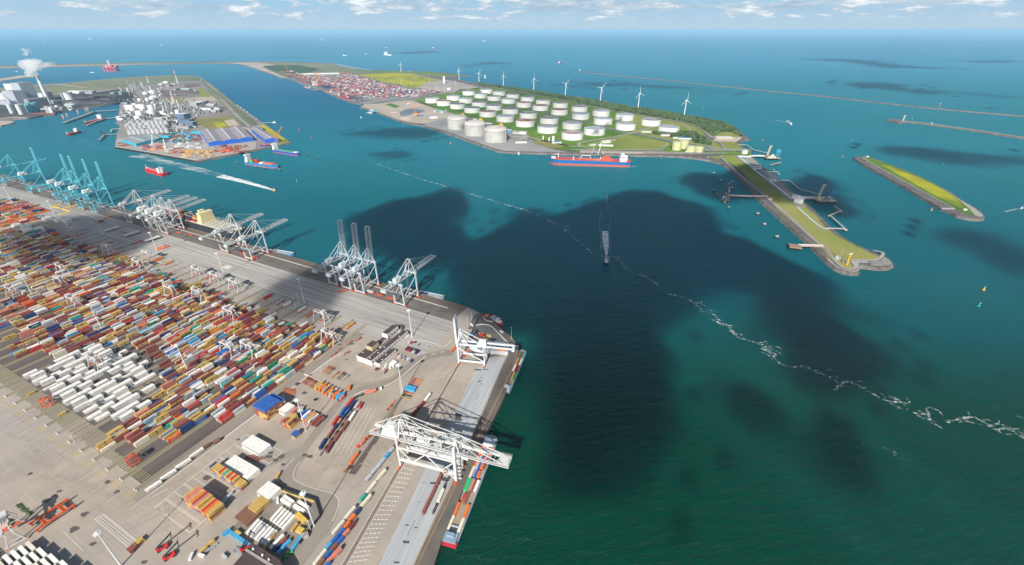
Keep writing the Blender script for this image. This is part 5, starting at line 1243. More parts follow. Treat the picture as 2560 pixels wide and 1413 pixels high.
def smallmast(v,x,y,h,lab):
    t = thing('lamp_post',lab,'lamp post',at(P(v,x,y))); b = MB(); b.cyl((0,0,0),.25,h,GAL,8,.12); b.build('pole',t)
    b = MB(); b.box((0,0,h),(1.6,.5,.3),paint('lamp housing',(.75,.76,.77),.4)); b.build('lamp',t)
smallmast('h',1715,765,18,'slim pole at the upper stack ends'); smallmast('h',1755,705,16,'shorter slim pole at the upper stack ends'); smallmast('d',970,590,18,'slim pole at the quay corner beside the moored tug')
smallmast('d',372,395,12,'left one of two slim poles near the quay corner'); smallmast('d',432,330,12,'right one of two slim poles near the quay corner'); smallmast('l',1812,1045,12,'short lamp post below the compound mast'); smallmast('k',710,255,9,'small lamp post at the lower stack ends')
smallmast('m',1335,985,22,'slim pole beside the tall mast by the trailers')

# ================================================================= CARRIERS, TRUCKS, SMALL VEHICLES
def agv():
    t = thing('container_carrier','x','container carrier'); b = MB(); b.box((0,0,.7),(14.6,3.0,.8),OR); b.build('deck',t)
    for s in (-1,1): b = MB(); b.box((s * 6.7,0,1.5),(1.2,2.8,.5),OR); b.build('end_box',t)
    for x in (-5,5):
        for s in (-1,1): b = MB(); b.tube((x,s * 1.1,.6),(x,s * 1.55,.6),.6,TYR,10); b.build('wheel',t)
    return t
V0 = agv(); vl = [('c',635,1105,25,None,'dark shaded'),('c',1035,1125,-27,'grey','loaded with a white box'),('c',1175,1165,-27,'rust','loaded with a rust red box'),('c',1335,1215,-27,None,'empty'),('b',500 - 45,890,63,None,'empty'),('b',295,760,-27,None,'empty'),('b',1000,770,-27,None,'empty'),('b',1145,790,-27,None,'faded'),
    ('b',765,970,40,'orange','loaded with an orange box'),('b',840,935,-27,None,'empty'),('b',1750,1005,-27,'navy','loaded with a blue box'),('b',1820,1035,-27,None,'empty'),('b',1955,1080,-27,None,'empty'),('b',95,570,63,None,'empty'),('b',100,900,63,None,'empty'),('a',1260,985,63,'rust','loaded with a rust red box'),('a',1360,925,63,None,'empty'),('a',1025,1140,63,None,'empty'),
    ('a',1360,1250,63,None,'empty'),('a',1740,1240,63,None,'empty'),('b',740,1110,63,'orange','loaded with an orange box'),('b',865,1155,63,'yellow','loaded with a yellow box'),('b',1385,1330,63,None,'empty'),('h',1360,625,63,'red','loaded with a red box'),('h',1520,685,63,'grey','loaded with a pale box'),('h',1615,720,63,'white','loaded with a white box'),('h',1795,785,63,'white','loaded with a pinkish box'),
    ('h',2400,985,63,'yellow','loaded with a yellow box'),('h',1900,840,63,None,'empty'),('d',350,790,63,None,'empty'),('d',200,712,63,None,'carrying gear'),('e',150,600,60,None,'half hidden')]
near_ = {'c': 'beside the grey cranes','b': 'on the open apron','a': 'left of the white cranes','h': 'waiting at the upper stack ends','d': 'near the corner crane','e': 'in the wagon lot'}
cnt = {}
for i,(v,x,y,a_,c_,st) in enumerate(vl):
    cnt[v] = cnt.get(v,0) + 1; p = P(v,x,y,.8); L_ = f'orange carrier {st}, {ordn(cnt[v])} of those {near_[v]}'
    if i == 0: V0.location = at(p); V0.rotation_euler = (0,0,R(a_)); tag(V0,L_,None,'orange container carriers')
    else: dup(V0,p,R(a_),L_,'orange container carriers')
    if c_:
        o = bpy.data.objects.new('loaded_container',cmesh(c_,12.2,'')); SC.collection.objects.link(o); o.location = (p[0],p[1],1.52); o.rotation_euler = (0,0,R(a_)); tag(o,f'{CNAME[c_]} box riding on the {ordn(cnt[v])} carrier {near_[v]}','container','boxes riding on orange carriers')
def car_proto(col,van=False):
    t = thing('van' if van else 'parked_car','x','van' if van else 'car'); m = paint(col[0] + ' car paint',col[1],.3,spec=.6); L_,h = (5.6,2.0) if van else (4.4,.75)
    b = MB(); b.box((0,0,.35),(L_,1.8,h),m,top=.96)
    if not van: b.box((-.2,0,1.1),(2.4,1.6,.5),m,top=.8)
    b.build('body',t); b = MB()
    if van: b.box((L_ / 2 - .55,0,1.35),(.9,1.7,.65),GLZ)
    else: b.box((-.2,0,1.08),(2.55,1.66,.38),GLZ,top=.84)
    b.build('windows',t)
    for x in (-L_ * .3,L_ * .3):
        for s in (-1,1): b = MB(); b.tube((x,s * .7,.33),(x,s * .95,.33),.33,TYR,8); b.build('wheel',t)
    return t
CARC = [('white',(.75,.75,.74)),('black',(.025,.025,.03)),('silver',(.45,.47,.49)),('red',(.45,.03,.03)),('dark blue',(.03,.05,.14)),('grey',(.18,.19,.2))]
CP = {}
def car(p,rz,ci,lab,grp,van=False):
    k = (ci,van)
    if k not in CP:
        t = car_proto(CARC[ci],van); t.location = at(p); t.rotation_euler = (0,0,rz); tag(t,lab,None,grp); CP[k] = t
    else: dup(CP[k],p,rz,lab,grp)
ci = 0
for r_,(a,c,n,dx,dy) in enumerate([(1395,445,9,19,6.5),(1410,425,8,19,6),(1300,505,9,20,8.5),(1310,530,9,19,7),(1430,360,3,16,4),(1500,360,2,40,30)]):
    for j in range(n):
        if CRN.random() < .1 and j not in (0,n - 1): continue
        k = CRN.choice([0,0,1,1,2,3,4,5]); nm = CARC[k][0]
        car(P('m',a + dx * j,c + dy * j),R(60) + (math.pi if j % 2 else 0),k,f'{nm} car, {ordn(j + 1)} from the left, {ordn(r_ + 1)} rank of the office car park','cars in the office car park')
for j,(x,y,k) in enumerate([(1040,677,4),(1062,682,3),(1130,672,0),(1160,690,3),(1150,714,4),(1310,673,4),(1330,662,1),(1650,415,2)]): car(P('m',x,y),R(63),k,f'{CARC[k][0]} car, {ordn(j + 1)} from the left between the office and the mast','cars between the office and the mast')
for j,(v,x,y) in enumerate([('m',1412,290),('m',1160,635),('m',1210,655),('l',550,1330),('l',1465,735),('d',430,402),('d',838,497),('l',900,1330),('l',660,1320)]):
    car(P(v,x,y),R(60 + 13 * j),0 if v != 'l' or j != 7 else 2,['white van beside the office end wall','white van parked beside the small white shed','second white van beside the small white shed','white van alone near the two red reach stackers','white van at the compound gate','white van at the quay corner','white van on the quay behind the tug','silver van near the dark roofed building','white van beside the row of loose trailers'][j],None,True)
def truck(p,rz,lab):
    t = thing('lorry',lab,'lorry',at(p),rz); b = MB(); m = paint('lorry cab paint',(.7,.7,.7),.35); b.box((0,0,.9),(2.4,2.4,2.3),m,top=.94); b.build('cab',t); b = MB(); b.box((1.2,0,2.0),(.1,2.1,.9),GLZ); b.build('windscreen',t)
    b = MB(); b.box((-3.0,0,.7),(6.4,.9,.35),OR); b.build('chassis',t)
    for x in (.2,-4.6,-3.4):
        for s in (-1,1): b = MB(); b.tube((x,s * .8,.5),(x,s * 1.2,.5),.5,TYR,10); b.build('wheel',t)
p = P('m',1095,903,1.5); q = P('m',1050,908,1.5); truck(p,math.atan2(p[1] - q[1],p[0] - q[0]),'white cabbed lorry pulling an orange box on the curved road')
train('m',[(1018,905,915,935,'salmon')],'behind the white lorry','box behind the white lorry'); train('m',[(725,858,712,905,'orange')],'standing alone by the road fork','lone orange box')
for i,(a,c_,e1,f1) in enumerate([(885,965,780,1010),(790,1010,760,1030)]):
    p = P('m',a,c_,1); q = P('m',e1,f1,1); trailer(((p[0] + q[0]) / 2,(p[1] + q[1]) / 2),math.atan2(q[1] - p[1],q[0] - p[0]),12,'black',['long black empty chassis behind the lorry box','short black empty chassis at the train head'][i],None)
train('n',[(1590,900,1510,985,'salmon'),(1470,1120,1370,1255,'orange')],'beside the planted strip','boxes beside the planted strip')
for i,(v,x,y,rz) in enumerate([('f',725,380,60),('n',1330,1340,60),('e',290,470,65),('n',1990,400,72),('n',1940,450,72),('n',1990,540,72)]):
    if i in (1,): continue
    trailer(P(v,x,y,1),R(rz),11,'orange' if i != 5 else 'yellow',['orange tractor unit at the end of the planted strip','','orange trailer under the rear girder of the big crane','orange trailer upper of two on the planted strip','orange trailer lower of two on the planted strip','tan trailer in the shadow of the big crane'][i],None)
def carrier(v,x,y,rz,lab,rust=(.50,.10,.05)):
    m = paint('straddle carrier orange',rust,.5); t = thing('straddle_carrier',lab,'straddle carrier',at(P(v,x,y)),R(rz))
    for s in (-1,1):
        b = MB(); b.bar((-4.5,s * 2.2,1),(4.5,s * 2.2,1),.9,m); b.build('bottom_beam',t); b = MB(); b.bar((-4.5,s * 2.2,9.2),(4.5,s * 2.2,9.2),.9,m); b.build('top_beam',t)
        for x_ in (-4,4): b = MB(); b.bar((x_,s * 2.2,1),(x_,s * 2.2,9.2),.7,m); b.build('leg',t)
        for x_ in (-3.6,-1.2,1.2,3.6): b = MB(); b.tube((x_,s * 1.9,.6),(x_,s * 2.5,.6),.6,DK,10); b.build('wheel',t)
    b = MB(); b.bar((-4,-2.2,9.4),(-4,2.2,9.4),.8,m); b.bar((4,-2.2,9.4),(4,2.2,9.4),.8,m); b.box((0,0,9.6),(3,4.6,1.1),m); b.build('engine_deck',t); b = MB(); b.box((4.6,-2.2,6.6),(1.6,1.5,2),GLZ); b.build('cab',t)
carrier('i',615,1180,20,'orange straddle carrier alone at the lower ends of the white lanes'); carrier('k',1280,450,63,'rusty orange straddle carrier beside the blue and yellow boxes')
def frame(v):
    m = paint('gantry frame orange',(.62,.11,.03),.5); c = P('k',497,933,3); e1 = P('k',375,1012,3); e2 = P('k',617,852,3); t = thing('steel_gantry','large orange unfinished gantry frame lying on the lower left yard','gantry frame',at(c),math.atan2(e2[1] - e1[1],e2[0] - e1[0])); t.scale = (.68,.72,.62)
    for s in (-1,1): b = MB(); b.bar((-19,s * 8,5.5),(19,s * 8,5.5),1.8,m,2.2); b.build('long_beam',t)
    for x in (-9,9):
        b = MB(); lattice(b,(x,-8,5),(x,8,5),3.0,2.0,m,3,.6); b.box((x,0,5.2),(3,14,.4),m); b.build('cross_beam',t)
    for x in (-17,17):
        for s in (-1,1): b = MB(); b.box((x,s * 8,0),(1.6,1.4,4.5),m); b.build('foot',t)
frame('k')
def reach(v,x,y,rz,lab):
    m = paint('reach stacker red',(.60,.03,.03),.4); t = thing('reach_stacker',lab,'reach stacker',at(P(v,x,y)),R(rz)); b = MB(); b.box((0,0,1),(7.5,3.2,1.5),m,top=.95); b.box((-3,0,2.5),(1.8,3,1),m); b.build('body',t)
    b = MB(); b.box((-1,0,2.5),(1.7,1.6,1.6),GLZ); b.build('cab',t); b = MB(); b.bar((-3,0,4),(8,0,11),.9,DK); b.build('lift_boom',t); b = MB(); b.bar((8,-3,10),(8,3,10),.5,DK); b.bar((8,-3,10),(8,-3,8.8),.4,DK); b.bar((8,3,10),(8,3,8.8),.4,DK); b.build('spreader',t)
    for x_ in (-2.8,2.6):
        for s in (-1,1): b = MB(); b.tube((x_,s * 1.2,.9),(x_,s * 1.9,.9),.9,DK,12); b.build('wheel',t)
reach('l',245,1240,40,'red reach stacker, left of two, black arm raised'); reach('l',320,1330,40,'red reach stacker, right of two, black arm raised'); reach('l',1125,1235,60,'small red reach stacker beside the dark roofed building')
def racks(v,x,y,n,dx,dy,L,rz,col,labf,grp):
    for i in range(n): trailer(P(v,x + dx * i,y + dy * i,1),R(rz),L,col,labf.format(ordn(i + 1)),grp)
racks('l',1165,255,4,34,12,9,18,'rust','rust red empty flat rack, {} from the left beside the white roofed stack','rust red flat racks'); racks('j',1830,790,5,28,4,11,-60,'orange','orange flat rack, {} from the left behind the blue pile','orange flat racks')
racks('l',720,1255,2,40,-35,8,45,'grey','pale flat rack, {} from the left below the yellow boxes','pale flat racks'); racks('l',1020,1270,4,16,4,9,-50,'grey','pale steel frame, {} from the left beside the dark building','pale steel frames')
# ================================================================= NEAR BUILDINGS
ROOF = paint('dark brown bitumen roof',(.075,.052,.050),.85,var=.18,scale=.3); WALLW = paint('white wall cladding',(.66,.64,.60),.6); TANB = paint('tan brick',(.50,.40,.27),.7); GREYR = paint('grey service deck',(.30,.28,.25),.7)
off = thing('office_building','long white office building with dark brown flat roofs and round end','office building')
def ybox(b,u0,u1,w0,w1,z0,h,m): b.prism(yrect(u0,u1,w0,w1),z0,z0 + h,m)
def bpart(name,parent,u0,u1,w0,w1,z0,h,wall,roof=ROOF,win=0,rw=.0):
    b = MB(); ybox(b,u0,u1,w0,w1,z0,h,wall); o = b.build(name,parent)
    b = MB(); ybox(b,u0 + .4,u1 - .4,w0 + .4,w1 - .4,z0 + h + .02,.12,roof); b.build('roof',o)
    for i in range(win):
        uu = u0 + (u1 - u0) * (i + .5) / win; b = MB(); ybox(b,uu - 1.0,uu + 1.0,w1 + .01,w1 + .08,z0 + h * .50,h * .22,GLZ); b.build('window',o)
    return o
bpart('main_wing',off,298,366,-345.5,-337.5,0,7.5,WALLW,win=14); bpart('front_wing',off,298,318,-361,-345.6,0,7.5,WALLW); bpart('tan_block',off,313,325,-359,-349,7.65,5.5,TANB)
bpart('middle_wing',off,326,345,-360,-345.6,0,6.0,WALLW); bpart('upper_block',off,343,364,-360,-351,0,12.5,WALLW,win=4); bpart('side_wing',off,301,331,-336.5,-328.5,0,4.5,WALLW,win=5)
b = MB(); c_ = Y(366,-358); b.cyl((c_[0],c_[1],0),8,6.5,WALLW,24); rt = b.build('round_wing',off); b = MB(); b.cyl((c_[0],c_[1],6.53),7.6,.15,ROOF,24); b.build('roof',rt)
b = MB(); ybox(b,327,342,-352.5,-348.5,6.2,.15,GREYR); b.build('service_strip',off)
b = MB()
for (u,w) in ((302,-343),(314,-341),(326,-342),(306,-358),(318,-333),(309,-331),(352,-340)): p = Y(u,w); b.dome((p[0],p[1],7.6 if w < -337 else 4.6),.9,.6,paint('skylight',(.65,.68,.7),.2),10,3)
b.build('skylights',off)
sh = thing('white_shed','small white container shed beside the parked vans','shed'); b = MB(); q = PL('m',[(1190,630),(1245,655),(1290,600),(1240,585)]); b.prism(q,0,2.8,WALLW); b.build('wall',sh); b = MB(); b.prism([(a[0],a[1]) for a in PL('m',[(1200,628),(1244,648),(1280,603),(1240,590)])],2.82,2.95,WT); b.build('roof',sh)
wsb = thing('workshop','dark brown roofed workshop at the bottom edge beside the compound','workshop')
q = [P('l',a,c,8) for a,c in [(1195,1175),(1480,1355),(1560,1500),(900,1500),(1010,1390)]]
b = MB(); b.prism(q,0,8,paint('grey workshop wall',(.35,.34,.33),.7)); b.build('wall',wsb); b = MB(); b.prism(q,8.02,8.3,ROOF); rf = b.build('roof',wsb)
b = MB(); b.prism([P('l',a,c,8.6) for a,c in [(1110,1255),(1135,1240),(1420,1413),(1400,1440)]],8.32,8.9,paint('pale roof gutter',(.33,.31,.29),.7)); b.build('ridge_strip',rf)
b = MB()
for (x,y) in ((1202,1245),(1300,1310),(1368,1357)): p = P('l',x,y,8.4); b.cyl((p[0],p[1],8.3),.7,1.1,WT,10)
b.build('roof_vents',rf)
wr = thing('canvas_warehouse','pale grey flat store under the corner crane with stained roof','store'); q = [P('d',a,c,5) for a,c in [(380,610),(420,570),(640,600),(890,625),(940,690),(920,760),(620,740),(400,700)]]
b = MB(); b.prism(q,0,5,paint('pale corrugated wall',(.5,.52,.54),.6)); b.build('wall',wr); b = MB(); b.prism(q,5.02,5.25,ground('stained pale roof',[(.42,.45,.49),(.06,.075,.10),(.50,.53,.56)],.06,det=4,lo=.42,hi=.52)); b.build('roof',wr)
hb = MB(); q = [P('d',a,c,9) for a,c in [(645,690),(700,625),(715,640),(680,725),(650,730)]]; hb.prism(q,5.3,9,WT); hb.build('roof_house',wr)
for i,(a,c,e_,f_,col,base) in enumerate([(750,700,815,705,'orange',5.3),(822,710,885,718,'orange',5.3),(530,515,625,540,'red',0),(620,520,715,540,'yellow',0),(535,497,590,505,'salmon',0),(395,505,440,515,'sky',0),(460,555,520,565,'red',0),(470,580,520,585,'navy',0)]):
    p = P('d',a,c,base + 2.6); q = P('d',e_,f_,base + 2.6); o = container((p[0] + q[0]) / 2,(p[1] + q[1]) / 2,base,math.atan2(q[1] - p[1],q[0] - p[0]),col,6.1 if math.dist(p,q) < 11 else 12.2,f'{CNAME[col]} box, {ordn(i + 1)} around the pale store at the quay corner',None,'')
b = MB(); p = P('m',200,738); q = P('m',640,935); b.sweep([p,q],1.0,0,KW,h=.9); tag(b.build('barrier'),'long white barrier wall behind the row of coloured trailers','barrier')
b = MB(); b.sweep(PL('l',[(1440,535),(1500,622),(1600,665),(1850,742)]),.8,0,paint('yellow barrier',(.60,.42,.15),.7),h=1.2); b.sweep(PL('l',[(1440,530),(1510,612),(1620,655),(1862,735),(1915,905),(1830,1010),(1700,1190)]),.5,0,paint('dark fence',(.03,.04,.04),.7),h=3.0); tag(b.build('compound_fence'),'dark fence with tan kerb enclosing the trailer compound','fence')
b = MB(); b.box(at(P('l',1715,925)),(12,3.6,3),paint('yellow frame steel',(.62,.42,.08),.5),R(-35)); b.box(at(P('l',1705,1055)),(6,4,2.6),paint('yellow frame steel',(.62,.42,.08),.5),R(-20)); tag(b.build('spreader_frame'),'yellow lifting frame lying beside the compound mast','lifting frame')
b = MB(); b.box(at(P('l',1755,1110)),(5,4,3),paint('grey workshop wall',(.35,.34,.33),.7),R(30)); tag(b.build('grey_hut'),'small grey hut beside the compound fence','hut')
for i,(x,y) in enumerate([(1590,1285),(1540,1335)]):
    t = thing('tractor',f'green yard tractor, {["upper", "lower"][i]} of two beside the dark workshop','tractor',at(P('l',x,y)),R(20)); b = MB(); b.box((0,0,.6),(4.5,2.2,1.2),paint('tractor green',(.05,.42,.06),.4)); b.build('body',t); b = MB(); b.box((-.6,0,1.8),(1.8,1.9,1.3),GLZ); b.build('cab',t)
    for x_ in (-1.5,1.5):
        for s in (-1,1): b = MB(); b.tube((x_,s * .9,.6),(x_,s * 1.3,.6),.6,DK,10); b.build('wheel',t)
bt = MB()
for i,(a,c) in enumerate([(655,795),(700,770),(730,765),(800,800),(830,790),(860,770),(900,785),(940,770),(970,765),(780,820),(850,840),(760,880),(810,895),(780,905),(830,910),(770,895)]): pass
ylw = paint('yellow barrier block',(.66,.46,.05),.6); k = 0
for (a,c,d,e,n) in ((650,800,760,765,8),(665,795,740,808,6),(780,820,980,770,12),(780,820,880,850,8),(760,892,850,870,7)):
    for j in range(n):
        p = P('a',a + (d - a) * j / (n - 1),c + (e - c) * j / (n - 1)); o = bpy.data.objects.new('barrier_block',None) if False else None
        bb = MB(); bb.box((0,0,0),(4.2,1.8,1.6),ylw,top=.85); o = bb.build('barrier_block'); o.location = (p[0],p[1],.05); o.rotation_euler = (0,0,R(20)); k += 1
        tag(o,f'yellow barrier block, {ordn(k)} along the zigzag line under the blue cranes','barrier block','yellow barrier blocks under the blue cranes')
def hut(v,x,y,d,rz,m,lab,cat='hut',z=0):
    t = thing(cat.replace(' ','_'),lab,cat,at(P(v,x,y,z),z),R(rz)); b = MB(); b.box((0,0,0),d,m); b.build('wall',t); b = MB(); b.box((0,0,d[2] + .01),(d[0] + .3,d[1] + .3,.25),paint('hut roof',tuple(min(.8,c * 1.1) for c in (.5,.5,.5)),.7)); b.build('roof',t)
for i,(x,y) in enumerate([(520,640),(545 - 10,735),(700,800)]):
    t = thing('shelter_roof',['pale curved shelter roof, leftmost on the apron','pale curved shelter roof, middle of three on the apron','pale flat shelter roof, rightmost on the apron'][i],'shelter',at(Y(383 + i * 4,-1085 + 62 * i)),R(63)); b = MB(); b.box((0,0,4),(26,9,.5),paint('shelter cream',(.62,.61,.54),.7)); b.build('roof',t); b = MB()
    for a in (-11,0,11):
        for s in (-1,1): b.box((a,s * 3.8,0),(.4,.4,4),gm)
    b.build('posts',t)
b = MB(); b.box((0,0,0),(10,15,.15),paint('new concrete patch',(.60,.57,.52),.8),R(63)); o = b.build('concrete_pad'); o.location = at(P('b',1605,1200),.06); tag(o,kind='structure')
# ================================================================= OIL TANKS
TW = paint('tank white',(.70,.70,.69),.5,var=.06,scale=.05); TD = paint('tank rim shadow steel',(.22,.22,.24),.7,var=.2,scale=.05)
FR = [paint('floating roof pale',(.34,.38,.43),.6,var=.12,scale=.06),paint('floating roof dark',(.16,.17,.20),.6,var=.2,scale=.06),paint('floating roof rusty',(.30,.17,.13),.7,var=.25,scale=.06)]
def oil_tank(depth,roof):
    t = thing('oil_tank','x','oil tank'); b = MB(); n = 48; Rr = 40.0; H_ = 22.0
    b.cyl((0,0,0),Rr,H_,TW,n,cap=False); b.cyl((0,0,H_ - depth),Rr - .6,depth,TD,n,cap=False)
    vs = []
    for rr in (Rr,Rr - .6): vs += [(rr * math.cos(2 * math.pi * i / n),rr * math.sin(2 * math.pi * i / n),H_) for i in range(n)]
    b.add(vs,[(i,(i + 1) % n,n + (i + 1) % n,n + i) for i in range(n)],TW)
    for z in (H_ - 3.0,H_ - 8): b.cyl((0,0,z),Rr + .5,.35,TW,n,cap=False)
    b.build('shell',t)
    b = MB(); b.cyl((0,0,H_ - depth),Rr - .7,.25,FR[roof],n); b.cyl((0,0,H_ - depth + .3),Rr * .55,.6,FR[roof],32); b.build('floating_roof',t)
    b = MB(); b.bar((30,24,H_ + 1),(14,9,H_ - depth + 1),1.6,TW,.4); b.build('roof_ladder',t)
    b = MB()
    for i in range(10):
        a,c = -.9 + i * .11,-.9 + (i + 1) * .11; b.bar((41 * math.cos(a),41 * math.sin(a),i * 2.2),(41 * math.cos(c),41 * math.sin(c),(i + 1) * 2.2),1.4,STG,.3)
    b.build('stairway',t); return t
OT = {}
rows_ = [('front','C',[(415,437,1,0),(565,470,3,2),(740,508,4,1),(925,555,4,1),(1125,603,4,2),(1350,662,1,0),(1605,720,1.5,2),(1890,795,7,0),(2210,873,9,2)]),
         ('second','C',[(685,407,1,0),(845,440,1,0),(1015,485,3,1),(1205,525,4,1),(1415,570,1,1),(1645,622,6,1),(1912,685,6,1),(2205,748,5,0),(2492,820,3,0)]),
         ('third','C',[(880,345,3,1),(1035,380,1,0),(1207,410,5,1),(1390,445,1,0),(1587,490,4,2),(1800,528,1.5,2),(2043,580,1.5,2),(2315,633,1,0),(2602,695,1.5,0),(2892,758,6,0),(3442,800,2,0)]),
         ('back','C',[(1107,325,1,0),(1270,352,1,0),(1445,385,1,1),(1635,420,4,1),(1835,460,4,1),(2055,495,5,1),(2302,540,5,1),(2578,595,4,0),(2880,645,2,0),(3217,708,8,1)])]
def oname(r,i,n): return f'{ordn(i + 1)} tank from the left'
for rn_,v,L_ in rows_:
    for i,(x,y,d,rf) in enumerate(L_):
        p = P(v,x,y,22); k = (d,rf); desc = {0: 'pale floating roof',1: 'dark roof',2: 'rusty brown roof'}[rf]
        lab = f'white oil tank with {desc}, {ordn(i + 1)} from the left in the {rn_} row'
        if k not in OT: t = oil_tank(d,rf); t.location = at(p,.6); t.rotation_euler = (0,0,.3 * i); tag(t,lab,None,'white oil tanks'); OT[k] = t
        else: dup(OT[k],(p[0],p[1],.6),.4 * i + 1,lab,'white oil tanks')
# ---- gas tanks
LC = paint('gas tank concrete',(.43,.425,.40),.75,var=.12,scale=.05); LR = paint('gas tank dome',(.50,.47,.45),.7,var=.15,scale=.04); YP = paint('platform yellow',(.62,.42,.05),.5)
def lng():
    t = thing('gas_tank','x','gas tank'); b = MB(); b.cyl((0,0,0),41,39,LC,56,cap=False)
    for i in range(4): a = i * math.pi / 2 + .5; b.box((41.5 * math.cos(a),41.5 * math.sin(a),0),(2.2,5,39),LC,a)
    b.cyl((0,0,37),42,2,LC,56,42); b.build('wall',t)
    b = MB(); b.dome((0,0,39),41,11.5,LR,56,8)
    for i in range(24): a = i * math.pi / 12; b.tube((30 * math.cos(a),30 * math.sin(a),46.5),(15 * math.cos(a),15 * math.sin(a),49.5),.35,LC,5)
    b.build('dome',t,True); b = MB(); b.box((33,20,44),(20,9,2),YP); b.box((36,24,46),(10,5,6),YP); b.box((28,17,46),(12,4,2.2),YP); b.build('roof_platform',t)
    b = MB(); b.box((38,26,0),(5,5,46),paint('stair white',(.6,.62,.63),.6)); b.bar((36,30,4),(30,34,44),.8,YP); b.build('stair_tower',t); return t
T0 = lng()
for i,(x,y) in enumerate([(740,824),(967,903),(1228,983)]):
    lab = ['domed concrete gas tank, farthest of three on the waterfront','domed concrete gas tank, middle of three on the waterfront','domed concrete gas tank, nearest of three on the waterfront'][i]; p = P('C',x,y)
    if i == 0: T0.location = at(p,.9); T0.rotation_euler = (0,0,.55); tag(T0,lab,None,'domed gas tanks')
    else: dup(T0,(p[0],p[1],.9),.55,lab,'domed gas tanks')
def tankthing(name,lab,grp,p,r,h,col,cone=.06,rail=True,z=.8,n=20):
    t = thing(name,lab,'tank',at(p,z),0,grp); m = paint(*col) if isinstance(col,tuple) else col; b = MB(); b.cyl((0,0,0),r,h,m,n,cap=False); b.build('shell',t)
    b = MB(); b.cyl((0,0,h),r,r * cone * 2,m,n,r * .05); b.build('roof',t); b = MB(); b.bar((r + .3,0,0),(r * .7 + .2,r * .7 + .2,h),.5,gm,.2); b.build('ladder',t); return t
TY = ('pale yellow tank',(.52,.53,.30),.5,0.,.06,.1)
for i,(x,y,r,h) in enumerate([(1230,1108,15,25),(1320,1088,15,25),(1410,1132,14,17),(1518,1134,14,16)]): tankthing('yellow_tank',f'pale yellow storage tank, {ordn(i + 1)} from the left near the hook root','pale yellow tanks',P('D',x,y - 8),r,h,TY)
tankthing('white_silo','grey vertical tank beside the gas yard buildings',None,P('C',1960,1010),4.5,22,TW); tankthing('red_white_tank','slim white tank left of the grey vertical tank',None,P('C',1908,992),2.5,14,TW); tankthing('red_white_tank','slim white tank with red foot near the gas yard',None,P('C',1832,975),2.5,14,TW)

def simple_bld(v,x,y,d,rz,wall,roof,lab,cat='building',z=.7,name=None,pitch=0,wins=0,roofl=None):
    t = thing(name or cat.replace(' ','_'),lab,cat,at(P(v,x,y),z),R(rz)); b = MB(); b.box((0,0,0),d,wall)
    if wins:
        pass
    b.build('wall',t); b = MB()
    if pitch: 
        a,c,h = d[0] / 2 + .4,d[1] / 2 + .4,d[2]; b.add([(-a,-c,h),(a,-c,h),(a,c,h),(-a,c,h),(-a,0,h + pitch),(a,0,h + pitch)],[(0,1,5,4),(2,3,4,5),(1,2,5),(3,0,4)],roof)
    else: b.box((0,0,d[2] + .02),(d[0] + .6,d[1] + .6,.5),roof)
    b.build('roof',t); return t
WB = paint('pale building wall',(.58,.58,.57),.6); BLW = paint('bright blue wall',(.02,.12,.55),.5); CYW = paint('cyan blue wall',(.03,.42,.62),.5); GRR = paint('grey roof sheet',(.33,.33,.34),.6,var=.12,scale=.03); BLR = paint('blue roof sheet',(.03,.25,.55),.5)
for a in [('C',965,715,(22,6,5),-30,WB,BLR,'long blue and white shed below the tank field, upper left'),('C',1140,770,(30,8,5),-25,WB,BLR,'long blue and white shed behind the middle gas tank'),('C',1395,885,(22,14,12),-10,BLR,WB,'blue fronted control building beside the nearest gas tank'),('C',2005,1018,(34,9,5),8,WB,BLR,'blue roofed shed beside the grey vertical tank'),
          ('C',1535,895,(55,14,8),-22,WB,TW,'long white process hall right of the gas tanks'),('C',1550,1015,(40,8,6),5,WB,GRR,'grey pipe rack building on the gas yard'),('D',845,878,(38,9,4),0,WB,WB,'small white building below the last oil tank'),('D',1120,920,(55,18,5),5,WB,GRR,'grey complex among trees behind the yellow tanks'),('D',1360,965,(58,12,5),-8,WB,BLR,'blue roofed building between the clumps of trees'),
          ('D',1240,955,(30,10,4),-8,WB,paint('pale green roof',(.25,.5,.4),.6),'green roofed shed left of the blue roofed building'),('D',330,1010,(30,16,6),20,WB,TW,'white shed in the contractor yard'),('D',160,1045,(24,10,4),20,WB,paint('pale green roof',(.25,.5,.4),.6),'green roofed sheds in the contractor yard'),('D',330,1052,(50,12,4),-12,WB,WB,'long pale storage shed in the contractor yard'),
          ('D',400,985,(30,8,3),15,paint('brick',(.35,.2,.15),.8),GRR,'brown shed at the edge of the contractor yard'),('D',1830,955,(60,26,5),0,G_sand,WB,'pale construction site building near the hook root'),('D',2095,1150,(16,14,10),0,WB,WB,'white block building at the first jetty'),('C',565,250,(14,22,48),12,WB,WB,'tall white slab tower beyond the oil tanks'),('B',1930,660,(20,14,12),0,TW,TW,'small white silo house below the slab tower'),
          ('F',1160,655,(18,14,9),-40,WB,WB,'white block building at the second jetty'),('F',1130,620,(16,12,8),-40,WB,WB,'smaller white block at the landward end of the second jetty'),('F',1548,1210,(8,5,4),20,WB,WB,'small white hut left of the yellow radar tower'),('F',1620,1250,(9,7,2.5),20,GRR,GRR,'low grey hut at the foot of the radar tower'),('r',998,535,(7,4,3),0,WB,WB,'white hut near the right end of the grass island'),('r',217,108,(8,4,3),0,WB,WB,'white hut at the left tip of the grass island'),('F',885,628,(7,5,3),-40,TANB,TANB,'tan hut beside the hook road'),
          ('D',1360,1130,(6,4,3),0,WB,WB,'tiny white hut between the yellow tanks'),('B',1545,483,(30,8,6),0,paint('maroon wall',(.25,.1,.12),.7),WB,'small dark building on the far sea dyke')]: simple_bld(*a)
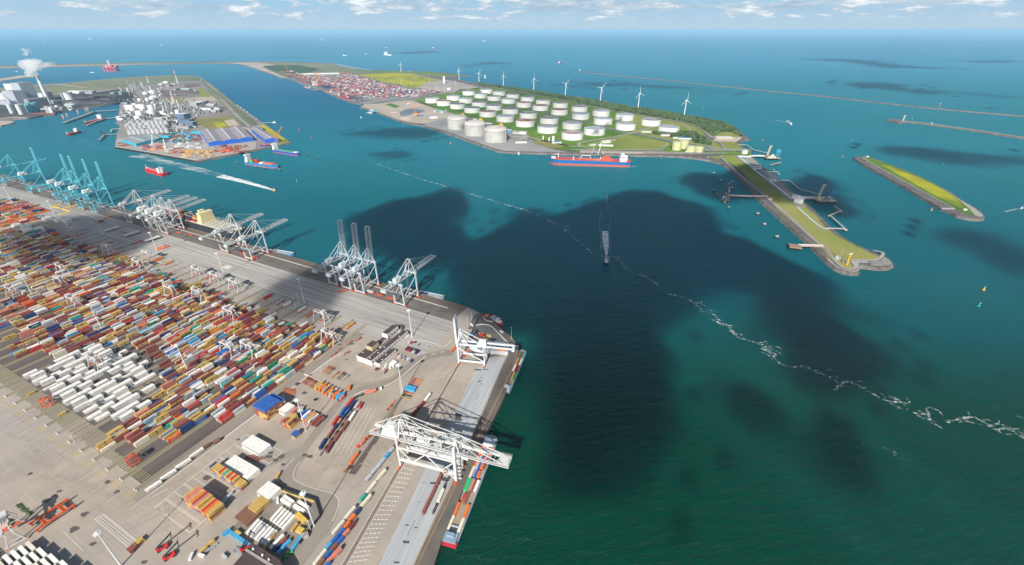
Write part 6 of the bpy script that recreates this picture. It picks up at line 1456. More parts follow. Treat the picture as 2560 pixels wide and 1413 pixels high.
# process gear by the gas yard
def rackthing(v,x,y,L,rz,lab,h=8,w=8,col=('pipe rack steel',(.38,.40,.40),.5),seed=1,posts=True,z=.8):
    t = thing('pipe_rack',lab,'pipe rack',at(P(v,x,y),z),R(rz)); m = paint(*col); rn = random.Random(seed); b = MB()
    for i in range(int(L / 8) + 1):
        xx = -L / 2 + 8 * i
        for s in (-1,1): b.box((xx,s * w / 2,0),(.6,.6,h),m)
        b.bar((xx,-w / 2,h),(xx,w / 2,h),.5,m)
    b.build('frame',t); b = MB()
    for j in range(4): b.tube((-L / 2,-w / 2 + .8 + j * (w - 1.6) / 3,h + .6),(L / 2,-w / 2 + .8 + j * (w - 1.6) / 3,h + .6),.5,gm,6)
    b.build('pipes',t)
rackthing('C',1500,975,90,-15,'yellow grey pipe rack right of the nearest gas tank',12,10,('mustard steel',(.40,.33,.14),.6)); rackthing('C',1590,1010,30,0,'tall steel vaporiser frame on the gas yard',26,8); rackthing('C',1440,930,50,-15,'mustard process frame touching the nearest gas tank',16,14,('mustard steel',(.40,.33,.14),.6))
rackthing('D',480,1118,300,-2,'long white pipe rack along the quay of the tank terminal',4,6); rackthing('D',1330,1160,260,-2,'long white pipe rack leading to the hook root',4,6); rackthing('D',1830,1135,170,-2,'pipe bridge over the road at the hook root',9,14,('bridge grey',(.40,.42,.43),.6)); rackthing('D',1530,1080,110,-22,'pale pipe bridge behind the yellow tanks',5,6)
# ---- wind turbines
def turbine(rot):
    t = thing('wind_turbine','x','wind turbine'); m = paint('turbine white',(.80,.80,.80),.4,var=.03); b = MB(); b.cyl((0,0,0),2.2,66,m,14,1.2); b.build('tower',t); b = MB(); b.box((0,1.5,65.5),(4,11,4),m,top=.85); nc = b.build('nacelle',t)
    b = MB(); b.dome((0,-5.4,67.5),1.9,1.9,m,10,3,True); b.build('hub',t)
    for k in range(3):
        a = rot + k * 2 * math.pi / 3; b = MB(); dx,dz = math.sin(a),math.cos(a); n = 5
        pts = []
        for i in range(n + 1): r = 1.5 + 35 * i / n; w = 1.9 * (1 - i / n) ** .8 + .3; pts.append((r,w))
        vs = []
        for r,w in pts:
            for s,d in ((-.3,-5.2),(.7,-5.2),(.2,-5.7)): vs.append((r * dx + s * w * dz,d,67.5 + r * dz - s * w * dx))
        fs = []
        for i in range(n):
            for j in range(3): fs.append((3 * i + j,3 * i + (j + 1) % 3,3 * i + 3 + (j + 1) % 3,3 * i + 3 + j))
        b.add(vs,fs,m); b.build('blade',t)
    return t
TB = {}
for i,(v,x,y,rot,rz) in enumerate([('B',1452,480,0.,.3),('C',757,200,-.15,.6),('C',1013,245,.35,.5),('C',1323,288,-.1,.6),('C',1712,336,-.1,.6),('C',2115,408,.75,.4),('D',260,475,.75,.2),('D',742,560,-.15,.4),('D',1330,668,0.,.4)]):
    lab = f'white wind turbine, {ordn(i + 1)} from the left in the coastal row' if i else 'distant white wind turbine left of the coastal row'
    if rot not in TB: t = turbine(rot); t.location = at(P(v,x,y)); t.rotation_euler = (0,0,rz); tag(t,lab,None,'white wind turbines'); TB[rot] = t
    else: dup(TB[rot],P(v,x,y),rz,lab,'white wind turbines',(.9,.9,.9) if i == 0 else None)
# ---- scrub and woods
LFM = []
for nm,c_ in (('leaf mid',(.060,.105,.030)),('leaf dark',(.030,.062,.022)),('leaf light',(.075,.12,.045)),('leaf olive',(.07,.09,.035))): LFM.append(paint(nm,c_,.8,var=.25,scale=.08))
def inpoly(x,y,pg):
    r = False; n = len(pg)
    for i in range(n):
        ax,ay = pg[i - 1]; bx,by = pg[i]
        if (ay > y) != (by > y) and x < (bx - ax) * (y - ay) / (by - ay + 1e-12) + ax: r = not r
    return r
def scrub(name,pts,lab,n,smin,smax,hmax,z0=.5,seed=1,kind='stuff',cat='trees'):
    rn = random.Random(seed); b = MB(); xs = [p[0] for p in pts]; ys = [p[1] for p in pts]; k = 0; tries = 0
    while k < n and tries < n * 40:
        tries += 1; x = rn.uniform(min(xs),max(xs)); y = rn.uniform(min(ys),max(ys))
        if not inpoly(x,y,pts): continue
        k += 1; s = rn.uniform(smin,smax); d = noise.noise(Vector((x * .02,y * .02,0))); h = hmax * (.45 + .6 * rn.random()) * (1 + .5 * d)
        m = LFM[min(3,max(0,int(rn.random() * 2.2 + (1.6 if d < -.05 else 0 if d < .2 else 1.2))))]
        vs = []; fs = []; nn = 6
        for (rz_,zz) in ((1.0,.25),(.85,.65)):
            a0 = rn.random() * 6
            for i in range(nn): a = a0 + 6.283 * i / nn; r_ = s * rz_ * (.65 + .6 * rn.random()); vs.append((x + r_ * math.cos(a),y + r_ * math.sin(a),z0 + h * zz * (.8 + .4 * rn.random())))
        vs.append((x + rn.gauss(0,s * .2),y + rn.gauss(0,s * .2),z0 + h))
        for i in range(nn): j = (i + 1) % nn; fs += [(i,j,nn + j,nn + i),(nn + i,nn + j,2 * nn)]
        vs += [(v_[0],v_[1],z0 - .2) for v_ in vs[:nn]]; o_ = 2 * nn + 1
        for i in range(nn): j = (i + 1) % nn; fs.append((o_ + i,o_ + j,j,i))
        b.add(vs,fs,m)
    return tag(b.build(name),lab,cat,kind=kind)
belt = PL('C',[(990,248),(1110,265),(1330,295),(1500,322),(1700,345),(1900,385),(2120,420),(2400,470)]) + PL('D',[(0,445),(260,485),(560,545),(740,572),(1050,612),(1330,672),(1550,697),(1850,768),(1950,812),(2030,890),(2060,925),(1900,868),(1790,875),(1700,925),(1600,850),(1480,782),(1340,742),(1050,695),(700,635),(400,585),(110,530),(0,512)]) + PL('C',[(2300,490),(1900,415),(1500,348),(1190,296),(1050,278)])
scrub('coastal_scrub',belt,'dark green belt of scrub and low trees along the outer coast',5200,5,10,11,seed=4)
scrub('wood',PL('D',[(930,890),(1000,880),(1200,885),(1390,885),(1500,900),(1560,940),(1640,1000),(1685,1045),(1600,1035),(1440,1005),(1440,970),(1300,945),(1180,945),(1150,915),(1000,915)]),'clumps of dark trees around the low buildings behind the yellow tanks',420,5,9,12,seed=5)
scrub('shrubs',PL('k',[(0,960),(60,980),(130,1010),(80,1060),(0,1060)]),'low shrubs on bare ground under the corner stacking crane',120,.8,1.7,2.2,.05,seed=6); scrub('shrubs',PL('k',[(150,850),(200,830),(300,930),(290,945)]),'narrow green hedge beside the orange frame',70,.7,1.2,1.2,.05,seed=7)
# ================================================================= SECOND TERMINAL
stk = MB(); rn = random.Random(5); pg = PL('B',[(560,545),(680,520),(760,560),(960,520),(1120,552),(1300,600),(1560,660),(1840,682),(1640,715),(1500,740),(1150,745),(1000,720),(760,655),(700,620)])
xs = [p[0] for p in pg]; ys = [p[1] for p in pg]; a0 = R(-52); cs_,sn_ = math.cos(a0),math.sin(a0)
for i in range(-90,90):
    for j in range(-90,90):
        x = (min(xs) + max(xs)) / 2 + i * 14 * cs_ - j * 18 * sn_; y = (min(ys) + max(ys)) / 2 + i * 14 * sn_ + j * 18 * cs_
        if inpoly(x,y,pg) and rn.random() < .72 and j % 7:
            c_ = rn.choice(['rust','maroon','navy','maroon','grey','teal','salmon','white','navy','blue','red','grey','rust','navy'])
            bulk(stk,x,y,.6,a0,12.5,c_,False,9); 
            if rn.random() < .5: bulk(stk,x,y,3.2,a0,12.5,rn.choice(['rust','red','navy','grey','salmon','white']),False,7)
for (x0,y0,x1,y1,n,cc) in ((835,490,950,515,30,['red','red','salmon']),(780,500,1020,570,60,['white','cream','grey']),(1620,660,1830,685,50,['red','yellow','blue','red','white','orange']),(1110,590,1270,610,20,['white','cream']),(1400,655,1540,670,18,['white']),(1430,720,1620,725,26,['cream','white'])):
    for i in range(n): p = P('B',rn.uniform(x0,x1),rn.uniform(y0,y1)); bulk(stk,p[0],p[1],.6,a0,13,rn.choice(cc),False,6)
tag(stk.build('far_container_stacks'),'far mass of red, blue and white containers on the second terminal','containers',kind='stuff')
NV = ('navy crane steel',(.035,.055,.12)); SO = paint('salmon boom',(.66,.22,.10),.5)
def far_crane(lab,up,s=1.0):
    t = thing('quay_crane',lab,'crane'); m = paint(*NV)
    for x in (0,30):
        for y in (-9,9): b = MB(); b.bar((x,y,0),(x,y,40),2.0,m); b.build('leg',t)
    b = MB(); b.bar((0,-9,14),(30,-9,14),1.6,m); b.bar((0,9,14),(30,9,14),1.6,m); b.bar((0,-9,40),(0,9,40),2,m); b.bar((30,-9,40),(30,9,40),2,m); b.bar((30,-9,40),(27,0,62),1.4,m); b.bar((30,9,40),(27,0,62),1.4,m); b.bar((27,0,62),(2,0,41),1.0,m); b.build('frame',t)
    b = MB(); b.bar((-22,0,41),(32,0,41),5,SO,2.6); b.build('main_girder',t); b = MB(); b.box((2,0,43),(14,9,6),paint('house white',(.7,.7,.7),.5)); b.build('machinery_house',t)
    b = MB(); b.bar((32,0,41),(46,0,98) if up else (92,0,43),5,SO,3); b.build('boom',t); b = MB(); b.bar((27,0,62),(39,0,70) if up else (70,0,44),.8,m); b.build('fore_stay',t); return t
FU,FD = far_crane('x',True),far_crane('x',False); q0 = P('B',340,545); q1 = P('B',1040,790); used = [False,False]
qa = math.atan2(q1[1] - q0[1],q1[0] - q0[0])
for i,(x,y,up) in enumerate([(340,535,0),(350,540,1),(400,560,0),(430,570,0),(480,585,0),(520,600,0),(570,615,0),(625,630,0),(655,640,1),(670,645,1),(690,655,1),(720,665,0),(760,680,0),(880,730,0),(960,758,0),(1040,785,0)]):
    p = P('B',x + 25,y - 6); src = FU if up else FD; k = 0 if up else 1; lab = f'navy and salmon quay crane, {ordn(i + 1)} from the far end of the second terminal, boom {"raised" if up else "lowered"}'
    rz = qa - math.pi / 2
    if not used[k]: src.location = at(p,.6); src.rotation_euler = (0,0,rz); tag(src,lab,None,'cranes of the second terminal'); used[k] = True
    else: dup(src,(p[0],p[1],.6),rz,lab,'cranes of the second terminal')
for i,(x,y,h) in enumerate(sorted([(1558,612,38),(1738,590,38),(1808,655,38),(1620,690,40),(1888,690,40),(2000,620,36),(820,500,36),(1160,560,36),(1450,600,36)])):
    t = thing('light_mast',f'slender light mast over the second terminal, {ordn(i + 1)} from the left','light mast',at(P('B',x,y),.6),0,'light masts of the second terminal'); b = MB(); b.cyl((0,0,0),.9,h,GAL,6,.5); b.build('pole',t); b = MB(); b.cyl((0,0,h),2.2,.6,TW,8); b.build('lamp_ring',t)
simple_bld('B',640,505,(330,26,10),14,WB,TW,'long white warehouse at the back of the second terminal')
# ================================================================= CONSTRUCTION SITE BITS
def heap(v,x,y,r,h,m,lab): b = MB(); b.dome((0,0,0),r,h,m,14,4); o = b.build('sand_heap'); o.location = at(P(v,x,y),.6); tag(o,lab,'heap')
heap('B',1780,938,22,6,TW,'white covered heap on the construction sand'); heap('B',1510,945,30,6,G_sand,'pale sand heap near the shore'); heap('B',1395,885,26,5,G_sand,'pale sand heap beside the pool'); heap('B',1600,905,16,6,paint('orange tarpaulin',(.6,.25,.05),.7),'orange covered heap beside the pool')
t = thing('tower_crane','orange tower crane standing on the construction sand','crane',at(P('B',1595,900),.6)); b = MB(); lattice(b,(0,0,0),(0,.01,38),2,2,SO,4,.5); b.build('mast',t); b = MB(); b.bar((-12,0,38),(30,4,39),1.4,SO); b.build('jib',t)
rn = random.Random(8)
cb_ = sorted((a + rn.gauss(0,28),c + rn.gauss(0,7)) for a,c in (rn.choice([(1880,890),(1530,800),(1690,930),(1180,875),(1820,880),(1900,905)]) for _ in range(26)))
for i,(x,y) in enumerate(cb_):
    c_ = rn.choice([WB,TW,paint('teal sheet',(.1,.4,.35),.6),SO,GRR,BLR])
    simple_bld('B',x,y,(rn.uniform(8,22),rn.uniform(5,10),rn.uniform(3,6)),rn.uniform(0,180),c_,rn.choice([WB,TW,GRR,c_]),f'site cabin on the construction sand, {ordn(i + 1)} from the left','site cabin')
# ================================================================= PLANT PENINSULA
SV = ('silver tank sheet',(.50,.51,.52),.35,.2,.1,.05); PWT = ('plant white',(.74,.74,.73),.5)
# silver tank farm, rows from the water back
k = 0
for r_,(x0,y0,dx,dy,n) in enumerate([(1310,1112,46,-2.2,9),(1325,1075,47,-2.4,8),(1300,1040,62,-3,7),(1330,1010,60,-3,6),(1500,1035,44,-2,5)]):
    for i in range(n):
        k += 1; p = P('A',x0 + dx * i,y0 + dy * i - 4); tankthing('silver_tank',f'silver storage tank, {ordn(i + 1)} from the left, {ordn(r_ + 1)} row from the dock','silver tanks of the tank farm',p,8.5 if r_ != 2 else 12,[17,18,15,13,22][r_],SV,.12,n=14)
for i,(x,y,r,h) in enumerate(sorted([(1290,870,13,24),(1330,870,13,24),(1400,865,13,24),(1440,865,13,24),(1520,870,13,24),(1550,866,13,22),(1405,928,16,22),(1525,915,16,22),(1385,965,13,16),(1460,712,15,14),(1530,705,20,18),(1400,778,9,14),(1478,775,10,14),(1520,760,18,10),(1665,598,18,12),(1530,740,15,8),(1625,605,8,8),(1790,925,9,26)])):
    tankthing('white_tank',f'white process tank, {ordn(i + 1)} from the left in the chemical plant','white tanks of the chemical plant',P('A',x,y - 4),r,h,PWT,.10,n=18)
rn = random.Random(21); cols = [('column steel',(.52,.54,.55),.4),PWT,('column green',(.30,.42,.36),.5),('column dark',(.22,.24,.26),.5)]
k = 0
for (x,y,h) in sorted([(1245,670,45),(1305,665,62),(1320,672,58),(1335,680,48),(1375,670,60),(1392,676,56),(1410,690,40),(1425,640,34),(1465,645,32),(1455,672,48),(1480,690,34),(1510,668,26),(1565,655,26),(1290,690,30),(1350,655,30),(1230,700,26),(1680,880,44),(1700,860,40),(1730,850,36),(1795,850,42),(1690,905,28),(1830,880,30),(1645,870,24),(1560,730,22),(1250,840,20),(1230,900,18),(1880,960,22)]):
    k += 1; t = thing('process_column',f'tall slim process column, {ordn(k)} from the left in the chemical plant','process column',at(P('A',x,y),.7),0,'process columns of the chemical plant'); m = paint(*cols[k % 4]); b = MB(); b.cyl((0,0,0),2.0 + (k % 3),h,m,10); b.build('vessel',t); b = MB()
    for z in range(8,int(h),9): b.cyl((0,0,z),3.6 + (k % 3),.5,gm,10)
    b.build('platforms',t)
def stack_tower(v,x,y,h,lab,r=2.2,z=.7):
    t = thing('flare_tower',lab,'flare tower',at(P(v,x,y),z)); b = MB(); m1 = paint('flare red',(.62,.10,.07),.6); m2 = paint(*PWT)
    n = 7
    for i in range(n): lattice(b,(0,0,h * i / n),(0,.01,h * (i + 1) / n),7 - 4 * i / n,7 - 4 * i / n,m1 if i % 2 == 0 and i > 3 or i == 6 else m2,5,.8)
    b.build('lattice',t); b = MB(); b.cyl((0,2,0),r,h + 4,m2,8,r * .7); b.build('flue',t)
stack_tower('A',1745,800,62,'red and white lattice stack in the green plant',3); stack_tower('A',1490,590,45,'striped lattice flare at the far edge of the plant'); stack_tower('A',1785,600,100,'very thin tall red lattice mast beyond the plant',.5)
bl = [(1640,900,40,30,12),(1700,950,60,26,9),(1850,960,70,50,26),(1870,990,90,40,14),(1920,1020,60,30,16),(1830,1045,120,24,8),(1970,825,70,60,18),(2010,800,60,40,12),(2080,860,90,40,9),(2120,820,80,30,8),(2170,880,70,40,10),(2200,860,60,40,12),(2050,790,80,20,8),(1780,660,90,30,8),(1860,660,110,30,7),(1700,625,60,40,10),(1610,610,50,20,8),(1740,610,60,18,8),(1550,800,50,22,9),(1230,960,50,40,9),(1260,930,40,22,8),(1200,945,40,20,8),(1620,800,40,30,8),(1600,960,70,30,8),(1680,1010,60,30,16),(1250,800,60,20,7),(1350,810,40,20,7),(1460,830,50,16,7),(1600,690,40,30,9),(850,690,150,30,8),(900,700,100,20,10),(740,690,90,30,9),(720,825,70,30,14),(1150,700,60,40,9),(1230,705,50,30,16),(1770,985,50,30,8)]
NB_ = set(bl[2:5])
for i,(x,y,a,c,h) in enumerate(sorted(bl)):
    m = [WB,paint('plant grey panel',(.36,.38,.40),.6),paint('plant green panel',(.28,.40,.34),.6),GRR,TW][(i * 7) % 5] if (x,y,a,c,h) not in NB_ else paint('plant blue panel',(.10,.16,.28),.6)
    simple_bld('A',x,y,(a * .6,c * .7,h),rn.choice([-12,-8,-15,78]),m,[GRR,WB,TW,paint('plant dark roof',(.14,.16,.2),.7)][(i * 5) % 4],f'plant building, {ordn(i + 1)} from the left among the chemical plant blocks','plant building')
for i,(x,y,L,rz) in enumerate(sorted([(1300,760,420,-14),(1300,840,300,-10),(1500,950,500,-8),(1450,990,400,-8),(1600,1000,120,78),(1240,980,260,84),(1600,840,360,80),(1350,905,380,-8),(1750,880,300,-10),(1900,895,300,-10),(1700,1070,420,-8),(1820,720,260,-8),(1480,680,240,82),(1420,640,280,-8),(1250,860,120,85),(1850,760,200,-10)])):
    rackthing('A',x + 25,y,L * .38,rz,f'pipe rack crossing the chemical plant, {ordn(i + 1)} from the left',7,9,('green rack steel',(.33,.40,.36),.6) if i % 2 else ('pipe rack steel',(.38,.40,.40),.5),i)
b = MB(); rn = random.Random(33)
for i in range(700):
    x,y = rn.uniform(1200,2200),rn.uniform(640,1080)
    if x > 1640 and y < 790 and rn.random() < .8: continue
    if x > 2000 and (y > 900 or y < 790): continue
    if x > 1960 and y > 930: continue
    if x < 1250 and y > 990: continue
    p = P('A',x,y); b.box((p[0],p[1],.7),(rn.uniform(2,16),rn.uniform(2,7),rn.uniform(2,12)),rn.choice([WB,GRR,gm,paint('column green',(.30,.42,.36),.5),paint('plant grey panel',(.36,.38,.40),.6),gm,GRR,paint('unit mid grey',(.25,.25,.26),.6),paint('unit rose',(.34,.26,.24),.7)]),R(rn.choice([-10,80])))
tag(b.build('plant_equipment'),'fine clutter of vessels, pipes and small units across the chemical plant','plant equipment',kind='stuff')
# ---- steel yard
def shed(v,pts,h,wall,roof,lab,pitchz=4,bays=3,z=.7):
    """long hall drawn from its four ground corners (front-left, front-right, back-right, back-left), bays of low pitched roof with light strips"""
    t = thing('warehouse',lab,'warehouse'); q = PL(v,pts); b = MB(); b.prism(q,z,z + h,wall); b.build('wall',t)
    b = MB(); ls = MB(); n = bays * 2
    for i in range(n):
        f0,f1 = i / n,(i + 1) / n; A = ln(q[0],q[1],f0); B = ln(q[0],q[1],f1); C_ = ln(q[3],q[2],f1); D_ = ln(q[3],q[2],f0); za = z + h + .1 + (pitchz if i % 2 else 0); zb = z + h + .1 + (0 if i % 2 else pitchz)
        b.add([at(A,za),at(B,zb),at(C_,zb),at(D_,za)],[(0,1,2,3)],roof); m_ = z + h - .0
        b.add([at(A,m_),at(B,m_),at(B,zb),at(A,za)],[(0,1,2,3)],wall); b.add([at(D_,m_),at(C_,m_),at(C_,zb),at(D_,za)],[(3,2,1,0)],wall)
        if i % 2 == 0: ls.add([at(ln(A,B,.9),zb - pitchz * .1 + .3),at(B,zb + .3),at(C_,zb + .3),at(ln(D_,C_,.9),zb - pitchz * .1 + .3)],[(0,1,2,3)],paint('roof light strip',(.72,.78,.82),.4))
    rf = b.build('roof',t); ls.build('light_strips',rf); return t
PR = paint('mauve roof sheet',(.30,.27,.29),.6,var=.10,scale=.02)
shed('A',[(2095,1228),(2540,1172),(2430,1062),(2010,1100)],12,BLW,PR,'huge blue walled warehouse with mauve roof and light strips',4,3)
shed('u',[(1080,268),(1400,232),(980,10),(760,20)],12,BLW,PR,'second blue walled warehouse beside the yellow verge',3,1)
shed('A',[(1370,1228),(1560,1185),(1420,1135),(1215,1185)],9,CYW,paint('greenish roof sheet',(.27,.31,.31),.6),'cyan walled warehouse with grey green roof, left part',2,1); shed('A',[(1565,1183),(1640,1165),(1560,1130),(1440,1140)],9,CYW,paint('greenish roof sheet',(.27,.31,.31),.6),'cyan walled warehouse, small right wing',2,1)
simple_bld('A',1640,1140,(60,12,7),-14,CYW,CYW,'long cyan shed at the back of the steel yard'); simple_bld('A',1980,1100,(50,10,7),-8,CYW,CYW,'cyan shed beside the huge blue warehouse'); simple_bld('B',20,1065,(40,24,14),-45,paint('purple grey wall',(.25,.27,.36),.6),PR,'purple grey house at the peninsula tip')
b = MB(); rn = random.Random(9)
def heaps(n,x0,x1,y0,y1,cs,L0=8,L1=26):
    for i in range(n):
        x,y = rn.uniform(x0,x1),rn.uniform(y0,y1); p = P('A',x,y); b.box((p[0],p[1],.7),(rn.uniform(L0,L1),rn.uniform(1.5,4),rn.uniform(1,3)),rn.choice(cs),R(rn.choice([-15,-12,-18,70]) + rn.gauss(0,5)))
Y2 = cpaint('yellow'); RU = cpaint('rust'); GYs = paint('steel grey stock',(.38,.39,.40),.5); BR = cpaint('brown')
heaps(70,1830,2130,1265,1335,[Y2,Y2,cpaint('orange'),GYs]); heaps(60,2150,2480,1220,1290,[RU,BR,RU,cpaint('maroon'),cpaint('orange')]); heaps(70,1760,2000,1190,1245,[GYs,GYs,WB]); heaps(50,1440,1620,1215,1270,[RU,cpaint('orange'),cpaint('blue'),cpaint('red'),Y2]); heaps(20,1190,1330,1190,1222,[RU,BR,cpaint('orange')]); heaps(25,1700,1830,1240,1300,[cpaint('red'),RU,GYs]); heaps(16,2200,2320,1255,1290,[cpaint('orange'),cpaint('red')])
tag(b.build('steel_stock'),'scattered piles of yellow, rusty and grey steel stock on the quay yard','steel stock',kind='stuff')
b = MB(); rn = random.Random(10)
for i in range(230):
    x,y = rn.uniform(1560,2010),rn.uniform(1085,1195)
    if y > 1195 - (x - 1560) * .05 and rn.random() < .5: continue
    p = P('A',x,y); bulk(b,p[0],p[1],.7,R(-14),12.2,rn.choice(['rust','maroon','navy','teal','blue','green','rust','grey','sky']),False,4.8)
for i in range(20): p = P('u',rn.uniform(960,1160),rn.uniform(300,350)); bulk(b,p[0],p[1],.7,R(10),12,rn.choice(['red','blue','salmon','red']),False,4)
tag(b.build('yard_containers'),'loose stacks of red, green and blue containers in the steel yard','containers',kind='stuff')
def harbour_crane(v,x,y,rz,lab,col,h=26,jib=32,up=55,z=.7):
    t = thing('harbour_crane',lab,'crane',at(P(v,x,y),z),R(rz)); m = paint(*col)
    for a in (-4,4):
        for c in (-4,4): b = MB(); b.bar((a,c,0),(a * .5,c * .5,h * .5),1.0,m); b.build('leg',t)
    b = MB(); b.cyl((0,0,h * .45),1.9,h * .5,m,10,1.4); b.build('column',t); b = MB(); b.box((-1.5,0,h * .5),(8,5,4),m); b.build('cabin',t); b = MB(); lattice(b,(2,0,h * .6),(2 + jib * math.cos(R(up)),0,h * .6 + jib * math.sin(R(up))),1.8,1.8,m,3,.6); b.build('jib',t); b = MB(); b.bar((0,0,h),(2 + jib * .8 * math.cos(R(up)),0,h * .6 + jib * .8 * math.sin(R(up))),.4,m); b.build('stay',t)
harbour_crane('A',1545,1255,60,'white harbour crane on the steel yard quay, left of two',PWT,26,30,78); harbour_crane('A',1672,1280,100,'white harbour crane on the steel yard quay, right of two',PWT,26,24,82); harbour_crane('u',1345,262,40,'orange harbour crane beside the second blue warehouse',('crane orange',(.62,.20,.04),.5),34,42,48)
# ================================================================= POWER STATION
PG = paint('power station grey',(.36,.40,.45),.5,var=.05,scale=.02); PLt = paint('power station light',(.60,.63,.66),.5,var=.05,scale=.02); SG = paint('silo concrete',(.32,.33,.34),.7); SL = paint('silo pale',(.56,.58,.58),.6); SC_ = paint('silo teal',(.12,.42,.46),.5)
ps = thing('boiler_house','huge grey and white boiler house of the power station','power station',at(P('x',330,860),.7),R(-20))
for nm,c,d,m in (('main_hall',(0,60,0),(75,60,98),PG),('white_hall',(-72,60,0),(66,60,92),PLt),('front_hall',(28,0,0),(85,50,66),PG),('pale_front',(-30,10,0),(44,44,60),PLt),('low_hall',(10,-40,0),(110,26,20),PG)):
    b = MB(); b.box(c,d,m); o = b.build(nm,ps); b = MB(); b.box((c[0],c[1],d[2] + .1),(d[0] - 3,d[1] - 3,1),GRR); b.build('roof',o)
b = MB()
for i in range(9): b.cyl((-25 + 7 * i,60,98),1.2,7,gm,8)
b.build('roof_vents',ps)
b = MB(); b.bar((-40,-26,46),(75,-60,18),3.5,PLt); b.bar((75,-60,18),(75,-60,0),2,PG); tag_ = b.build('conveyor',ps)
tankthing('ash_silo','large pale round silo in front of the boiler house',None,P('x',145,855),19,52,('silo pale',(.56,.58,.58),.6),.02,n=28)
ch = thing('chimney','very tall pale tapering chimney smoking beside the power station','chimney',at(P('x',985,880),.7)); b = MB(); b.cyl((0,0,0),10.5,118,PLt,28,6.6); b.build('shaft',ch); b = MB(); b.cyl((0,0,118),6.6,22,paint('chimney grey top',(.33,.35,.36),.6),28,6.2); b.build('upper_band',ch); b = MB(); b.cyl((0,0,140.1),5.4,.6,DK,20); b.build('mouth',ch)
for i,(x,y,r,h,m) in enumerate([(250,1050,9,40,SL),(290,1045,9,38,SG),(435,1072,10,44,SL),(500,1062,10,44,SL),(610,1040,11,42,SC_),(715,1020,11,40,SC_),(760,1005,9,40,SC_)]): tankthing('quay_silo',f'tall round silo, {ordn(i + 1)} from the left along the power station quay','quayside silos',P('x',x,y),r,h,m,.03,n=18)
for i in range(6): tankthing('coal_silo',f'dark concrete silo, {ordn(i + 1)} from the left behind the teal silos','dark concrete silos',P('x',630 + 62 * i,985 - 9 * i),13,50,SG,.02,n=18)
tankthing('round_silo','big lone grey silo on the coal yard right of the chimney',None,P('x',1390,800),21,42,PLt,.02,n=28); tankthing('small_silo','small grey silo touching the lone grey silo',None,P('x',1260,790),6,38,PG,.02,n=12)
simple_bld('x',980,780,(36,30,40),-20,PG,GRR,'grey duct block behind the chimney'); simple_bld('x',1060,860,(24,20,16),-20,PLt,PLt,'small pale block right of the chimney foot'); simple_bld('x',850,745,(60,26,24),-20,PLt,TW,'pale filter building left of the chimney'); simple_bld('x',1420,930,(50,24,14),-10,PG,PLt,'grey shed on the shore below the chimney'); simple_bld('x',1500,650,(80,30,12),-8,TW,TW,'long white hall at the edge of the coal yard')
simple_bld('x',1700,640,(110,26,10),-4,PG,PG,'long grey hall at the edge of the coal yard'); simple_bld('x',970,1040,(16,14,30),10,SG,SG,'grey elevator tower on the red jetty'); simple_bld('x',1030,1040,(12,10,26),10,SL,SL,'white loader tower at the end of the red jetty')
b = MB(); rn = random.Random(12)
for i in range(46): x,y = rn.uniform(1100,2350),rn.uniform(680,860); p = P('x',x,y); L_ = rn.uniform(40,150); b.box((p[0],p[1],.7),(L_,rn.uniform(14,30),rn.uniform(3,9)),rn.choice([G_coal,paint('coal',(.02,.022,.026),.9),paint('ore',(.07,.07,.075),.9)]),R(rn.gauss(-5,4)),top=.8,topy=.15)
tag(b.build('coal_heaps'),'long dark ridges of coal and ore on the bulk yard','coal heaps',kind='stuff')
b = MB()
for i in range(40): x,y = rn.uniform(350,1500),rn.uniform(900,1010); p = P('x',x,y + (1100 - x) * .05); b.box((p[0],p[1],.7),(rn.uniform(5,30),rn.uniform(5,14),rn.uniform(3,14)),rn.choice([PG,PLt,SG,gm,TW]),R(-15))
tag(b.build('quay_clutter'),'jumble of small sheds and conveyors along the power station shore','sheds',kind='stuff')
JC = paint('jetty concrete',(.42,.41,.38),.7); PLD = paint('dark pile',(.05,.055,.05),.8)
def jetty(name,lab,pts,w,z=.5,mat=None,pile=12,seed=1,pipes=0,cat='jetty'):
    t = thing(name,lab,cat); b = MB(); m = mat or JC
    for p,q in zip(pts[:-1],pts[1:]): b.bar(at(p,z + .0),at(q,z + .0),w,m,1.1)
    b.build('deck',t); b = MB()
    for p,q in zip(pts[:-1],pts[1:]):
        L_ = math.dist(p,q); n = max(1,int(L_ / pile))
        for i in range(n + 1): c = ln(p,q,i / n); b.cyl((c[0],c[1],WZ - 1),.8,5.0 + z,PLD,6,cap=False)
    b.build('piles',t)
    if pipes:
        b = MB()
        for k in range(pipes):
            for p,q in zip(pts[:-1],pts[1:]):
                dx,dy = q[0] - p[0],q[1] - p[1]; l = math.hypot(dx,dy); o = (k - pipes / 2 + .5) * w / (pipes + 1); b.tube((p[0] - dy / l * o,p[1] + dx / l * o,z + 1.3),(q[0] - dy / l * o,q[1] + dx / l * o,z + 1.3),.45,paint('jetty pipe',(.6,.6,.58),.5),6)
        b.build('pipes',t)
    return t
jetty('red_jetty','red trestle jetty below the power station silos',PL('x',[(560,1055),(820,1055),(1080,1068)]),8,2,paint('red trestle',(.50,.12,.12),.6)); jetty('coal_quay','pale quay with unloaders left of the red jetty',PL('x',[(-100,1160),(250,1130),(540,1140)]),14,1)
jetty('long_pier','long grey pier with loading arms reaching into the dock',PL('x',[(2320,985),(1840,1015),(1700,1075),(1250,1235)]),15,1.5,paint('pier grey',(.28,.29,.29),.8)); jetty('dock_pier','narrow trestle leading to the moored red tanker',PL('x',[(2290,1132),(2060,1155),(1900,1205),(1700,1285)]),7,1.0)
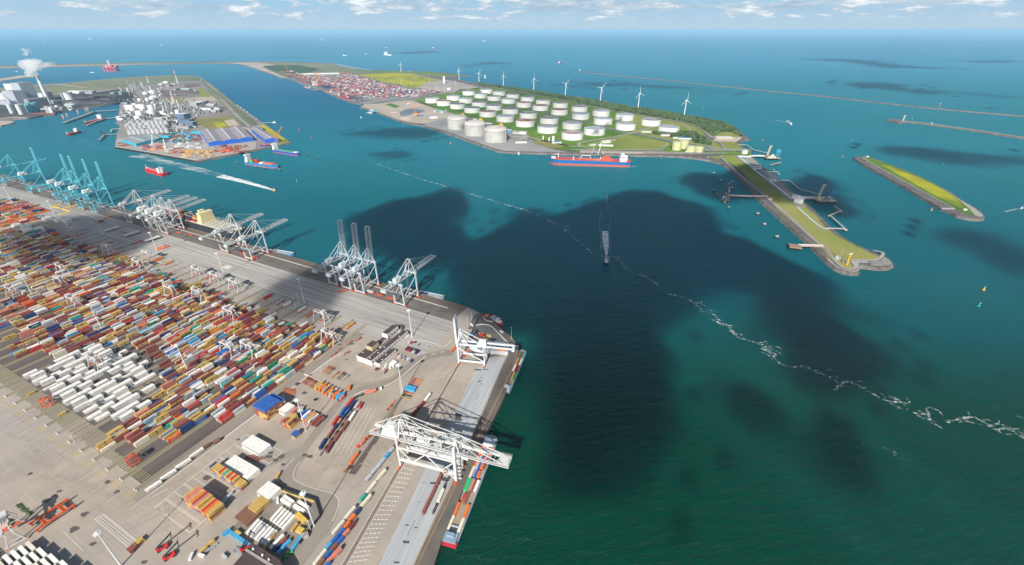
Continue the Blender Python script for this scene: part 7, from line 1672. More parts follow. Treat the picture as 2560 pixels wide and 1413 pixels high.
for i,(x,y) in enumerate([(1255,1185),(1330,1150),(1540,1085),(1700,1040),(1740,1030)]):
    t = thing('marine_loader',f'orange and white loading arm, {ordn(i + 1)} from the outer end of the long pier','loading arm',at(P('x',x,y),2),0,'loading arms of the long pier'); b = MB(); b.bar((0,0,0),(2,0,22),2,SO); b.build('riser',t); b = MB(); b.bar((2,0,22),(9,-2,9),1.4,PLt); b.build('arm',t)
jetty('berth_one','small dolphin berth on the plant shore, upper',PL('A',[(1205,1048),(1120,1052),(1110,1080)]),5,.5); jetty('berth_two','small dolphin berth on the plant shore, lower',PL('A',[(1200,1102),(1040,1108),(1000,1080),(1045,1108),(990,1160)]),6,.5,paint('pier grey',(.28,.29,.29),.8))
jetty('tip_jetty','thin jetty with white boat at the peninsula tip',PL('B',[(70,990),(160,988)]),4,.5)
# steam plume: one lumpy closed body of vapour
VP,t_,b_ = newmat('steam vapour'); t_.nodes.remove(b_); v_ = t_.nodes.new('ShaderNodeVolumePrincipled'); v_.inputs['Color'].default_value = (1,1,1,1); v_.inputs['Density'].default_value = .035; v_.inputs['Anisotropy'].default_value = 0
t_.links.new(v_.outputs[0],t_.nodes['Material Output'].inputs['Volume'])
def plume(name,lab,c0,balls,scale=1.0,vox=3.5):
    b = MB()
    for (x,y,z,r) in balls: b.dome((x,y,z),r,r,VP,14,6,True)
    o = b.build(name); o.location = c0; md = o.modifiers.new('merge','REMESH'); md.mode = 'VOXEL'; md.voxel_size = vox
    tx = bpy.data.textures.new('billow','CLOUDS'); tx.noise_scale = 9 * scale; tx.noise_depth = 3; d = o.modifiers.new('billow','DISPLACE'); d.texture = tx; d.strength = 9 * scale; d.mid_level = .5; d.texture_coords = 'LOCAL'
    return tag(o,lab,'steam',kind='stuff')
cp = P('x',985,880); rn = random.Random(4); bs = [(0,0,143,6),(0,2,150,10)]
for i in range(80): f = rn.random(); bs.append((-44 + 150 * f + rn.gauss(0,3),rn.gauss(0,15),162 + 26 * math.sin(f * 2.4) + rn.uniform(-18,38) * (1 - f * .75) + 6 * f,rn.uniform(10,20) * (1 - .6 * f)))
plume('steam_plume','white billowing steam plume above the tall chimney',(cp[0],cp[1],0),bs)
bs = [(rn.gauss(0,12),rn.gauss(0,8),240 + rn.gauss(0,7),rn.uniform(4,9)) for _ in range(16)]
plume('steam_puff','small detached white puff high above the chimney plume',(cp[0] + 3,cp[1],8),bs,.8)
# ================================================================= HOOK AND SEA STRUCTURES
DKS = paint('dark jetty steel',(.10,.11,.12),.6); YT = paint('cream lattice paint',(.66,.56,.36),.6); BA = paint('loading arm blue',(.03,.28,.55),.5)
def platform(v,x,y,z0,rz,lab,dark=False,tower=True):
    t = thing('loading_platform',lab,'loading platform',at(P(v,x,y,2),0),R(rz)); m = paint('platform steel',(.34,.32,.29),.7) if not dark else DKS; b = MB(); b.box((0,0,1.0),(44,20,1.4),m)
    b.build('deck',t); b = MB()
    for i in range(7):
        for s in (-1,1): b.cyl((-19 + 6.4 * i,s * 8,WZ - 1),1.0,7,PLD,6,cap=False)
    b.build('piles',t); rn = random.Random(int(x)); b = MB()
    for i in range(14): b.box((rn.uniform(-18,18),rn.uniform(-7,7),2.4),(rn.uniform(3,9),rn.uniform(2,5),rn.uniform(2,8)),rn.choice([m,YT,gm,TW]),0)
    b.build('pipework',t)
    if tower:
        b = MB(); lattice(b,(-14,4,2.4),(-10,4.01,36),3.2,3.2,YT,4,.7); b.box((-10,4,36),(6,5,1),YT); b.build('access_tower',t)
    for i in range(4):
        b = MB(); b.bar((8 + 3.4 * i,-3,2.4),(8 + 3.4 * i,-3,15),.9,BA if not dark else GYs); b.bar((8 + 3.4 * i,-3,15),(10 + 3.4 * i,1,27),.9,BA if not dark else GYs); b.bar((10 + 3.4 * i,1,27),(11 + 3.4 * i,-4,15),.7,BA if not dark else GYs); b.build('loading_arm',t)
    return t
platform('F',905,212,0,0,'first loading platform with blue arms and cream tower, at the hook root'); platform('F',1425,628,0,0,'second loading platform with blue arms and cream tower, mid hook')
jetty('trestle','blue pipe trestle to the first loading platform',PL('F',[(680,205),(760,200),(870,205)]),13,1.5,paint('trestle blue grey',(.36,.45,.50),.6),9,1,5); jetty('trestle','wide pipe trestle to the second loading platform',PL('F',[(1095,605),(1200,612),(1400,615)]),15,1.5,paint('trestle grey',(.38,.38,.38),.6),9,1,5)
WKC = paint('walkway cream',(.42,.40,.34),.7)
for i,(pts,l_) in enumerate([([(565,88),(650,88),(720,138),(870,172)],'cream zigzag walkway leading to the first platform'),([(985,262),(890,288)],'short cream walkway below the first platform'),([(835,350),(970,356)],'lone thin walkway crossing the hook shore'),([(945,436),(1070,440),(1170,522),(1380,580)],'long cream zigzag walkway to the second platform'),([(1510,690),(1580,735),(1475,780)],'bent walkway right of the second platform'),([(1475,785),(1540,845),(1610,905)],'grey walkway with pipes running down the hook side'),([(1430,908),(1625,915)],'pale straight walkway near the hook point')]): jetty('walkway',l_,PL('F',pts),3.4,.8,WKC if i != 5 else GYs,18,cat='walkway')
platform('F',455,610,0,60,'dark loading platform on the inner side of the hook',True,False).scale = (.9,.9,.9)
t = thing('ship_loader','dark lattice ship loader leaning over the inner platform','loader',at(P('F',430,590),0)); b = MB(); b.bar((0,0,0),(4,4,30),1.6,DKS); b.bar((8,0,0),(9,4,30),1.6,DKS); b.bar((4,4,28),(20,6,36),1.0,GYs); b.build('legs',t); b = MB(); b.bar((2,0,6),(20,8,30),3,DKS,1.5); b.build('gangway',t)
jetty('trestle','rust red pipe trestle crossing from the hook to the dark platform',PL('F',[(860,600),(660,598),(470,590)]),8,1.2,paint('rusty trestle',(.26,.16,.13),.7),40,1,3)
jetty('short_pier','short red brown pier with square head near the hook point',PL('F',[(1400,1085),(1280,1080),(1160,1078)]),9,1.0,paint('pink deck',(.46,.34,.30),.7),12,1,2); b = MB(); p = P('F',1128,1088); b.box((p[0],p[1],0),(20,16,2),paint('brown deck head',(.30,.20,.15),.7),R(-20))
for i in range(12): b.cyl((p[0] - 8 + 5 * (i % 4),p[1] - 6 + 5 * (i // 4),WZ - 1),.7,5,PLD,6,cap=False)
tag(b.build('pier_head'),'square brown pier head on piles off the hook','pier head')
def dolphin(v,x,y,lab,yel=False,r=3.2):
    t = thing('mooring_dolphin',lab,'mooring dolphin',at(P(v,x,y,0),0)); b = MB(); b.cyl((0,0,-1.5),r,1.6,paint('dolphin top',(.42,.41,.38),.7) if not yel else DKS,12)
    b.build('cap',t); b = MB()
    for i in range(5): b.tube((r * .8 * math.cos(i * 1.257),r * .8 * math.sin(i * 1.257),-1.4),(r * math.cos(i * 1.257),r * math.sin(i * 1.257),WZ - 1),.6,PLD,6)
    b.build('piles',t)
    if yel: b = MB(); b.cyl((0,0,.2),r * .5,.8,paint('marker yellow',(.65,.62,.03),.5),8); b.build('marker',t)
for i,(x,y,yv) in enumerate(sorted([(332,358,0),(398,428,0),(508,502,0),(765,755,0),(832,858,0),(955,980,0),(333,535,1),(370,572,1),(440,650,1),(480,697,1),(975,262,0),(920,330,0),(968,372,0),(1582,738,0),(1468,782,0),(1628,918,0)],key=lambda t: t[1])): dolphin('F',x,y,f'{"dark yellow topped" if yv else "round grey"} mooring dolphin, {ordn(i + 1)} going down along the hook',yv)
for i,(x,y) in enumerate([(400,715),(640,775),(745,745),(838,815),(1042,848),(1405,885)]): dolphin('u',x,y,f'yellow topped mooring post, {ordn(i + 1)} from the left around the blue and red ship',True,2.4)
for i,(v,x,y) in enumerate([('C',1790,1163),('C',2050,1170),('D',768,1198),('D',1045,1215),('u',2060,518),('u',2330,600)]): dolphin(v,x,y,f'yellow topped post standing in open water, {ordn(i + 1)} from the tank quay',True,2.0)
t = thing('radar_tower','orange yellow radar tower with white bar on the hook point','radar tower',at(P('F',1632,1268),.6)); b = MB(); b.cyl((0,0,0),1.5,20,paint('radar orange',(.68,.36,.04),.5),12,1.3); b.build('shaft',t); b = MB(); b.box((0,0,20),(9,1.2,1.0),WT,.5); b.cyl((0,0,19.4),2.2,.5,paint('radar orange',(.68,.36,.04),.5),12); b.build('scanner',t)
t = thing('antenna_mast','thin grey antenna mast beside the small white hut','mast',at(P('F',1560,1220),.6)); b = MB(); lattice(b,(0,0,0),(0,.01,20),1,1,GYs,2.5,.25); b.build('mast_lattice',t)
t = thing('lighthouse','black and white striped lighthouse on the pier head','lighthouse',at(P('E',1350,964),.3))
for i in range(6): b = MB(); b.cyl((0,0,4.2 * i),3.6,4.2,WT if i % 2 == 0 else paint('lighthouse black',(.02,.02,.02),.5),16,cap=(i == 5)); b.build('band',t)
b = MB(); b.cyl((0,0,25.2),1.8,2.5,paint('lantern red',(.6,.15,.08),.4),12); b.build('lantern',t)
t = thing('beacon','thin red beacon pole on the long breakwater','beacon',at(P('E',1708,838),0)); b = MB(); b.cyl((0,0,0),1.6,18,paint('beacon red',(.62,.05,.10),.5),8); b.build('pole',t); b = MB(); b.cyl((0,0,18),2.2,2,WT,8); b.build('lamp',t)
t = thing('sea_tower','small red and white tower at the breakwater tip','tower',at(P('C',2300,94),-2)); b = MB(); b.cyl((0,0,0),5,6,DKS,12); b.build('base',t); b = MB(); b.cyl((0,0,6),3.4,14,WT,12); b.build('shaft',t); b = MB(); b.cyl((0,0,20),4.4,3,paint('beacon red',(.62,.05,.10),.5),12); b.build('gallery',t)
t = thing('sea_tower','white mushroom shaped tower in the sea behind the turbines','tower',at(P('C',1090,188),-3)); b = MB(); b.cyl((0,0,0),12,4,DKS,14); b.build('base',t); b = MB(); b.cyl((0,0,4),4,18,WT,12); b.build('shaft',t); b = MB(); b.cyl((0,0,22),8,5,WT,14,8.5); b.build('head',t)
t = thing('beacon','small white beacon on the paved pier','beacon',at(P('E',1636,1001),.3)); b = MB(); b.cyl((0,0,0),1.6,5,WT,8); b.build('pole',t); b = MB(); b.dome((0,0,5),1.8,1.2,WT,8,3); b.build('cap',t)
jetty('island_jetty','concrete landing stage on the near side of the grass island',PL('r',[(915,520),(815,520)]),6,.2,JC,8)
BUOY = {}
def buoy(v,x,y,col,lab,s=1.0):
    cm = dict(green=(.02,.38,.20),yellow=(.72,.42,.03),red=(.62,.05,.09),orange=(.70,.25,.04))
    if col not in BUOY:
        t = thing('buoy',lab,'buoy',at(P(v,x,y,WZ),WZ)); m = paint('buoy ' + col,cm[col],.4); b = MB(); b.cyl((0,0,-.6),1.9,1.6,m,12,1.6); b.build('float',t); b = MB(); b.cyl((0,0,1.0),1.0,3.0,m,8,.3); b.build('cage',t); b = MB(); b.box((.2,0,4),(1.0,.3,1.2),WT if col != 'red' else m); b.build('topmark',t); BUOY[col] = t; tag(t,lab)
        t.scale = (s,s,s)
    else: dup(BUOY[col],at(P(v,x,y,WZ),WZ),1,lab,'channel buoys',(s,s,s))
for v,x,y,c,l,s in [('r',1152,1172,'yellow','nearest yellow buoy low on the right of the water',1.1),('r',1113,1303,'green','nearest green buoy below the yellow one',1.1),('r',733,533,'orange','orange buoy off the island landing stage',1.1),('r',20,106,'orange','orange buoy left of the island tip',1.1),('D',2338,985,'orange','orange buoy off the hook root',1.2),('r',828,170,'green','dark green buoy behind the grass island',1.1),
                         ('F',1688,45,'green','green buoy with white top above the island',1.1),('E',1440,952,'green','green buoy right of the striped lighthouse',1.6),('E',1320,998,'red','red buoy below the striped lighthouse',1.6),('E',1672,858,'red','red buoy under the breakwater beacon',1.6),('E',38,686,'red','red buoy at the left near the breakwater',1.6),('D',962,210,'red','red buoy before the far breakwater',1.8),('D',1575,578,'green','green buoy beyond the scrub belt',1.4),
                         ('u',1810,1175,'green','green buoy in the basin beside the fast wake',1.3),('u',2160,145,'red','red buoy off the peninsula tip',1.5),('C',647,1020,'orange','orange buoy below the gas tanks',1.3),('B',430,1062,'red','red buoy right of the second warehouse',1.6),('B',558,1140,'red','red buoy in mid channel',1.6),('B',1042,862,'green','green buoy off the construction sand',1.6),('B',1472,1023,'green','green buoy near the gas yard shore',1.5),('o',42 + 80,1,'red','',0)]:
    if s: buoy(v,x,y,c,l,s)

# ================================================================= SHIPS
def hullpts(L,B,f=1.0,bow=.16,sternw=.8,k=1.0):
    L2 = L / 2; B2 = B / 2 * f
    pr = [(-L2,B2 * sternw),(-L2 + L * .05,B2 * .97),(L2 - L * bow,B2),(L2 - L * bow * .55,B2 * .78),(L2 - L * bow * .22,B2 * .42),(L2 * k,0.01)]
    return pr + [(x,-y) for x,y in pr[::-1]]
def hull(b,L,B,D,col,boot,deck,hb=2.0,bow=.16,sheer=2.0,sternw=.8):
    lo = hullpts(L * .97,B,.96,bow,sternw); mid = hullpts(L * .985,B,1,bow,sternw); hi = hullpts(L,B,1.02,bow,sternw); n = len(lo)
    def zt(x): return D + (sheer * max(0,(x / (L / 2) - .55) / .45) ** 1.2)
    rings = [[(x,y,-1.0) for x,y in lo],[(x,y,hb) for x,y in mid],[(x,y,zt(x)) for x,y in hi]]
    for r,m in ((0,boot),(1,col)):
        b.add(rings[r] + rings[r + 1],[(i,n + i,n + (i + 1) % n,(i + 1) % n) for i in range(n)],m)
    b.add([(x * .995,y * .97,zt(x) - .8) for x,y in hi],[tuple(range(n))[::-1]],deck)
    return zt
RB_ = paint('antifouling red',(.48,.13,.10),.5); SHW = paint('ship white',(.76,.76,.75),.45)
def ship(lab,name,a,c,B,D,col,boot,deck,sup=None,v='o',cat='ship',hb=2,bow=.16,sheer=2,sternw=.8):
    """a = stern, c = bow on the water"""
    p = P(v,a[0],a[1],WZ); q = P(v,c[0],c[1],WZ); L = math.dist(p,q); t = thing(name,lab,cat,((p[0] + q[0]) / 2,(p[1] + q[1]) / 2,WZ),math.atan2(q[1] - p[1],q[0] - p[0]))
    b = MB(); hull(b,L,B,D,col,boot,deck,hb,bow,sheer,sternw); b.build('hull',t)
    if sup:
        (sx,sl,sw,sh,tiers) = sup; o = None
        for i in range(tiers):
            b = MB(); z = D - .8 + i * sh / tiers; k = 1 - .08 * i; b.box((sx * L + (1 - k) * 1.0,0,z),(sl * k,sw * (k if i < tiers - 1 else 1.12),sh / tiers - .35),SHW); b.box((sx * L,0,z + sh / tiers - .34),(sl * k + .8,sw * k + .8,.3),SHW)
            if i == 0: o = b.build('superstructure',t)
            else: b.build('deckhouse',o)
            bb = MB(); 
            for s in (-1,1): bb.box((sx * L + s * (sl * k / 2 + .03),0,z + sh / tiers * .4),(.08,sw * k * .86,sh / tiers * .3),GLZ)
            bb.build('windows',o)
        b = MB(); b.bar((sx * L,0,D + sh - .8),(sx * L,0,D + sh + 5),.35,SHW); b.bar((sx * L,-2,D + sh + 3),(sx * L,2,D + sh + 3),.25,SHW); b.build('radar_mast',t)
        b = MB(); b.box((sx * L - sl * .75,0,D - .8),(3.2,3.4,sh * .95),SHW,top=.85); b.build('funnel',t)
    return t,L
TR = paint('tanker deck red',(.52,.10,.06),.6,var=.15); TBL = paint('tanker hull blue',(.02,.13,.36),.45); YL2 = paint('yellow rail',(.65,.40,.05),.5)
t,L = ship('long blue and red oil tanker with red deck, berthed at the tank terminal','oil_tanker',(2290,478),(140,412),40,15,TBL,RB_,TR,(-.40,16,30,19,5),'w',hb=6.5,bow=.10,sheer=4)
b = MB()
for y in (-4,-1.5,1.5,4): b.tube((-L * .30,y,15.8),(L * .38,y,15.8),.55,TR,6)
for i in range(9): b.box((-L * .3 + i * L * .078,0,14.6),(1,30,1.0),TR)
b.build('deck_pipes',t); b = MB(); b.cyl((-L * .09,0,15),12,.8,paint('helideck grey green',(.33,.34,.27),.7),20); b.build('helideck',t); b = MB(); b.box((-L * .2,4,14.4),(28,16,9),TR); b.box((-L * .2,4,23.5),(22,12,3),TR); b.build('deck_module',t)
b = MB(); b.bar((L * .39,-9,16),(L * .39,-9,30),1.6,SHW); b.bar((L * .39,-9,27),(L * .44,-4,27),1.0,SHW); b.box((L * .45,0,17.5),(12,14,3),SHW); b.build('fore_mast',t)
b = MB(); b.bar((L * .10,-12,15),(L * .10,-12,24),1.0,SHW); b.bar((L * .10,-12,24),(L * -.01,-12,24),1.2,SHW); b.bar((-L * .01,-12,15),(-L * .01,-12,24),1.0,SHW); b.bar((L * .12,8,15),(L * .12,8,25),.8,SHW); b.build('hose_crane',t)
b = MB()
for (x,y) in ((L * .2,-14),(L * .2,12),(-L * .14,-15)): b.cyl((x,y,14.5),2.0,4.5,SHW,10)
b.build('deck_tanks',t); b = MB(); b.box((-L * .44,0,14.5),(9,9,17),SHW,top=.8); b.box((-L * .44,0,31),(6,6,2.5),DK); b.build('funnel_casing',t)
b = MB(); b.box((-L * .485,0,15.0),(5,26,3),TR); b.build('poop_house',t)
t2 = thing('loading_gangway','tall grey loading gangways behind the tanker','gangway',at(P('w',1330,190),0)); b = MB(); b.bar((-7,0,0),(-3,-8,30),2.6,paint('gangway grey',(.38,.43,.47),.5)); b.build('left_arm',t2); b = MB(); b.bar((14,0,0),(18,-8,40),2.2,SHW); b.bar((18,-8,40),(14,-12,16),1.2,SHW); b.build('right_arm',t2)
t,L = ship('blue hulled feeder ship with red deck among yellow mooring posts','feeder_ship',(632,755),(1378,852),20,9,paint('feeder blue',(.02,.20,.45),.4),RB_,paint('hatch rust',(.38,.10,.07),.6),(-.41,10,18,22,6),'u',hb=2.2)
b = MB(); b.box((.22 * L,0,8.6),(L * .30,15,3),paint('hatch salmon',(.55,.20,.14),.6)); b.box((-.08 * L,0,8.6),(L * .26,15,1.4),RU); b.box((0.03 * L,-2,8.6),(12,12,3.4),SHW,.2); b.build('hatch_covers',t)
for nm,(x,y,z,d,c_) in {'a': (-.27,-5,8.6,(12.2,5,5.2),'lime'),'b': (-.19,4,8.6,(12.2,5,8),'red'),'c': (-.30,4,8.6,(8,5,7),'rust')}.items():
    o = MB(); o.box((0,0,0),d,cpaint(c_)); q_ = o.build('deck_container'); q_.parent = None; c0 = t.location; rz = t.rotation_euler.z; q_.location = (c0[0] + x * L * math.cos(rz) - y * math.sin(rz),c0[1] + x * L * math.sin(rz) + y * math.cos(rz),c0[2] + z); q_.rotation_euler.z = rz; tag(q_,f'{c_} container pile on the blue feeder ship deck','container')
t,L = ship('blue and pink cargo ship with green hatches leaving the peninsula tip','cargo_ship',(1290,460),(1855,562),18,8,paint('cargo blue',(.03,.08,.42),.4),RB_,paint('green hatch',(.14,.34,.25),.6),(-.44,9,17,20,5),'u',hb=2.2)
b = MB()
for i in range(9): b.box((-.28 * L + i * L * .075,0,7.5),(L * .068,13,2.0),paint('green hatch',(.14,.34,.25),.6))
b.build('hatch_covers',t); b = MB(); b.box((.42 * L,0,8.5),(12,10,3),SHW,.1,.8) if False else b.box((.42 * L,0,8.5),(12,10,3),SHW); b.build('forecastle',t)
RS = paint('ship red',(.55,.02,.03),.4,var=.05); RD = paint('ship dark red',(.36,.03,.04),.5)
def small_tanker(lab,a,c,v,B,D,hullc,deckc,sx=-.33,sh=13):
    t,L = ship(lab,'tanker_ship',a,c,B,D,hullc,RB_,deckc,(sx,L_ * .13 if False else 11,B * .8,sh,4),v,hb=1.2)
    b = MB(); b.box((.05 * L,0,D - .6),(L * .5,3,1.6),SHW)
    for i in range(6): b.cyl((-.15 * L + i * L * .08,3.4,D - .8),1.6,2.4,deckc,8); b.cyl((-.15 * L + i * L * .08,-3.4,D - .8),1.6,2.4,deckc,8)
    b.build('deck_pipes',t); b = MB(); b.bar((.44 * L,0,D),(.44 * L,0,D + 10),.9,SHW); b.box((.40 * L,0,D),(5,6,2.4),SHW); b.build('fore_mast',t)
small_tanker('bright red tanker passing off the blue cranes',(2085,405),(1850,338),'a',17,8,RS,RS)
small_tanker('dark red tanker under way below the long pier',(805,1090),(672,1122),'A',14,7,RD,RD,-.28); small_tanker('red tanker moored at the narrow dock trestle',(1040,955),(850,1010),'A',20,8,RD,RS,-.33,16)
# container ship under the white cranes
CS = paint('ship cream',(.70,.60,.34),.5); CH_ = paint('ship black hull',(.03,.035,.045),.5); c0 = Y(480.5,-965); t = thing('container_ship','large black hulled container ship with cream bridge under the white cranes','ship',(c0[0],c0[1],WZ),R(63 - 90))
b = MB(); hull(b,285,34,17,CH_,RB_,paint('hatch beige',(.52,.50,.40),.6),2.0,.14,3); b.build('hull',t)
sxx = 35
for i in range(7): b = MB(); b.box((sxx,0,16.2 + 3.2 * i),(14 - .6 * i,30 - 1.2 * i + (4 if i == 6 else 0),3.0),CS); b.build('bridge_deck',t)
b = MB(); b.box((sxx - 11,0,16),(7,10,24),CS,top=.85); b.build('funnel',t); b = MB(); b.bar((sxx,0,38),(sxx,0,46),.6,CS); b.box((sxx,0,42),(1,6,.5),CS); b.build('radar_mast',t)
b = MB(); m = paint('cell guide grey',(.52,.51,.44),.6)
for i in range(6):
    x = sxx + 18 + i * 13.2; b.box((x + 6,0,15.8),(11,28,1.4),paint('hatch beige',(.52,.50,.40),.6))
    for j in range(9): b.box((x - .6,-15 + j * 3.75,15.8),(.7,.5,9.5),m)
    b.bar((x - .6,-15,25),(x - .6,15,25),.6,m); b.bar((x - .6,-15,20.5),(x - .6,15,20.5),.4,m)
b.build('lashing_bridges',t)
rn = random.Random(3); b = MB()
for i in range(9):
    for j in range(11):
        for z in range(rn.choice((0,1,2,3))):
            x = sxx - 24 - i * 13.2; bulk_y = -13.6 + j * 2.6; b.box((x,bulk_y,16.4 + 2.6 * z),(12.2,2.44,2.59),cpaint(rn.choice(['rust','navy','red','orange','grey','maroon','teal','yellow','salmon'])))
o = b.build('deck_cargo'); o.location = t.location; o.rotation_euler = t.rotation_euler; tag(o,'mixed containers stacked on the deck of the large container ship','containers',kind='stuff')
# inland barges
def barge(lab,a,c,v,B,hullc,wheel=-.44,wl=9,hold=None,holdc=None,house=SHW):
    t,L = ship(lab,'barge',a,c,B,2.6,hullc,hullc,paint('barge deck grey',(.30,.33,.36),.6),None,v,'barge',.5,.05,.6,.95)
    b = MB(); m = paint('coaming grey',(.40,.45,.50),.6); h0,h1 = -.36 * L,.43 * L
    for s in (-1,1): b.bar((h0,s * B * .44,2.6),(h1,s * B * .44,2.6),.5,m,1.6)
    b.bar((h0,-B * .44,2.6),(h0,B * .44,2.6),.5,m,1.6); b.bar((h1,-B * .44,2.6),(h1,B * .44,2.6),.5,m,1.6); b.box(((h0 + h1) / 2,0,1.9),(h1 - h0 - .6,B * .84,.12),holdc or paint('hold floor',(.34,.27,.20),.8)); b.build('hold',t)
    b = MB(); b.box((wheel * L,0,1.9),(wl,B * .8,2.6),house); b.box((wheel * L + 1,0,4.5),(wl * .4,B * .5,2.3),house,top=.9); w = b.build('wheelhouse',t); b = MB(); b.box((wheel * L + 1 + wl * .2,0,5.0),(.3,B * .46,1.2),GLZ); b.build('window',w)
    b = MB(); b.bar((.46 * L,0,2.4),(.46 * L,0,5.5),.25,SHW); b.box((.47 * L,0,2.4),(2.5,3,.8),gm); b.build('bow_gear',t); return t,L
def load(t,L,B,rows,x0,desc,pitch=12.5,z=2.1,fr=.44):
    c0 = t.location; rz = t.rotation_euler.z; n = 0
    for i,row in enumerate(rows):
        k = len(row)
        for j,it in enumerate(row):
            if not it: continue
            n += 1; col = it.rstrip('2'); sm = it.endswith('2'); y = (j - (k - 1) / 2) * (B * .82 / k); x = x0 * L - i * pitch
            container(c0[0] + x * math.cos(rz) - y * math.sin(rz),c0[1] + x * math.sin(rz) + y * math.cos(rz),c0[2] + z,rz,col,6.1 if sm else 12.2,f'{CNAME[col]} container, {ordn(i + 1)} row from the bow, {["left", "second", "third", "fourth", "right"][j]} column, on {desc}','boxes on ' + desc,'')
t,L = barge('small barge with cargo of mixed containers moored at the corner',(890,1325),(1132,758),'d',10.5,paint('barge blue grey',(.16,.22,.30),.5),house=paint('wheelhouse grey',(.40,.46,.52),.5))
load(t,L,10.5,[['teal','maroon','green','rust'],['cream','maroon','yellow','blue'],['maroon','maroon','white','green'],['green','yellow','maroon','teal']],.34,'the small corner barge',12.9)
t,L = barge('long barge loaded with coloured containers under the big white crane',(1120,1368),(1232,1092),'o',14.0,paint('barge blue grey',(.16,.22,.30),.5),-.45,8,house=paint('barge roof blue',(.22,.30,.38),.5))
b = MB(); b.prism([(-.502 * L,-6.6),(-.47 * L,-7.1),(-.47 * L,7.1),(-.502 * L,6.6)],.8,2.9,paint('barge red',(.50,.03,.05),.5)); b.build('stern_band',t)
load(t,L,13.5,[['orange','blue','','orange','red'],['rust','orange','blue','grey','orange'],['','orange2','blue','','cream'],['white','rust','salmon','teal','lime'],['','','brown','red2',''],['orange','','','','orange'],['cream','','','','cream']],.30,'the long barge',12.35)
b = MB(); b.box((.405 * L,0,2.0),(9,10.5,2.8),SHW); b.box((.40 * L,0,4.8),(5,8,2.2),SHW); b.box((.402 * L,0,7.0),(5.6,8.6,.2),paint('tug roof blue',(.20,.28,.40),.5)); b.build('bow_house',t)
barge('empty barge with blue stripe moored beyond the white cranes',(2015,978),(2452,1052),'b',10,paint('barge blue',(.04,.25,.50),.5),holdc=paint('hold grey',(.42,.44,.42),.7)); t,L = barge('empty barge with tan hold moored beside the lone grey crane',(1560,1110),(2125,1222),'c',10,paint('barge pale',(.45,.48,.52),.5),holdc=paint('hold tan',(.45,.33,.18),.8)); load(t,L,9,[['navy'],['rust2'],['white']],-.02,'the tan barge',9)
def tug(lab,a,c,v,B,hullc,big=1.0):
    t,L = ship(lab,'tugboat',a,c,B,2.4,hullc,hullc,paint('tug deck',(.34,.40,.46),.6),None,v,'tugboat',.6,.3,1.6,.85); b = MB(); b.box((.12 * L,0,2.0),(.32 * L,B * .55,2.4),SHW,top=.92); b.box((.14 * L,0,4.4),(.18 * L,B * .42,2.4),SHW,top=.9); w = b.build('wheelhouse',t)
    b = MB(); b.box((.14 * L + .092 * L,0,5.0),(.15,B * .36,1.2),GLZ); b.build('window',w); b = MB(); b.bar((.1 * L,0,6.8),(.1 * L,0,12),.3,paint('mast blue',(.04,.15,.45),.5)); b.box((.02 * L,-1.5,4),(1.2,1.2,3.2),paint('mast blue',(.04,.15,.45),.5)); b.box((.02 * L,1.5,4),(1.2,1.2,3.2),paint('mast blue',(.04,.15,.45),.5)); b.build('mast',t); return t
tug('red hulled tugboat moored at the quay corner',(700,285),(850,405),'d',9.5,paint('tug red',(.55,.03,.04),.4)); b = MB(); b.dome((0,0,0),3.2,1.6,cpaint('orange'),12,3); o = b.build('life_raft'); o.location = at(P('d',640,265),0); tag(o,'orange covered boat on the quay edge beside the tugboat','life raft')
tug('dark workboat heading to the camera ahead of its white wake',(958,985),(956,1108),'s',8.5,paint('workboat black',(.03,.03,.035),.5))
tug('small orange pilot boat at the tip of the fast wake',(1240,1382),(1312,1392),'u',4.5,paint('pilot orange',(.65,.28,.08),.4)); tug('white and orange tug turning off the far pier',(195,975),(238,1018),'E',12,paint('tug white',(.7,.7,.7),.4)); tug('small white motorboat right of the grass island',(1452,520),(1464,518),'r',3,SHW)
tug('yellow green workboat near the gas yard shore',(1490,1125),(1530,1168),'C',8,paint('workboat green',(.45,.55,.08),.5)); tug('blue and yellow boat behind the tanker stern',(1700,195),(1500,190),'w',9,paint('workboat teal',(.10,.35,.35),.5)); tug('small green and yellow boat at the hook root',(238,242),(290,218),'F',5,paint('workboat green',(.45,.55,.08),.5)); tug('white boat at the end of the peninsula tip jetty',(165,988),(200,990),'B',9,SHW)
tug('grey dredger barge off the construction shore',(1110,888),(1165,900),'B',16,paint('dredger grey',(.35,.35,.33),.6)); tug('small white boat off the construction shore',(1045,938),(1060,938),'B',6,SHW); tug('white launch moored at the construction sand',(1060,812),(1115,818),'B',14,SHW)
tug('white boat beside the semi submersible rig',(905,486),(940,490),'A',20,SHW); tug('small pink boat in the inner far basin',(155,478),(180,480),'A',16,paint('pink hull',(.6,.3,.28),.5))
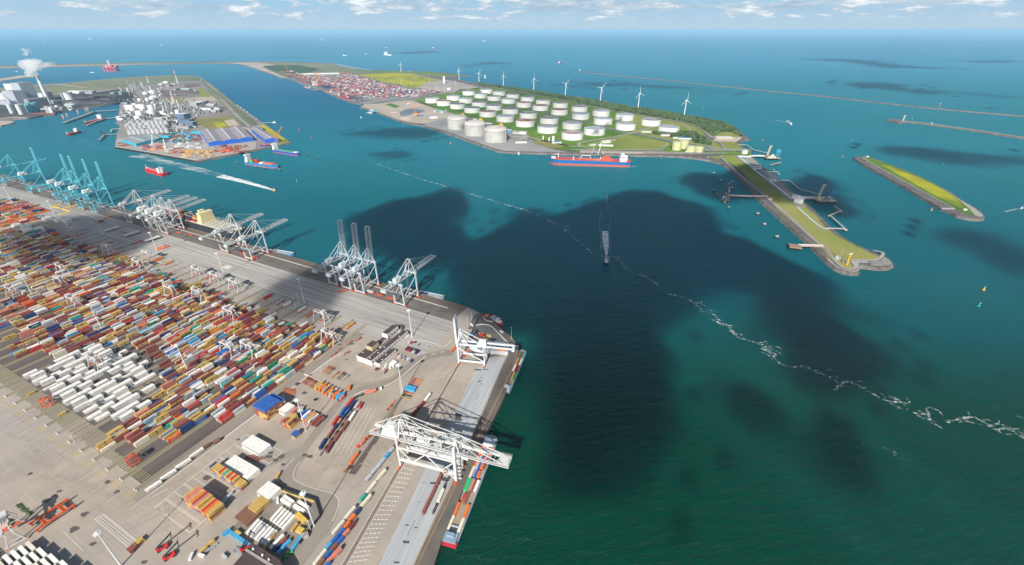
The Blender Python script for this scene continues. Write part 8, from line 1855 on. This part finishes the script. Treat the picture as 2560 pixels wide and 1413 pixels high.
# far ships
for i,(v,a,c,hc,lab) in enumerate([('B',(1285,312),(1352,318),SHW,'large white ship far out above the second terminal'),('B',(1290,240),(1325,240),paint('pink hull',(.6,.3,.28),.5),'small ship above the large white ship'),('B',(1765,248),(1800,250),RD,'red hulled ship alone on the far sea'),('A',(1605,218),(1632,219),paint('pink hull',(.6,.3,.28),.5),'small pinkish ship on the far sea, left half'),('A',(895,155),(915,156),SHW,'tiny white ship near the horizon, left'),('B',(655,162),(672,163),SHW,'tiny white ship near the horizon, centre left'),
        ('q',(232,320),(250,317),RD,'red ship with long pale wake'),('B',(870,318),(908,318),SHW,'low white ship behind the far dyke'),('E',(2088,218),(2104,219),SHW,'tiny white ship far right near the horizon'),('A',(440,178),(465,178),SHW,'tiny white ship above the steam puff'),('B',(1090,303),(1112,304),paint('pink hull',(.6,.3,.28),.5),'tiny pink ship behind the far dyke'),('B',(2265,174),(2300,175),SHW,'tiny grey ship high on the far sea')]):
    L_ = math.dist(P(v,*a,WZ),P(v,*c,WZ)); ship(lab,'far_ship',a,c,max(10,L_ * .16),max(6,L_ * .06),hc,hc,hc,(-.25,L_ * .22,L_ * .12,L_ * .14,3),v,hb=1.5)
t = thing('sailing_boat','white sailing boat alone on the open sea','sailing boat',at(P('q',1180,237,WZ),WZ)); b = MB(); hull(b,18,5,1.8,SHW,SHW,SHW,.4); b.build('hull',t); b = MB(); b.add([(-7,0,3),(3,.2,3),(2,0,26),(-7,.3,3),(3,.5,3),(2,.3,26)],[(0,1,2),(5,4,3),(0,2,5,3)],SHW); b.build('sail',t)
# semi submersible rig
p = P('A',1120,470,WZ); t = thing('drilling_rig','red semi submersible drilling rig in the far basin','drilling rig',(p[0],p[1],WZ),.2); RR_ = paint('rig red',(.58,.06,.10),.5)
for s in (-1,1): b = MB(); b.box((0,s * 32,-1),(110,16,8),RR_); b.build('pontoon',t)
for x in (-45,-15,15,45):
    for s in (-1,1): b = MB(); b.cyl((x,s * 32,7),7,22,RR_,12); b.build('column',t)
b = MB(); b.box((0,0,29),(112,78,9),RR_); b.build('deck',t); rn = random.Random(2); b = MB()
for i in range(18): b.box((rn.uniform(-48,48),rn.uniform(-32,32),38),(rn.uniform(8,22),rn.uniform(8,18),rn.uniform(4,14)),rn.choice([RR_,SHW,Y2,SO,RR_]))
b.build('deck_modules',t); b = MB(); lattice(b,(0,0,38),(0,.01,95),9,9,SHW,8,1.6); b.build('derrick',t); b = MB(); b.bar((30,20,38),(55,30,70),2,Y2); b.bar((-40,-20,38),(-60,-30,60),2,Y2); b.build('deck_crane',t)
# ships at the second terminal
for i,(a,c,B,D,hc,lab) in enumerate([((640,655),(440,592),45,18,paint('ship green grey',(.14,.24,.24),.5),'big dark green container ship at the second terminal'),((950,765),(850,735),30,14,paint('ship crimson',(.45,.03,.07),.5),'crimson ship at the near end of the second terminal'),((845,728),(780,708),14,6,SHW,'small pale ship ahead of the crimson ship'),((765,700),(700,680),16,7,paint('pink hull',(.6,.3,.28),.5),'small pinkish ship along the second terminal'),((550,652),(485,632),14,5,SHW,'pale barge alongside the dark green container ship')]):
    t,L = ship(lab,'cargo_ship',a,c,B,D,hc,RB_,paint('hatch rust',(.38,.10,.07),.6),(-.3,12 if i < 2 else 7,B * .8,26 if i < 2 else 10,5),'B')
for i in range(7): tug(f'moored barge, {ordn(i + 1)} along the far right shore of the plant peninsula',(2360 + 32 * i,815 + 22 * i + (i > 3) * 6),(2385 + 32 * i,832 + 22 * i + (i > 3) * 6),'A',14,[SHW,BLR,RD,SHW,GYs,SHW,RD][i])
